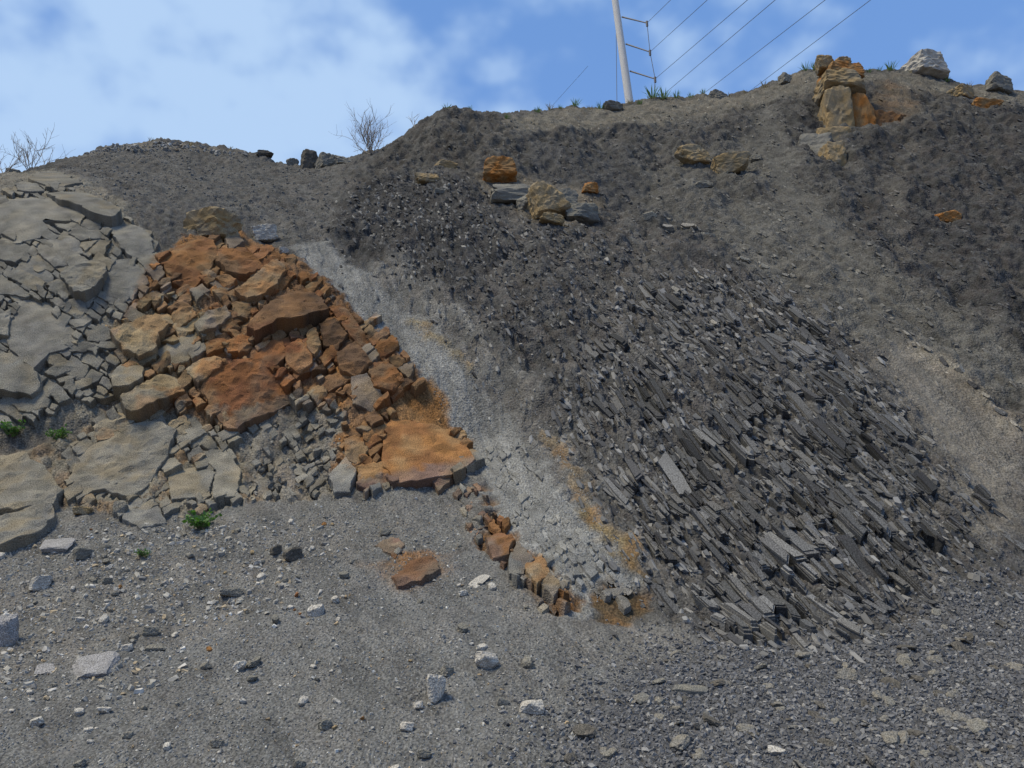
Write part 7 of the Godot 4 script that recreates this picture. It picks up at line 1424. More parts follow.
func fault_pieces() -> Array:
	# [outline in slope metres, height, tone, lean across, lean up]
	return [
		[[-0.32,6.85,-0.14,7.06,0.04,6.71,-0.04,6.4,-0.21,6.4],0.09,5,0,-0.2],
		[[-0.05,6.25,0.07,6.74,0.24,6.25,0.11,5.95,-0.03,5.97],0.08,0,0,0],
		[[0.12,6.11,0.32,6.5,0.4,5.98,0.25,5.69],0.08,3,0,0],
		[[0.28,5.75,0.4,6,0.51,5.69,0.41,5.49],0.07,2,0,0],
		[[-1.32,6.02,-1.14,6.35,-0.88,6.4,-0.78,6.07,-0.97,5.81,-1.19,5.74],0.06,5,0,0],
		[[-1.56,6.71,-1.42,7.01,-1.23,6.71,-1.32,6.43],0.04,4,0,0],
		[[-0.48,7.26,-0.44,7.19,-0.41,7.1,-0.42,7.07,-0.44,7.05,-0.48,7.12,-0.51,7.21],0,4,-0.72,0.1],
		[[-0.3,7.49,-0.26,7.37,-0.23,7.29,-0.25,7.26,-0.28,7.22,-0.31,7.32,-0.35,7.39],0.05,5,-0,0.17],
		[[0.51,5.51,0.55,5.44,0.58,5.37,0.55,5.31,0.52,5.27,0.49,5.34,0.46,5.41],0.08,6,-0.53,-0.69],
		[[0.12,6.06,0.15,6.01,0.17,5.94,0.15,5.9,0.13,5.84,0.1,5.91],0.04,1,-0.5,-0.07],
		[[0.18,5.89,0.21,5.83,0.23,5.76,0.22,5.75,0.19,5.81,0.17,5.86],0.06,6,-0.14,0.31],
		[[0.29,5.49,0.3,5.46,0.31,5.43,0.28,5.39,0.26,5.35,0.25,5.37],0.04,6,-0.16,-0.08],
		[[-0.41,7.44,-0.38,7.35,-0.34,7.26,-0.37,7.19,-0.43,7.21,-0.46,7.31],-0.01,5,0.8,-0.02],
		[[0.16,6.22,0.17,6.2,0.15,6.17,0.13,6.14,0.12,6.15,0.11,6.18],0,4,-0.28,-0.76],
		[[-0.49,8.18,-0.47,8.13,-0.45,8.08,-0.47,8.04,-0.49,8,-0.52,8.05,-0.53,8.1],0.01,1,-0.69,-0.55],
		[[-0.14,7.48,-0.11,7.39,-0.08,7.31,-0.1,7.26,-0.12,7.23,-0.15,7.3,-0.19,7.39],0.05,5,-0.18,-0.46],
		[[-0.62,7.84,-0.58,7.73,-0.55,7.58,-0.57,7.53,-0.62,7.64,-0.67,7.74],0.02,1,-0.35,-0.32],
		[[-0.51,7.91,-0.49,7.85,-0.47,7.8,-0.5,7.73,-0.52,7.66,-0.55,7.71,-0.57,7.8],0.01,5,-0.13,0.12],
		[[0.2,6.25,0.21,6.23,0.23,6.2,0.19,6.14,0.16,6.08,0.15,6.1,0.14,6.12],-0.01,6,-0.11,0.29],
		[[-0.55,8.1,-0.52,8.04,-0.5,8,-0.51,7.97,-0.52,7.94,-0.55,7.99,-0.57,8.05],0.01,4,-0.11,-0.04],
		[[0.52,5.71,0.55,5.66,0.58,5.6,0.55,5.57,0.54,5.52,0.51,5.58,0.49,5.64],0.06,4,-0.76,-0.6],
		[[-0.07,6.31,-0.05,6.28,-0.08,6.25,-0.1,6.19,-0.11,6.23,-0.13,6.26],0.04,5,-0.69,-0.45],
		[[0.51,5.72,0.51,5.69,0.52,5.67,0.49,5.61,0.46,5.55,0.45,5.57],-0.01,4,-0.46,0.16],
		[[-0.47,8.41,-0.42,8.31,-0.39,8.22,-0.41,8.2,-0.43,8.16,-0.46,8.25,-0.51,8.35],0.03,4,0.59,-0.58],
		[[-0.54,7.37,-0.51,7.28,-0.48,7.24,-0.49,7.18,-0.52,7.15,-0.55,7.22],0.04,4,-0.47,-0.67],
		[[-0.38,7.96,-0.34,7.88,-0.31,7.8,-0.33,7.76,-0.34,7.72,-0.38,7.8,-0.42,7.9],-0.02,5,-0.68,-0.26],
		[[-0.44,7.47,-0.4,7.4,-0.36,7.32,-0.38,7.3,-0.39,7.27,-0.43,7.34,-0.47,7.43],0.08,1,0.69,-0.06],
		[[-0.31,7.39,-0.3,7.35,-0.28,7.3,-0.3,7.27,-0.33,7.26,-0.35,7.3],-0,6,-0.28,0.39],
		[[-0.38,7.06,-0.36,7.02,-0.34,6.96,-0.36,6.91,-0.38,6.84,-0.4,6.92,-0.42,6.97],0.03,1,-0.63,-0.21],
		[[-0.36,8.08,-0.33,8.02,-0.3,7.96,-0.32,7.93,-0.33,7.89,-0.36,7.96,-0.38,8.02],0.07,6,-0.36,-0.71],
		[[-0.2,7.5,-0.19,7.46,-0.17,7.41,-0.18,7.38,-0.2,7.36,-0.21,7.41,-0.23,7.45],0.07,6,-0.62,-0.19],
		[[-0.02,7.27,-0.01,7.22,-0.03,7.15,-0.07,7.09,-0.1,7.15,-0.12,7.23],0.06,4,0.13,0.31],
		[[0.13,6.43,0.17,6.36,0.2,6.28,0.19,6.27,0.18,6.25,0.15,6.32,0.11,6.39],-0.02,6,0.31,0.24],
		[[-0.56,8.28,-0.53,8.21,-0.51,8.14,-0.54,8.09,-0.57,8.02,-0.59,8.06,-0.64,8.13],0.04,4,-0.26,-0.42],
		[[-0.44,8.05,-0.41,8.01,-0.38,7.95,-0.4,7.89,-0.43,7.87,-0.46,7.93,-0.48,7.97],0,6,0.46,0.19],
		[[-0.23,7.35,-0.17,7.21,-0.12,7.08,-0.14,7.03,-0.18,6.98,-0.22,7.11,-0.28,7.26],0.02,4,0.36,0.4],
		[[0.31,5.44,0.34,5.38,0.37,5.34,0.34,5.28,0.31,5.24,0.29,5.28,0.26,5.34],0.03,1,0.76,-0.22],
		[[-0.36,7.62,-0.33,7.54,-0.31,7.47,-0.34,7.44,-0.36,7.38,-0.39,7.44,-0.41,7.5],0.05,4,0.09,-0.25],
		[[0,6.57,0.04,6.48,0.02,6.44,0,6.42,-0.03,6.48,-0.08,6.58],0.07,6,-0.47,0.22],
		[[-0.73,8.37,-0.69,8.29,-0.64,8.14,-0.67,8.09,-0.71,8.03,-0.75,8.13,-0.79,8.24],0.03,6,0.18,-0.44],
		[[-0.51,8.28,-0.47,8.19,-0.43,8.1,-0.45,8.07,-0.46,8.04,-0.49,8.13,-0.54,8.23],0.06,4,-0.52,-0.49],
		[[-0.66,8.32,-0.63,8.25,-0.59,8.16,-0.61,8.13,-0.63,8.09,-0.66,8.17,-0.69,8.25],0.08,1,0.77,0.23],
		[[0.01,6.03,0.04,5.96,0.08,5.9,0.05,5.85,0.04,5.81,0.01,5.88,-0.03,5.96],0.08,1,-0.35,-0.53],
		[[0.39,5.47,0.42,5.4,0.46,5.34,0.43,5.31,0.42,5.27,0.39,5.35,0.36,5.4],0,6,0.37,-0.52],
		[[-0.65,8.22,-0.58,8.11,-0.52,7.97,-0.56,7.92,-0.58,7.83,-0.64,7.97,-0.71,8.11],-0.02,6,-0.71,-0.17],
		[[-0.19,6.67,-0.13,6.55,-0.16,6.47,-0.2,6.43,-0.25,6.53,-0.31,6.67],0.04,4,-0.26,0.19],
	]


func ring(flat: Array) -> Array:
	var r := []
	for k in range(0, flat.size(), 2):
		r.append(Vector2(flat[k], flat[k + 1]))
	return r

func outcrop(called: String, piece: String, label: String, pieces: Array, s: int) -> void:
	var mid := Vector2.ZERO
	var lowest := Vector2(0, 999)
	var centres := []
	for p in pieces:
		p[0] = ring(p[0])
		var c := Vector2.ZERO
		for q in p[0]: c += q
		c /= p[0].size()
		centres.append(c)
		mid += c
		if c.y < lowest.y: lowest = c
	mid /= pieces.size()
	var where := world_of(mid.x, lowest.y, smooth_w(mid.x, lowest.y))
	var o := base(called, where)
	tag(o, label, "rock outcrop")
	for k in pieces.size():
		var p: Array = pieces[k]
		var c: Vector2 = centres[k]
		var origin := world_of(c.x, c.y, smooth_w(c.x, c.y))
		var b := put(piece, block_mesh(p[0], p[1], p[2], p[3], p[4], s + k * 11, c, origin), mats.rock, o)
		b.position = origin - where

func loose_stones() -> Array:
	# [name, place across, place up, width, height, depth, how far sunk, turn, cut, tone, label, category]
	return [
		["stone", -0.64, 3.64, 0.166, 0.249, 0.150, 0.12, 0.2, 7, 8, "tall pyramid-shaped white stone on grey scree", "stone"],
		["stone", -0.23, 4.14, 0.221, 0.168, 0.159, 0.12, 0.5, 7, 8, "rounded chalky white stone, highest of the three white stones on the grey scree", "stone"],
		["stone", 0.16, 3.45, 0.219, 0.130, 0.130, 0.12, -0.2, 7, 8, "wedge-shaped white stone with dark underside, lowest right of three on scree", "stone"],
		["stone", -0.83, 3.2, 0.118, 0.086, 0.094, 0.15, 0.6, 7, 8, "small pale stone below the pyramid-shaped white stone", "stone"],
		["stone", -0.66, 2.85, 0.105, 0.075, 0.060, 0.15, 0.2, 5, 0, "flat grey stone on the scree near the bottom edge, below the white stones", "stone"],
		["stone", -0.77, 3.53, 0.082, 0.074, 0.066, 0.15, 0.2, 6, 8, "small round white pebble touching the pyramid-shaped white stone's foot", "stone"],
		["stone", -0.56, 4.04, 0.131, 0.105, 0.087, 0.3, 0.9, 6, 2, "dusty tan stone between the pyramid-shaped and the rounded white stones", "stone"],
		["stone", -3.74, 4.23, 0.412, 0.269, 0.197, 0.2, 0.3, 4, 10, "large flat triangular lilac-grey slab with a crack on the left scree", "stone"],
		["stone", -5.02, 5.8, 0.212, 0.180, 0.159, 0.15, 0.7, 5, 8, "pale faceted stone with a dark underside on the left scree", "stone"],
		["stone", -4.78, 4.63, 0.244, 0.375, 0.188, 0.2, 0.1, 5, 10, "grey block cut by the left picture edge on the scree", "stone"],
		["stone", -4.17, 4.21, 0.178, 0.143, 0.107, 0.2, 0.4, 4, 10, "squarish grey slab beside the large triangular lilac slab", "stone"],
		["stone", -2.93, 5.62, 0.250, 0.114, 0.146, 0.15, 0.2, 5, 0, "flat grey stone with dark underside below the green weed", "stone"],
		["stone", -4.85, 6.46, 0.226, 0.147, 0.158, 0.15, 0.9, 5, 1, "squat stone with shadowed underside under the cream sandstone ledge", "stone"],
		["stone", -5.24, 6.72, 0.369, 0.208, 0.185, 0.25, 0.1, 4, 10, "broad lilac-grey slab lying below the pale sandstone ledge", "stone"],
		["stone", -5.29, 7.49, 0.246, 0.111, 0.123, 0.1, 0.3, 5, 3, "yellowish flat stone in front of the mottled sandstone ledge", "stone"],
		["stone", -4.82, 7.46, 0.172, 0.246, 0.123, 0.15, 0.1, 5, 0, "upright grey stone at the foot of the mottled ledge", "stone"],
		["stone", -1.95, 5.18, 0.189, 0.139, 0.119, 0.2, 0.3, 7, 8, "pale crumbly stone alone on the mid scree", "stone"],
		["stone", -2.43, 4.17, 0.124, 0.107, 0.089, 0.15, 0.3, 7, 8, "white rounded stone with a greyer neighbour on the left scree", "stone"],
		["stone", -2.33, 4.24, 0.125, 0.072, 0.090, 0.15, 0.8, 5, 0, "greyer flat stone beside the white rounded stone on the left scree", "stone"],
		["stone", -2.69, 6.56, 0.125, 0.125, 0.102, 0.15, 0.8, 7, 9, "small dark lump of rock above the mid scree", "stone"],
		["stone", -2.47, 6.44, 0.225, 0.169, 0.157, 0.15, 0.3, 6, 9, "dark angular stone at the foot of the crumbling brown rock", "stone"],
		["stone", -3.32, 4.59, 0.187, 0.075, 0.093, 0.15, 0.1, 4, 1, "thin flat stone right of the triangular lilac slab", "stone"],
		["stone", -3.47, 4.82, 0.153, 0.115, 0.096, 0.2, 0.4, 5, 0, "grey stone above the thin flat stone on the left scree", "stone"],
		["stone", -3.33, 3.49, 0.122, 0.057, 0.073, 0.15, 0.1, 6, 8, "flat whitish pebble low on the left scree", "stone"],
		["stone", -2.26, 3, 0.107, 0.069, 0.069, 0.15, 0.5, 5, 0, "small grey chip near the bottom edge on the left scree", "stone"],
		["stone", -1.57, 2.74, 0.096, 0.074, 0.066, 0.15, 0.5, 6, 0, "grey pebble at the bottom edge left of centre", "stone"],
		["stone", -1.47, 3.23, 0.126, 0.087, 0.079, 0.15, 0.5, 6, 0, "grey lump with small pale stones round it, lower scree left of centre", "stone"],
		["stone", 1.52, 3.83, 0.307, 0.085, 0.136, 0.15, -0.2, 4, 1, "long pinkish-grey slab on the dark shale scree", "stone"],
		["stone", 2, 2.91, 0.151, 0.060, 0.075, 0.15, -0.2, 4, 8, "pale flat shard on the dark shale scree at the bottom", "stone"],
		["stone", -0.36, 5.88, 0.128, 0.277, 0.064, 0.1, -0.5, 4, 8, "white leaning shard below the rusty rubble", "stone"],
		["stone", -1.5, 7.01, 0.142, 0.118, 0.095, 0.15, 0.2, 6, 0, "small grey stone above the rusty mound", "stone"],
		["boulder", -4.69, 14.91, 0.507, 0.375, 0.413, 0.05, 0.3, 3, 8, "white boulder on the dark gully floor above the rusty rock", "boulder"],
		["stone", -4.36, 13.79, 0.284, 0.177, 0.177, 0.15, 0.3, 6, 8, "small white stone just behind the peak of the rusty rock", "stone"],
		["stone", -4.13, 14.16, 0.199, 0.127, 0.145, 0.15, 0.3, 6, 8, "smallest white stone right of the rusty rock's peak", "stone"],
		["boulder", -5.49, 14.36, 1.054, 0.581, 0.727, 0.2, -0.35, 2, 3, "large ochre boulder perched on top of the rusty outcrop", "boulder"],
		["boulder", -5.26, 22.27, 0.492, 0.673, 0.466, 0.28, 0.2, 4, 9, "tall dark boulder standing in the skyline notch", "boulder"],
		["boulder", -4.78, 21.96, 0.511, 0.511, 0.460, 0.28, 0.6, 4, 0, "round grey boulder right beside the tall dark one in the skyline notch", "boulder"],
		["boulder", -6.64, 23.31, 0.457, 0.242, 0.322, 0.28, 0.2, 4, 9, "low dark mossy boulder on the left mound's crest", "boulder"],
		["boulder", -5.8, 22.74, 0.343, 0.237, 0.264, 0.28, 0.2, 4, 0, "small grey boulder left of the tall dark boulder on the skyline", "boulder"],
		["boulder", -4.22, 21.42, 0.499, 0.350, 0.450, 0.38, 0.2, 4, 2, "tan weathered boulder at the foot of the bare shrub", "boulder"],
		["boulder", 11.56, 25.13, 1.167, 0.750, 1.111, 0.15, 0.35, 2, 8, "big pale slanted boulder on the crest right of the rusty pinnacle", "boulder"],
		["boulder", 13.03, 24.04, 0.806, 0.591, 0.698, 0.28, 0.2, 4, 1, "pinkish-grey rounded boulder at the crest's right end", "boulder"],
		["boulder", 2.84, 25.1, 0.563, 0.281, 0.450, 0.28, 0.2, 3, 1, "low tan boulder on the crest at the foot of the pole", "boulder"],
		["boulder", 5.89, 25.66, 0.571, 0.371, 0.457, 0.38, 0.2, 4, 0, "dark-grey hump of rock on the crest under the wires", "boulder"],
		["boulder", 7.77, 25.55, 0.424, 0.367, 0.339, 0.28, 0.3, 2, 0, "grey angular rock on the crest left of the rusty pinnacle", "boulder"],
		["boulder", -11.88, 20.12, 0.379, 0.261, 0.332, 0.23, 0.3, 2, 1, "small tan boulder balanced on the skyline at the far left", "boulder"],
		["boulder", -0.26, 18.11, 0.824, 0.607, 0.650, 0.08, -0.15, 1, 4, "smooth orange block perched on pale sandstone in the upper slope", "boulder"],
		["boulder", 0.71, 16.03, 0.831, 0.831, 0.594, 0.08, 0.2, 3, 3, "knobbly tan-orange boulder below the smooth orange block", "boulder"],
		["boulder", 0.12, 17.02, 1.160, 0.497, 0.538, 0.08, 0.1, 3, 2, "pale sandstone ledge carrying the smooth orange block", "boulder"],
		["boulder", 0.73, 15.34, 0.498, 0.230, 0.345, 0.08, 0.3, 2, 3, "overhanging ochre slab under the knobbly tan-orange boulder", "boulder"],
		["boulder", 1.35, 16.05, 0.793, 0.515, 0.476, 0.08, 0.3, 3, 1, "brown weathered boulder right of the knobbly tan-orange one", "boulder"],
		["boulder", 0.4, 16.47, 0.606, 0.445, 0.404, 0.08, 0.1, 3, 2, "pale block between the sandstone ledge and the knobbly boulder", "boulder"],
		["boulder", 1.11, 16.83, 0.535, 0.493, 0.411, 0.08, 0.4, 3, 1, "brownish block touching the knobbly boulder's right side", "boulder"],
		["boulder", 1.68, 17.58, 0.383, 0.298, 0.298, 0.08, 0.3, 2, 4, "small orange-brown boulder right of the orange rock cluster", "boulder"],
		["boulder", 4.25, 19.9, 0.842, 0.514, 0.514, 0.1, 0.2, 2, 3, "ochre boulder with a shadowed hollow beneath, on the upper slope", "boulder"],
		["boulder", 5, 19.23, 0.933, 0.523, 0.500, 0.1, -0.3, 2, 3, "sloping ochre boulder right next to the hollowed one on the upper slope", "boulder"],
		["boulder", 5.77, 20.13, 0.283, 0.235, 0.235, 0.28, -0.3, 2, 1, "small tan rock uphill right of the sloping ochre boulder", "boulder"],
		["boulder", 4.1, 17.94, 0.518, 0.194, 0.302, 0.38, -0.2, 2, 1, "brown low rock below the two ochre boulders", "boulder"],
		["boulder", 8.67, 16.03, 0.534, 0.297, 0.356, 0.1, 0.2, 2, 4, "single orange boulder on the dark slope at upper right", "boulder"],
		["boulder", -1.5, 18.96, 0.538, 0.292, 0.359, 0.33, 0.2, 3, 3, "upper of two small ochre rocks on the dark knoll", "boulder"],
		["boulder", -1.82, 18.11, 0.607, 0.260, 0.390, 0.33, 0.1, 3, 3, "lower and wider of two small ochre rocks on the dark knoll", "boulder"],
		["boulder", -1.51, 17.3, 0.293, 0.126, 0.210, 0.33, 0.1, 2, 2, "tiny yellowish rock just below the two ochre knoll rocks", "boulder"],
		["boulder", 12.17, 22.72, 0.873, 0.462, 0.565, 0.38, 0.2, 3, 4, "low rusty rock below the pinkish boulder at the crest", "boulder"],
		["boulder", 11.84, 23.45, 0.631, 0.421, 0.474, 0.38, 0.6, 3, 3, "brown rock between the pale slanted and the pinkish crest boulders", "boulder"],
		["boulder", 7.5, 19.73, 0.555, 0.833, 0.602, 0.33, 0.1, 2, 3, "tall ochre boulder wedged between the pinnacle and the split tan boulder", "boulder"],
	]


func set_stones() -> void:
	var k := 0
	for d in loose_stones():
		k += 1
		var size := Vector3(d[3], d[4], d[5])
		var big: bool = d[0] == "boulder"
		var mesh := stone_mesh(100 + k, d[8], 26 if big else 14, 36 if big else 20, 0.13 if big else 0.1, d[9], size)
		var o := put(d[0], mesh, mats.rock)
		if d[8] == 4 and not big:
			var slab := Vector3(size.x, maxf(0.25 * size.x, 0.03), size.y * 1.45)
			o.mesh = stone_mesh(100 + k, 3, 12, 18, 0.05, d[9], slab)
			o.position = spot(d[1], d[2], 0.0) - up_at(d[1], d[2]) * slab.y * 0.3
			o.rotation = Vector3(0.6, 0.0, 0.0)
			o.rotate_object_local(Vector3.UP, d[7])
			tag(o, d[10], d[11])
			continue
		o.position = spot(d[1], d[2], 0.0) - Vector3(0, size.y * d[6], 0) - Vector3(0, 0, 0.12 * size.z)
		o.rotation = Vector3(0.0, d[7], 0.0)
		tag(o, d[10], d[11])

func scatter_box(outline: PackedVector2Array) -> Rect2:
	var r := Rect2(outline[0], Vector2.ZERO)
	for p in outline: r = r.expand(p)
	return r

# Stones lie flat to the slope with some tilt.
func lying(u: float, v: float, size: Vector3, rng: RandomNumberGenerator, tilt: float, sink: float) -> Transform3D:
	var up := (up_at(u, v, 0.06) + Vector3(rng.randfn(), rng.randfn(), rng.randfn()) * tilt).normalized()
	var side := up.cross(Vector3(rng.randfn(), rng.randfn(), rng.randfn())).normalized()
	var b := Basis(side * size.x, up * size.y, side.cross(up) * size.z)
	return Transform3D(b, spot(u, v) - up * size.y * sink)

func gravel(called: String, label: String, outline: PackedVector2Array, count: int, lo: float, hi: float, flat: float, palette: Array, tilt: float, s: int, parent: Node3D = null, thin := 0.0, feather := 0.0) -> void:
	var rng := RandomNumberGenerator.new()
	rng.seed = s
	var box := scatter_box(outline)
	var spots := []
	var clump := noise(s, 0.7, 3)
	while spots.size() < count:
		var p := Vector2(rng.randf_range(box.position.x, box.end.x), rng.randf_range(box.position.y, box.end.y))
		if not Geometry2D.is_point_in_polygon(p, outline): continue
		if thin > 0.0 and clump.get_noise_2d(p.x, p.y) < rng.randf_range(-thin, thin) : continue
		spots.append(p + Vector2(rng.randfn(), rng.randfn()) * feather)
	for variant in 3:
		var mm := MultiMesh.new()
		mm.transform_format = MultiMesh.TRANSFORM_3D
		mm.use_colors = true
		mm.mesh = shard_mesh(s + 40 + variant)
		mm.instance_count = count / 3
		for k in count / 3:
			var p: Vector2 = spots[k * 3 + variant]
			var l := lo + (hi - lo) * pow(rng.randf(), 3.0)
			var size := Vector3(l * rng.randf_range(0.8, 1.3), l * flat * rng.randf_range(0.6, 1.4), l * rng.randf_range(0.5, 0.9))
			mm.set_instance_transform(k, lying(p.x, p.y, size, rng, tilt, 0.45 if palette.is_empty() else 0.3))
			var c: Color = zone_colour(p.x, p.y) * 0.95 if palette.is_empty() else palette[mini(int(palette.size() * pow(rng.randf(), 2.4)), palette.size() - 1)]
			mm.set_instance_color(k, c * rng.randf_range(0.75, 1.25))
		var o := MultiMeshInstance3D.new()
		o.name = called if parent else numbered(called)
		o.multimesh = mm
		o.material_override = mats.chip
		(parent if parent else self).add_child(o, true)
		tag(o, label, "" if parent else "gravel", "", "stuff")

func pebbles(called: String, label: String, group: String, outline: PackedVector2Array, count: int, lo: float, hi: float, flat: float, tones: Array, s: int, tilt := 0.25) -> void:
	var rng := RandomNumberGenerator.new()
	rng.seed = s
	var kinds := []
	for k in 6:
		kinds.append(stone_mesh(s + k, 5, 7, 11, 0.07, tones[k % tones.size()]))
	var box := scatter_box(outline)
	var made := 0
	while made < count:
		var p := Vector2(rng.randf_range(box.position.x, box.end.x), rng.randf_range(box.position.y, box.end.y))
		if not Geometry2D.is_point_in_polygon(p, outline): continue
		var l := lo + (hi - lo) * pow(rng.randf(), 2.0)
		var o := put(called, kinds[made % 6], mats.rock)
		o.transform = lying(p.x, p.y, Vector3(l, l * flat * rng.randf_range(0.7, 1.3), l * rng.randf_range(0.55, 0.9)), rng, tilt, 0.25)
		tag(o, label, "stone", group)
		made += 1

# A sharp-edged splinter: a crooked prism of five or six sides.
func shard_mesh(s: int) -> ArrayMesh:
	var rng := RandomNumberGenerator.new()
	rng.seed = s * 31 + 5
	var sides := 5 + s % 2
	var pos := PackedVector3Array()
	var ring := []
	for k in sides:
		var a := TAU * (k + rng.randf_range(-0.35, 0.35)) / sides
		ring.append(Vector2(cos(a), sin(a)) * rng.randf_range(0.36, 0.56))
	var shift := Vector2(rng.randf_range(-0.12, 0.12), rng.randf_range(-0.12, 0.12))
	for j in 2:
		for k in sides:
			var q: Vector2 = ring[k] * (1.0 if j == 0 else rng.randf_range(0.62, 1.0)) + shift * j
			pos.append(Vector3(q.x, j + (rng.randf_range(-0.35, 0.2) if j == 1 else 0.0), q.y))
	var index := PackedInt32Array()
	for k in sides:
		var b := (k + 1) % sides
		index.append_array([k, b, k + sides, b, b + sides, k + sides])
		if k > 0 and k < sides - 1:
			index.append_array([sides, sides + k, sides + k + 1, 0, k + 1, k])
	return flat_mesh(pos, index, PackedColorArray())

# ---------------------------------------------------------------- shale beds
func shale_basis(u: float, v: float, size: Vector3, rng: RandomNumberGenerator, loose: float, dip := -71.0) -> Basis:
	var a := deg_to_rad(dip + rng.randfn() * (4.0 + 14.0 * loose))
	var out := up_at(u, v, 0.5)
	var sv := Vector3.RIGHT.cross(out).normalized()
	if sv.y < 0.0: sv = -sv
	var dir := (Vector3.RIGHT * cos(a) + sv * sin(a)).normalized()
	var across := out.cross(dir).normalized()
	if across.x > 0.0: across = -across
	# plates lean out towards the lower left
	var up := (out * 0.9 + across * (0.45 + rng.randfn() * (0.16 + 0.5 * loose)) + dir * rng.randfn() * (0.1 + 0.3 * loose)).normalized()
	dir = (dir - up * dir.dot(up)).normalized()
	return Basis(dir * size.x, up * size.y, dir.cross(up) * size.z)

func shale_outcrop() -> void:
	var outline := PackedVector2Array([V(1.63, 12.22), V(3.29, 13.51), V(4.63, 12.56), V(5.06, 10.27), V(5.52, 8.1), V(5.24, 6.66), V(4.24, 5.5), V(3.27, 4.77), V(2.04, 4.81), V(1.51, 5.7), V(1.2, 7.52), V(0.67, 9.33)])
	var best := PackedVector2Array([V(1.67, 7.42), V(2.41, 8.28), V(3.8, 9.27), V(4.87, 10.03), V(5.31, 9.18), V(5.49, 7.88), V(5.18, 6.64), V(4.24, 5.63), V(3.26, 4.88), V(2.12, 4.97), V(1.68, 5.83)])
	var centre := Vector2.ZERO
	for p in best: centre += p / best.size()
	var where := spot(centre.x, centre.y - 1.5)
	var o := base("shale_outcrop", where)
	tag(o, "dark grey shale face broken into slabs that dip down to the right", "rock outcrop")
	var rng := RandomNumberGenerator.new()
	rng.seed = 77
	var tones := [Color(0.148, 0.147, 0.15), Color(0.2, 0.197, 0.197), Color(0.12, 0.119, 0.122), Color(0.18, 0.173, 0.166), Color(0.09, 0.089, 0.092)]
	var kinds := []
	for k in 10:
		kinds.append(shale_mesh(300 + k, tones[k % 5]))
	var pale_kinds := []
	for k in 4:
		pale_kinds.append(shale_mesh(330 + k, [Color(0.38, 0.35, 0.3), Color(0.34, 0.32, 0.29), Color(0.42, 0.38, 0.31), Color(0.3, 0.285, 0.26)][k]))
	# slabs lie edge to edge along the beds: the bed frame is split again and again into long pieces
	var along := Vector2(0.326, -0.946)
	var across := Vector2(0.946, 0.326)
	var lo := Vector2(99, 99)
	var hi := -lo
	for p in outline:
		var q := Vector2(p.dot(along), p.dot(across))
		lo = lo.min(q)
		hi = hi.max(q)
	var todo := [Rect2(lo, hi - lo)]
	var cut := []
	while not todo.is_empty():
		var r: Rect2 = todo.pop_back()
		var thick := 0.035 + 0.15 * pow(rng.randf(), 2.6)
		if r.size.y <= thick and r.size.x <= thick * 5.0:
			cut.append(r)
			continue
		var f := rng.randf_range(0.32, 0.68)
		if r.size.x / 5.0 > r.size.y:
			todo.append(Rect2(r.position, Vector2(r.size.x * f, r.size.y)))
			todo.append(Rect2(r.position + Vector2(r.size.x * f, 0), Vector2(r.size.x * (1.0 - f), r.size.y)))
		else:
			todo.append(Rect2(r.position, Vector2(r.size.x, r.size.y * f)))
			todo.append(Rect2(r.position + Vector2(0, r.size.y * f), Vector2(r.size.x, r.size.y * (1.0 - f))))
	cut.sort_custom(func(x, y): return x.get_area() > y.get_area())
	var ledge := noise(81, 2.2, 3)
	var gap := noise(82, 1.1, 4)
	var tint_patch := noise(83, 0.9, 3)
	var few := SurfaceTool.new()
	few.begin(Mesh.PRIMITIVE_TRIANGLES)
	var made := 0
	for r in cut:
		var c: Vector2 = r.get_center()
		var mid: Vector2 = along * c.x + across * c.y
		if not Geometry2D.is_point_in_polygon(mid + Vector2(rng.randfn(), rng.randfn()) * 0.35, outline): continue
		var solid := Geometry2D.is_point_in_polygon(mid + Vector2(rng.randfn(), rng.randfn()) * 0.3, best)
		if gap.get_noise_2d(mid.x, mid.y) * 1.6 + (0.22 if solid else -0.14) < rng.randf_range(-0.3, 0.4): continue
		var corners := []
		var wobble := rng.randfn() * 0.06
		for k in [Vector2(0, 0), Vector2(0.5, 0), Vector2(1, 0), Vector2(1, 1), Vector2(0.5, 1), Vector2(0, 1)]:
			var q: Vector2 = r.position + r.size * (k as Vector2) + Vector2(rng.randf_range(-0.7, 0.7), rng.randf_range(-0.14, 0.14)) * r.size.y
			q = c + (q - c).rotated(wobble)
			corners.append(along * q.x + across * q.y)
		var high := (0.02 if solid else -0.015) + 0.07 * ledge.get_noise_2d(c.x * 0.5, c.y * 3.0) + rng.randf_range(-0.02, 0.025)
		var lean_u := rng.randf_range(-0.07, 0.07)
		var lean_v := rng.randf_range(-0.05, 0.05)
		var origin := world_of(mid.x, mid.y, smooth_w(mid.x, mid.y))
		var colour: Color = tones[rng.randi() % 5] * rng.randf_range(0.75, 1.25) * (1.05 + 0.7 * tint_patch.get_noise_2d(mid.x, mid.y))
		var m := slab_mesh(corners, mid, high, lean_u, lean_v, colour, origin, rng)
		if made < 300:
			var b := put("slab", m, mats.slab, o)
			b.position = origin - where
		else:
			few.append_from(m, 0, Transform3D(Basis.IDENTITY, origin - where))
		made += 1
	var rest := put("thin_slabs", few.commit(), mats.slab, o)
	rest.set_meta("kind", "stuff")
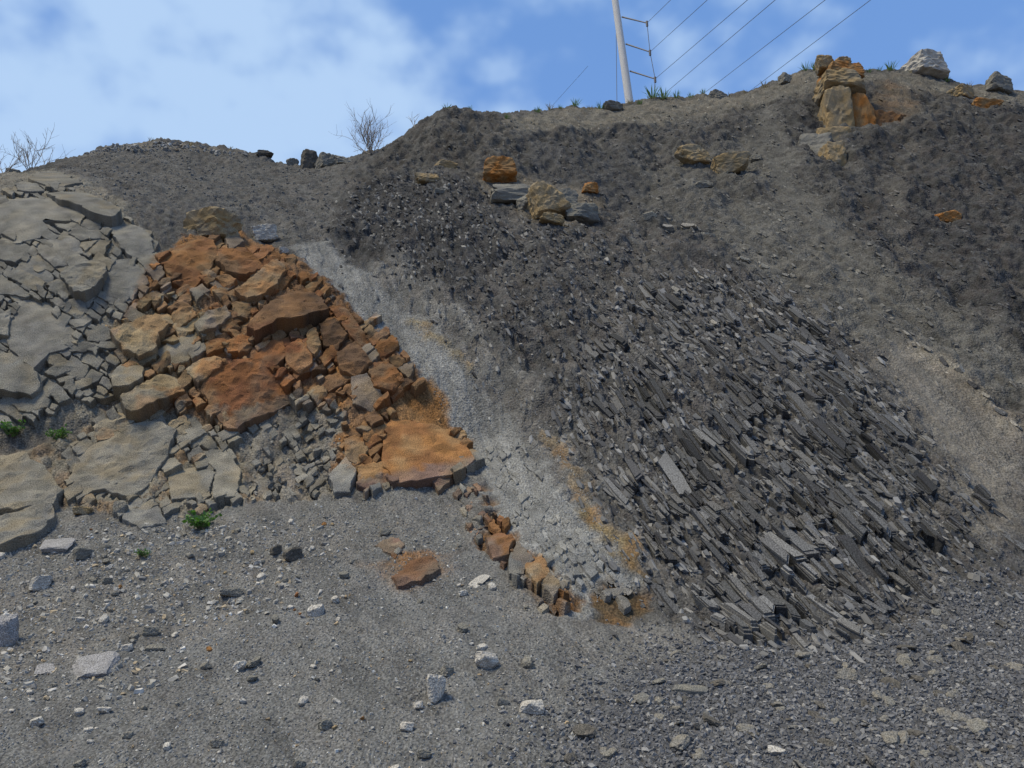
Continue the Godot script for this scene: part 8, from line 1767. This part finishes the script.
	# paler harder beds that stick out as broken ledges
	for run in [[-10.0, [[2.72, 15.9, 0.433], [3.03, 15.64, 0.389], [3.46, 15.64, 0.467], [3.79, 15.29, 0.421], [3.94, 14.87, 0.262]]], [-24.0, [[4.19, 14.04, 0.324], [4.5, 13.81, 0.356], [4.82, 13.59, 0.282]]], [-71.0, [[3.28, 13.25, 0.310], [3.45, 12.85, 0.372], [3.7, 12.52, 0.365], [3.91, 12.18, 0.261], [4.11, 11.9, 0.353], [4.28, 11.49, 0.220], [4.5, 11.06, 0.276], [4.66, 10.63, 0.209]]], [-71.0, [[2.72, 12.5, 0.265], [2.94, 12.05, 0.323], [3.18, 11.44, 0.250], [3.43, 10.95, 0.303], [4.71, 9.89, 0.343], [4.49, 10.15, 0.232]]], [-70.0, [[6.34, 10.92, 0.274], [6.48, 10.65, 0.270], [6.62, 10.4, 0.296], [6.71, 10.11, 0.262], [6.8, 9.81, 0.286], [6.87, 9.5, 0.252], [6.92, 9.17, 0.247]]]]:
		for p in run[1]:
			var size := Vector3(p[2] * rng.randf_range(0.6, 1.1), p[2] * 0.3, p[2] * rng.randf_range(0.2, 0.4))
			var b := put("ledge", kinds[5 + rng.randi() % 5] if rng.randf() < 0.35 else pale_kinds[rng.randi() % 4], mats.slab, o)
			b.transform = Transform3D(shale_basis(p[0], p[1], size, rng, 0.35, run[0]), spot(p[0], p[1], -0.01) - where)
	# the small broken pieces between the slabs
	shale_scatter("shale_fragments", outline, 13000, 0.012, 0.11, tones, 70, 0.5, o, where)

# splinters that keep to the dip of the beds, in patches
func shale_scatter(called: String, outline: PackedVector2Array, count: int, lo: float, hi: float, tones: Array, s: int, loose: float, parent: Node3D, where: Vector3, label := "") -> void:
	var rng := RandomNumberGenerator.new()
	rng.seed = s
	var box := scatter_box(outline)
	var clump := noise(s, 0.9, 3)
	for variant in 4:
		var mm := MultiMesh.new()
		mm.transform_format = MultiMesh.TRANSFORM_3D
		mm.use_colors = true
		mm.mesh = shard_mesh(360 + variant)
		mm.instance_count = count / 4
		var k := 0
		while k < count / 4:
			var p := Vector2(rng.randf_range(box.position.x, box.end.x), rng.randf_range(box.position.y, box.end.y))
			if not Geometry2D.is_point_in_polygon(p, outline): continue
			if clump.get_noise_2d(p.x, p.y) < rng.randf_range(-0.3, 0.35): continue
			p += Vector2(rng.randfn(), rng.randfn()) * 0.32
			var l := lo + (hi - lo) * pow(rng.randf(), 3.0)
			var size := Vector3(l * rng.randf_range(1.4, 3.0), l * rng.randf_range(0.25, 0.6), l * rng.randf_range(0.5, 1.0))
			mm.set_instance_transform(k, Transform3D(shale_basis(p.x, p.y, size, rng, loose), spot(p.x, p.y, -0.015) - where))
			mm.set_instance_color(k, (zone_colour(p.x, p.y) if tones.is_empty() else tones[rng.randi() % tones.size()]) * rng.randf_range(0.6, 1.3))
			k += 1
		var f := MultiMeshInstance3D.new()
		f.name = called if parent != self else numbered(called)
		f.multimesh = mm
		f.material_override = mats.chip
		parent.add_child(f, true)
		f.set_meta("kind", "stuff")
		if label != "": f.set_meta("label", label)

# One shale slab in place: an angular outline on the slope, split into two or three sheets that step back.
func slab_mesh(outline: Array, mid: Vector2, high: float, lean_u: float, lean_v: float, colour: Color, origin: Vector3, rng: RandomNumberGenerator) -> ArrayMesh:
	var pos := PackedVector3Array()
	var tint := PackedColorArray()
	var n := outline.size()
	var out := up_at(mid.x, mid.y, 0.5)
	var shift := Vector2.ZERO
	var level := high - 0.22
	var grow := 1.0
	var sheets := 2 + rng.randi() % 2
	for j in sheets:
		if j > 0:
			shift += Vector2(rng.randf_range(-0.02, 0.02), rng.randf_range(-0.02, 0.02))
			grow -= rng.randf_range(0.0, 0.22)
		for e in 2:
			for k in n:
				var p: Vector2 = mid + ((outline[k] as Vector2) - mid) * grow + shift
				var d := p - mid
				pos.append(world_of(p.x, p.y, smooth_w(p.x, p.y)) + out * (level + d.x * lean_u * 3.0 + d.y * lean_v * 3.0) - origin)
				tint.append(colour * rng.randf_range(0.92, 1.12))
			if e == 0: level += 0.2 if j == 0 else rng.randf_range(0.01, 0.03)
	var index := PackedInt32Array()
	for j in sheets * 2 - 1:
		for k in n:
			var a := j * n + k
			var b := j * n + (k + 1) % n
			index.append_array([a, b, a + n, b, b + n, a + n])
	var top := (sheets * 2 - 1) * n
	for k in range(1, n - 1):
		index.append_array([top, top + k, top + k + 1])
	return flat_mesh(pos, index, tint)

# a thin slab of laminated shale: stepped edges between its layers
func shale_mesh(s: int, colour: Color) -> ArrayMesh:
	var rng := RandomNumberGenerator.new()
	rng.seed = s
	var outline := PackedVector2Array()
	for q in [Vector2(-0.5, -0.42), Vector2(0.05, -0.5), Vector2(0.46, -0.44), Vector2(0.5, 0.1), Vector2(0.34, 0.48), Vector2(-0.25, 0.5), Vector2(-0.5, 0.2)]:
		outline.append((q as Vector2) * rng.randf_range(0.8, 1.05) + Vector2(rng.randf_range(-0.07, 0.07), rng.randf_range(-0.1, 0.1)))
	var sides := outline.size()
	var pos := PackedVector3Array()
	var tint := PackedColorArray()
	var layers := 4
	var shift := Vector2.ZERO
	for j in layers:
		shift += Vector2(rng.randf_range(-0.06, 0.06), rng.randf_range(-0.06, 0.06))
		var grow := 1.0 - 0.09 * j + rng.randf_range(-0.06, 0.06)
		for e in 2:
			for k in sides:
				var q := outline[k] * grow * (1.0 if e == 0 else 0.97) + shift
				pos.append(Vector3(q.x, (j + e) / float(layers) - 0.3 + 0.05 * sin(q.x * 5.0 + s), q.y))
				tint.append(colour * (1.15 + 0.12 * ((j % 2) * 2 - 1)))
	pos.append(Vector3(shift.x, 0.7, shift.y))
	tint.append(colour * 1.2)
	var index := PackedInt32Array()
	for j in layers * 2 - 1:
		for k in sides:
			var a := j * sides + k
			var b := j * sides + (k + 1) % sides
			index.append_array([a, b, a + sides, b, b + sides, a + sides])
	for k in sides:
		index.append_array([(layers * 2 - 1) * sides + k, (layers * 2 - 1) * sides + (k + 1) % sides, pos.size() - 1])
	return flat_mesh(pos, index, tint)

# ---------------------------------------------------------------- rusty pinnacle on the crest
func pinnacle() -> void:
	var foot: Vector2 = V(8.43, 21.81)
	var where := spot(foot.x, foot.y) 
	var o := base("rock_pinnacle", where)
	tag(o, "rusty orange rock pinnacle of stacked blocks standing above the crest", "rock pinnacle")
	# [name, across, up, width, height, depth, tone] in metres from the foot
	for d in [["lower_block", -0.1, -0.45, 0.85, 1.5, 0.95, 3], ["lower_block", 0.32, -0.45, 0.7, 1.4, 0.9, 4], ["upper_block", 0.02, 0.85, 1.15, 0.68, 1.0, 3], ["upper_block", 0.06, 1.4, 1.0, 0.42, 0.9, 4], ["cap_block", -0.26, 1.7, 0.45, 0.36, 0.5, 3], ["cap_block", 0.1, 1.7, 0.42, 0.3, 0.5, 3], ["cap_block", 0.4, 1.6, 0.3, 0.3, 0.4, 4], ["side_block", 0.72, -0.45, 0.8, 1.0, 0.9, 6], ["side_block", 1.15, -0.3, 0.7, 0.7, 0.8, 6], ["foot_block", -0.5, -1.1, 0.9, 0.95, 0.8, 3], ["foot_block", -1.05, -1.3, 0.9, 0.75, 0.8, 2]]:
		var b := put(d[0], stone_mesh(501 + int(d[1] * 50) + int(d[2] * 9), 1, 26, 36, 0.1, d[6], Vector3(d[3], d[4], d[5]) * 1.1), mats.rock, o)
		b.position = Vector3(d[1], d[2], -0.25 + 0.75 * maxf(0.0, -0.45 - d[2])) * 1.1
		b.rotation.y = d[1] * 0.4

# ---------------------------------------------------------------- plants
func tube(st: SurfaceTool, a: Vector3, b: Vector3, ra: float, rb: float, sides := 4) -> void:
	var d := (b - a).normalized()
	var x := d.cross(Vector3(0.31, 0.2, 0.93)).normalized()
	var y := d.cross(x)
	for k in sides:
		var p := TAU * k / sides
		var q := TAU * (k + 1) / sides
		var n0 := x * cos(p) + y * sin(p)
		var n1 := x * cos(q) + y * sin(q)
		for c in [[a + n0 * ra, n0], [b + n0 * rb, n0], [a + n1 * ra, n1], [a + n1 * ra, n1], [b + n0 * rb, n0], [b + n1 * rb, n1]]:
			st.set_normal(c[1])
			st.add_vertex(c[0])

func twigs(st: SurfaceTool, a: Vector3, d: Vector3, l: float, r: float, depth: int, rng: RandomNumberGenerator) -> void:
	var p := a
	var dir := d
	for k in 3:
		var n := p + dir * l / 3.0
		tube(st, p, n, r * (1.0 - k * 0.2), r * (0.8 - k * 0.2))
		p = n
		dir = (dir + Vector3(rng.randfn(), rng.randfn() + 0.5, rng.randfn()) * 0.14).normalized()
		if depth > 0 and (k > 0 or depth > 1):
			for m in 2:
				var side := (dir + Vector3(rng.randfn(), rng.randf_range(-0.1, 0.7), rng.randfn()) * 0.65).normalized()
				twigs(st, p, side, l * rng.randf_range(0.45, 0.7), r * 0.55, depth - 1, rng)

func shrub(label: String, p: Vector2, tall: float, wide: float, stems: int, s: int, depth := 2) -> void:
	var rng := RandomNumberGenerator.new()
	rng.seed = s
	var where := spot(p.x, p.y, -0.03)
	var o := base("bare_shrub", where)
	tag(o, label, "shrub")
	for k in stems:
		var st := SurfaceTool.new()
		st.begin(Mesh.PRIMITIVE_TRIANGLES)
		var d := Vector3(rng.randf_range(-1, 1) * wide, 1.0, rng.randf_range(-1, 1) * wide * 0.6).normalized()
		twigs(st, Vector3(rng.randf_range(-0.05, 0.05), 0, rng.randf_range(-0.05, 0.05)), d, tall * rng.randf_range(0.5, 0.8), 0.012, depth, rng)
		put("stem", st.commit(), mats.twig, o)

func leafy(called: String, label: String, p: Vector2, size: float, s: int) -> void:
	var rng := RandomNumberGenerator.new()
	rng.seed = s
	var o := base(called, spot(p.x, p.y, -0.01))
	tag(o, label, "weed")
	var stems := SurfaceTool.new()
	stems.begin(Mesh.PRIMITIVE_TRIANGLES)
	var st := SurfaceTool.new()
	st.begin(Mesh.PRIMITIVE_TRIANGLES)
	for k in 26:
		var a := rng.randf() * TAU
		var d := Vector3(cos(a) * rng.randf_range(0.2, 1.1), rng.randf_range(0.5, 1.0), sin(a) * 0.8 + 0.3).normalized()
		var tip := d * size * rng.randf_range(0.35, 0.75)
		tube(stems, Vector3.ZERO, tip, 0.004, 0.002, 3)
		for m in 11:
			var c := tip * rng.randf_range(0.35, 1.05)
			var f := Vector3(rng.randfn(), rng.randfn() * 0.6 + 0.3, rng.randfn()).normalized()
			var side := f.cross(Vector3(rng.randfn(), rng.randfn(), rng.randfn())).normalized()
			var l := size * rng.randf_range(0.1, 0.2)
			var w := l * 0.3
			var mid := c + f * l * 0.5
			for q in [c, mid + side * w, c + f * l, c, c + f * l, mid - side * w]:
				st.add_vertex(q)
	st.generate_normals()
	put("stems", stems.commit(), mats.twig, o)
	put("leaves", st.commit(), mats.leaf, o)

func tuft(mat: Material, blades: int, size: float, s: int) -> ArrayMesh:
	var rng := RandomNumberGenerator.new()
	rng.seed = s
	var st := SurfaceTool.new()
	st.begin(Mesh.PRIMITIVE_TRIANGLES)
	for k in blades:
		var a := rng.randf() * TAU
		var root := Vector3(cos(a), 0, sin(a)) * size * rng.randf_range(0, 0.35)
		var d := Vector3(cos(a) * rng.randf_range(0.1, 0.7), 1.0, sin(a) * rng.randf_range(0.1, 0.7)).normalized()
		var l := size * rng.randf_range(0.5, 1.0)
		var mid := root + d * l * 0.55
		var tip := mid + (d + Vector3(cos(a), -0.2, sin(a)) * 0.5).normalized() * l * 0.5
		var side := Vector3(-sin(a), 0, cos(a)) * size * 0.035
		for q in [root - side, root + side, mid + side * 0.8, root - side, mid + side * 0.8, mid - side * 0.8, mid - side * 0.8, mid + side * 0.8, tip]:
			st.add_vertex(q)
	st.generate_normals()
	return st.commit()

func grow_plants() -> void:
	shrub("leafless twiggy shrub on the skyline left of the dark knoll", V(-3.54, 21.82), 1.0, 1.5, 13, 5)
	shrub("leafless shrub with one long slanting branch at the far left skyline", V(-11.44, 20.17), 1.0, 0.8, 6, 9)
	shrub("sparse bare twigs at the left edge of the skyline", V(-11.68, 19.42), 0.7, 0.9, 3, 12)
	shrub("small wispy bare twigs on the knoll's left shoulder", V(-2.51, 22.42), 0.55, 0.8, 2, 15, 1)
	leafy("weed", "largest bright green weed at the top of the left scree", V(-3.75, 7.24), 0.42, 3)
	leafy("weed", "small green sprout below the largest weed", V(-4.16, 6.47), 0.16, 4)
	leafy("weed", "green weed at the left picture edge on the soil ledge", V(-6.89, 9.18), 0.36, 5)
	leafy("weed", "second green weed on the soil ledge, right of the edge one", V(-6.26, 9.12), 0.3, 6)
	leafy("weed", "tiny green sprig on the block below the rusty rock", V(-5.6, 10.49), 0.16, 7)
	var rng := RandomNumberGenerator.new()
	rng.seed = 91
	var green := []
	var straw := []
	for k in 4:
		green.append(tuft(mats.blade, 34, 1.0, 60 + k))
		straw.append(tuft(mats.dry, 26, 1.0, 70 + k))
	var k := 0
	for p in [[1.34, 24.88, 0.251], [1.77, 25.09, 0.338], [2.48, 25.13, 0.282], [3.64, 25.46, 0.341], [4.02, 25.78, 0.460], [4.35, 25.66, 0.400], [4.7, 25.7, 0.401], [5.11, 25.77, 0.287], [5.49, 25.84, 0.259], [8.35, 25.8, 0.398], [8.6, 25.8, 0.454], [8.76, 25.58, 0.282], [10.25, 25.26, 0.279], [10.54, 25.28, 0.390], [10.01, 25.37, 0.280], [12.01, 24.84, 0.275], [-1.67, 22.63, 0.308], [-1.09, 22.87, 0.233], [-0.13, 22.76, 0.258], [0.71, 24.33, 0.274]]:
		var o := put("grass_tuft", green[k % 4], mats.blade)
		o.position = spot(p[0], p[1], -0.01)
		o.rotation.y = rng.randf() * TAU
		o.scale = Vector3.ONE * p[2] * rng.randf_range(0.5, 0.95)
		tag(o, "small green grass tuft growing on the hill crest", "grass", "green tufts along the crest")
		k += 1
	for p in [[1.05, 24.69, 0.222], [2.19, 24.99, 0.252], [3.05, 25.18, 0.226], [3.37, 25.59, 0.229], [6.23, 25.69, 0.257], [6.67, 25.76, 0.229], [7.18, 25.58, 0.256], [7.61, 25.64, 0.227], [9.21, 25.5, 0.225], [9.74, 25.4, 0.252], [10.99, 24.98, 0.221], [12.4, 24.31, 0.217], [-8.71, 23.63, 0.189], [-7.64, 23.59, 0.190], [-9.85, 23.8, 0.163]]:
		var o := put("dry_grass_tuft", straw[k % 4], mats.dry)
		o.position = spot(p[0], p[1], -0.01)
		o.rotation.y = rng.randf() * TAU
		o.scale = Vector3.ONE * p[2] * rng.randf_range(0.6, 1.0)
		tag(o, "low straw-coloured grass tuft on the hill crest", "grass", "dry tufts along the crest")
		k += 1

# ---------------------------------------------------------------- pole and wires
func cable(called: String, label: String, group: String, a: Vector3, b: Vector3, sag: float, r := 0.009) -> void:
	var st := SurfaceTool.new()
	st.begin(Mesh.PRIMITIVE_TRIANGLES)
	var n := 24
	for k in n:
		var t0 := float(k) / n
		var t1 := float(k + 1) / n
		tube(st, a.lerp(b, t0) - a - Vector3(0, 4.0 * sag * t0 * (1.0 - t0), 0), a.lerp(b, t1) - a - Vector3(0, 4.0 * sag * t1 * (1.0 - t1), 0), r, r, 5)
	var o := put(called, st.commit(), mats.cable)
	o.position = a
	tag(o, label, "wire", group)

func utility_pole() -> void:
	var foot: Vector3 = Vector3(5.16, 18.13, -32)
	var low: Vector3 = Vector3(4.71, 25.4, -32)
	var high: Vector3 = Vector3(4.33, 30.42, -32)
	var lean := (high - low).normalized()
	var top := high + lean * 2.2
	var root := low + lean * ((foot.y - low.y) / lean.y)
	var o := base("utility_pole", root)
	tag(o, "pale weathered utility pole with three side arms rising behind the crest", "utility pole")
	var st := SurfaceTool.new()
	st.begin(Mesh.PRIMITIVE_TRIANGLES)
	st.set_color(Color(0.92, 0.89, 0.86))
	tube(st, Vector3.ZERO, low - root, 0.2, 0.165, 16)
	tube(st, low - root, top - root, 0.165, 0.13, 16)
	put("post", st.commit(), mats.pole, o)
	var ends := [[Vector3(4.59, 29.54, -32), Vector3(5.51, 28.71, -31.4)], [Vector3(4.7, 28.16, -32), Vector3(5.56, 27.27, -31.4)], [Vector3(4.81, 26.81, -32), Vector3(5.7, 25.96, -31.4)]]
	var drops := [Vector3(5.51, 28.71, -31.4), Vector3(5.56, 27.27, -31.4), Vector3(5.7, 25.96, -31.4), Vector3(5.6, 24.96, -31.4)]
	for k in 3:
		var a: Vector3 = ends[k][0]
		var b: Vector3 = ends[k][1]
		var arm := SurfaceTool.new()
		arm.begin(Mesh.PRIMITIVE_TRIANGLES)
		tube(arm, a - root, b - root, 0.035, 0.025, 8)
		put("arm", arm.commit(), mats.steel, o)
		var ins := SurfaceTool.new()
		ins.begin(Mesh.PRIMITIVE_TRIANGLES)
		for m in 4:
			var c := b - root + Vector3(0, 0.1 - m * 0.07, 0)
			tube(ins, c, c - Vector3(0, 0.035, 0), 0.03, 0.055, 10)
			tube(ins, c - Vector3(0, 0.035, 0), c - Vector3(0, 0.07, 0), 0.055, 0.03, 10)
		put("insulator", ins.commit(), mats.insulator, o)
		var link := SurfaceTool.new()
		link.begin(Mesh.PRIMITIVE_TRIANGLES)
		var e: Vector3 = drops[k + 1]
		tube(link, b - root, e - root, 0.014, 0.014, 5)
		put("jumper_wire", link.commit(), mats.cable, o)
	var riser := SurfaceTool.new()
	riser.begin(Mesh.PRIMITIVE_TRIANGLES)
	tube(riser, Vector3(4.36, 29.56, -32.2) - root, Vector3(4.24, 25.36, -32.2) - root, 0.012, 0.012, 5)
	put("ground_wire", riser.commit(), mats.cable, o)
	var names := ["uppermost wire, leaving the top visible arm of the pole", "wire leaving the middle arm of the pole", "wire leaving the lowest arm of the pole", "fourth wire from the pole, rising from behind the crest", "fifth wire from the pole, rising from behind the crest", "wire farthest from the pole, passing left of the rusty pinnacle"]
	var runs := [[Vector3(5.51, 28.71, -31.4), Vector3(4.7, 17.57, -16)], [Vector3(5.56, 27.27, -31.4), Vector3(5.56, 17.54, -16)], [Vector3(5.7, 25.96, -31.4), Vector3(6.54, 17.57, -16)], [Vector3(6.23, 28.06, -36), Vector3(7.07, 17.49, -16)], [Vector3(8.04, 28.16, -36), Vector3(8.25, 17.46, -16)], [Vector3(9.45, 27.73, -36), Vector3(9.33, 17.52, -16)]]
	for k in 6:
		cable("power_line", "thin dark " + names[k], "power lines crossing the sky", runs[k][0], runs[k][1], 0.0)
	cable("guy_wire", "faint thin stay line left of the pole", "stay lines left of the pole", Vector3(1.71, 26.59, -34), Vector3(3.1, 27.06, -32), 0.0, 0.006)

# ---------------------------------------------------------------- sky
func make_sky() -> Sky:
	var w := 2048
	var h := 1024
	var im := Image.create(w, h, false, Image.FORMAT_RGBF)
	var big := noise(725, 1.1, 3)
	var mid := noise(729, 3.0, 6)
	var wisp := noise(9, 9.0, 5)
	var zenith := Color(0.037, 0.096, 0.235)
	var low := Color(0.078, 0.155, 0.34)
	var white := Color(0.188, 0.259, 0.36)
	for y in h:
		var el := PI * (0.5 - (y + 0.5) / h)
		var base_c := low.lerp(zenith, clampf(sin(maxf(el, 0.0)) * 1.25, 0.0, 1.0))
		if el < -0.02:
			for x in w: im.set_pixel(x, y, base_c)
			continue
		for x in w:
			var az := TAU * (x + 0.5) / w
			var d := Vector3(sin(az) * cos(el), sin(el), -cos(az) * cos(el))
			var p := Vector3(d.x, d.y * 1.7, d.z)
			var c := 0.47 + 0.4 * big.get_noise_3dv(p) + 0.75 * mid.get_noise_3dv(p) + 0.6 * wisp.get_noise_3dv(p)
			c = clampf(c, 0.0, 1.0)
			c = smoothstep(0.12, 0.9, c)
			im.set_pixel(x, y, base_c.lerp(white, 0.12 + c * 0.8))
	var sky := Sky.new()
	var m := PanoramaSkyMaterial.new()
	m.panorama = ImageTexture.create_from_image(im)
	sky.sky_material = m
	return sky

func _ready() -> void:
	var cam := Camera3D.new()
	cam.name = "camera"
	add_child(cam)
	cam.position = Vector3(0, 1.6, 0)
	cam.rotation_degrees = Vector3(20, 0, 0)
	cam.fov = 44.02
	cam.far = 2000.0
	cam.current = true
	var env := Environment.new()
	env.background_mode = Environment.BG_SKY
	env.sky = make_sky()
	env.tonemap_mode = Environment.TONE_MAPPER_LINEAR
	env.tonemap_exposure = 2.6
	env.sdfgi_enabled = true
	env.ssao_enabled = true
	env.ssil_enabled = true
	var we := WorldEnvironment.new()
	we.name = "world_environment"
	we.environment = env
	add_child(we)
	var sun := DirectionalLight3D.new()
	sun.name = "sun"
	add_child(sun)
	sun.look_at_from_position(Vector3(-0.42, 0.86, 0.2), Vector3.ZERO)
	sun.light_color = Color(1.0, 0.95, 0.82)
	sun.light_energy = 0.5
	sun.light_angular_distance = 18.0
	sun.shadow_enabled = true
	make_materials()
	fit_relief()
	lay_zones()
	make_hillside()
	var flat := PlaneMesh.new()
	flat.size = Vector2(900, 900)
	var g := put("ground", flat, mats.flat_ground)
	g.position.y = -0.06
	tag(g, "flat quarry floor of grey gravel", "", "", "structure")
	outcrop("sandstone_outcrop", "block", "fractured grey and tan sandstone slabs on the left of the hillside", sandstone_pieces(), 1000)
	outcrop("rusty_outcrop", "block", "rust-stained orange and brown rock mass beside the pale fault strip", rusty_pieces(), 2000)
	outcrop("fault_rubble", "block", "rusty and ochre broken rocks at the foot of the pale fault strip", fault_pieces(), 3000)
	outcrop("gouge_outcrop", "block", "pale grey cracked clay rock on the lower part of the fault strip", gouge_pieces(), 6000)
	shale_outcrop()
	pinnacle()
	set_stones()
	var left_scree := PackedVector2Array([V(-3.93, 2.31), V(-6.43, 6.44), V(-5.94, 6.79), V(-5.43, 7.19), V(-4.78, 7.37), V(-3.77, 7.27), V(-2.64, 7.63), V(-1.46, 8.19), V(-0.81, 8.31), V(-0.36, 6.41), V(0.45, 4.73), V(1.2, 4.63), V(0.71, 3.37), V(0.33, 2.36)])
	var right_scree := PackedVector2Array([V(0.19, 2.36), V(0.63, 3.37), V(1.38, 4.53), V(1.96, 4.66), V(3.27, 4.64), V(4.32, 5.33), V(5.04, 5.56), V(6.13, 5.8), V(3.97, 2.31)])
	var strip := PackedVector2Array([V(-4.04, 14.45), V(-3.48, 15.04), V(-1.91, 13), V(-0.66, 11.41), V(0.4, 9.57), V(1.04, 7.67), V(1.34, 5.96), V(0.49, 5.35), V(0.36, 6.06), V(-0.02, 7.24), V(-0.47, 8.95), V(-1.23, 10.52), V(-2.7, 12.45)])
	var upper := PackedVector2Array([V(-3.51, 15.98), V(-3, 21.23), V(-1.58, 22.36), V(0.21, 22.66), V(4.17, 25.19), V(8.07, 25.33), V(14.29, 23.13), V(7.56, 9.26), V(6.74, 10.69), V(5.29, 10.9), V(3.43, 14.34), V(1.56, 13.74), V(0.74, 11.31), V(0.4, 9.65), V(-0.67, 11.66), V(-1.94, 13.29)])
	var mound := PackedVector2Array([V(-10.86, 20.47), V(-10.44, 23.21), V(-9.02, 23.77), V(-5.83, 22.62), V(-4.3, 20.69), V(-3.6, 15.38), V(-4.12, 14.62), V(-5.5, 16.47), V(-6.44, 16.36), V(-7.11, 15)])
	var grey := [Color(0.215, 0.21, 0.204), Color(0.18, 0.177, 0.174), Color(0.25, 0.243, 0.23), Color(0.145, 0.144, 0.145), Color(0.33, 0.315, 0.29), Color(0.42, 0.4, 0.37), Color(0.3, 0.24, 0.17)]
	var dark := [Color(0.13, 0.129, 0.135), Color(0.1, 0.1, 0.105), Color(0.165, 0.163, 0.168), Color(0.2, 0.196, 0.195), Color(0.085, 0.084, 0.088), Color(0.26, 0.25, 0.24)]
	var pale := [Color(0.29, 0.287, 0.278), Color(0.25, 0.248, 0.24), Color(0.33, 0.327, 0.315), Color(0.2, 0.198, 0.194), Color(0.4, 0.39, 0.37)]
	gravel("scree_gravel", "fine grey gravel of the left scree", left_scree, 40000, 0.006, 0.026, 0.6, grey, 0.4, 21, null, 0.0, 0.15)
	var ledge_foot := PackedVector2Array([V(-4.6, 3.66), V(-6.13, 6.31), V(-5.53, 7.44), V(-4.66, 7.37), V(-3.55, 7.31), V(-2.41, 7.72), V(-1.91, 5.73), V(-2.67, 4.74), V(-3.28, 3.68)])
	gravel("scree_flakes", "larger flat grey and tan flakes on the upper left scree", ledge_foot, 1800, 0.025, 0.1, 0.35, [Color(0.3, 0.285, 0.26), Color(0.24, 0.23, 0.22), Color(0.38, 0.35, 0.3), Color(0.36, 0.29, 0.2), Color(0.5, 0.47, 0.43)], 0.45, 27, null, 0.3, 0.2)
	gravel("scree_stones", "scattered small pale stones on the left scree", left_scree, 2200, 0.016, 0.05, 0.55, [Color(0.3, 0.29, 0.27), Color(0.24, 0.235, 0.225), Color(0.4, 0.385, 0.36), Color(0.56, 0.54, 0.5), Color(0.36, 0.27, 0.17)], 0.4, 28, null, 0.3, 0.2)
	var cliff := PackedVector2Array([V(-9.87, 14.66), V(-10.33, 18.82), V(-7.11, 14.73), V(-6.12, 13.57), V(-5.18, 14.98), V(-4.52, 14.16), V(-3.77, 13.95), V(-1.77, 11.42), V(-0.53, 9.15), V(-0.97, 8.71), V(-1.97, 8.31), V(-3.34, 7.92), V(-3.91, 7.69), V(-5.1, 7.89), V(-5.67, 7.91), V(-6.11, 9.04), V(-7.11, 9.32), V(-7.51, 9.29)])
	gravel("cliff_rubble", "crumbled rock packed into the cracks of the sandstone and the rusty rock", cliff, 3500, 0.012, 0.06, 0.6, [], 0.6, 30)
	gravel("shale_gravel", "dark flat shale chips covering the right scree", right_scree, 42000, 0.01, 0.07, 0.4, dark, 0.5, 22, null, 0.0, 0.4)
	gravel("strip_gravel", "pale crushed grit on the fault strip", strip, 8000, 0.008, 0.028, 0.5, pale, 0.35, 23)
	shale_scatter("slope_splinters", upper, 14000, 0.012, 0.085, [], 72, 0.7, self, Vector3.ZERO, "dark shale splinters on the upper slope")
	var knot := PackedVector2Array([V(-3.38, 15.23), V(-3.54, 18.13), V(-2.66, 19.2), V(-0.91, 18.03), V(0.93, 15.57), V(2.33, 14.27), V(1.6, 12.22), V(0.82, 11.29), V(0.47, 9.79), V(-0.51, 11.61), V(-1.39, 12.89), V(-2.56, 14.05)])
	var coal := [Color(0.08, 0.079, 0.08), Color(0.105, 0.102, 0.102), Color(0.14, 0.136, 0.134), Color(0.065, 0.064, 0.067), Color(0.2, 0.192, 0.182)]
	shale_scatter("shale_splinters", knot, 6000, 0.015, 0.1, coal, 71, 0.8, self, Vector3.ZERO, "dark shale splinters on the slope below the knoll")
	gravel("rim_stones", "small pale stones along the left mound rim", PackedVector2Array([V(-11.12, 22.12), V(-10.58, 23.22), V(-9.02, 23.77), V(-7.01, 23.22), V(-6.96, 23.02), V(-8.8, 23.05), V(-10.37, 22.3)]), 240, 0.05, 0.17, 0.6, grey, 0.4, 29)
	gravel("mound_gravel", "grey stones on the left mound", mound, 3000, 0.02, 0.1, 0.4, [], 0.35, 25)
	pebbles("pebble", "small pale pebble lying on the grey left scree", "pale pebbles on the left scree", left_scree, 170, 0.03, 0.12, 0.6, [8, 8, 0, 2, 8, 1], 41)
	pebbles("rusty_pebble", "small orange pebble lying on the grey left scree", "orange pebbles on the left scree", left_scree, 16, 0.035, 0.07, 0.7, [4, 5, 3], 43)
	pebbles("shale_chip", "larger flat dark shale chip on the right scree", "shale chips on the right scree", right_scree, 150, 0.09, 0.2, 0.25, [7, 9, 7, 0, 9, 7], 42, 0.3)
	grow_plants()
	utility_pole()
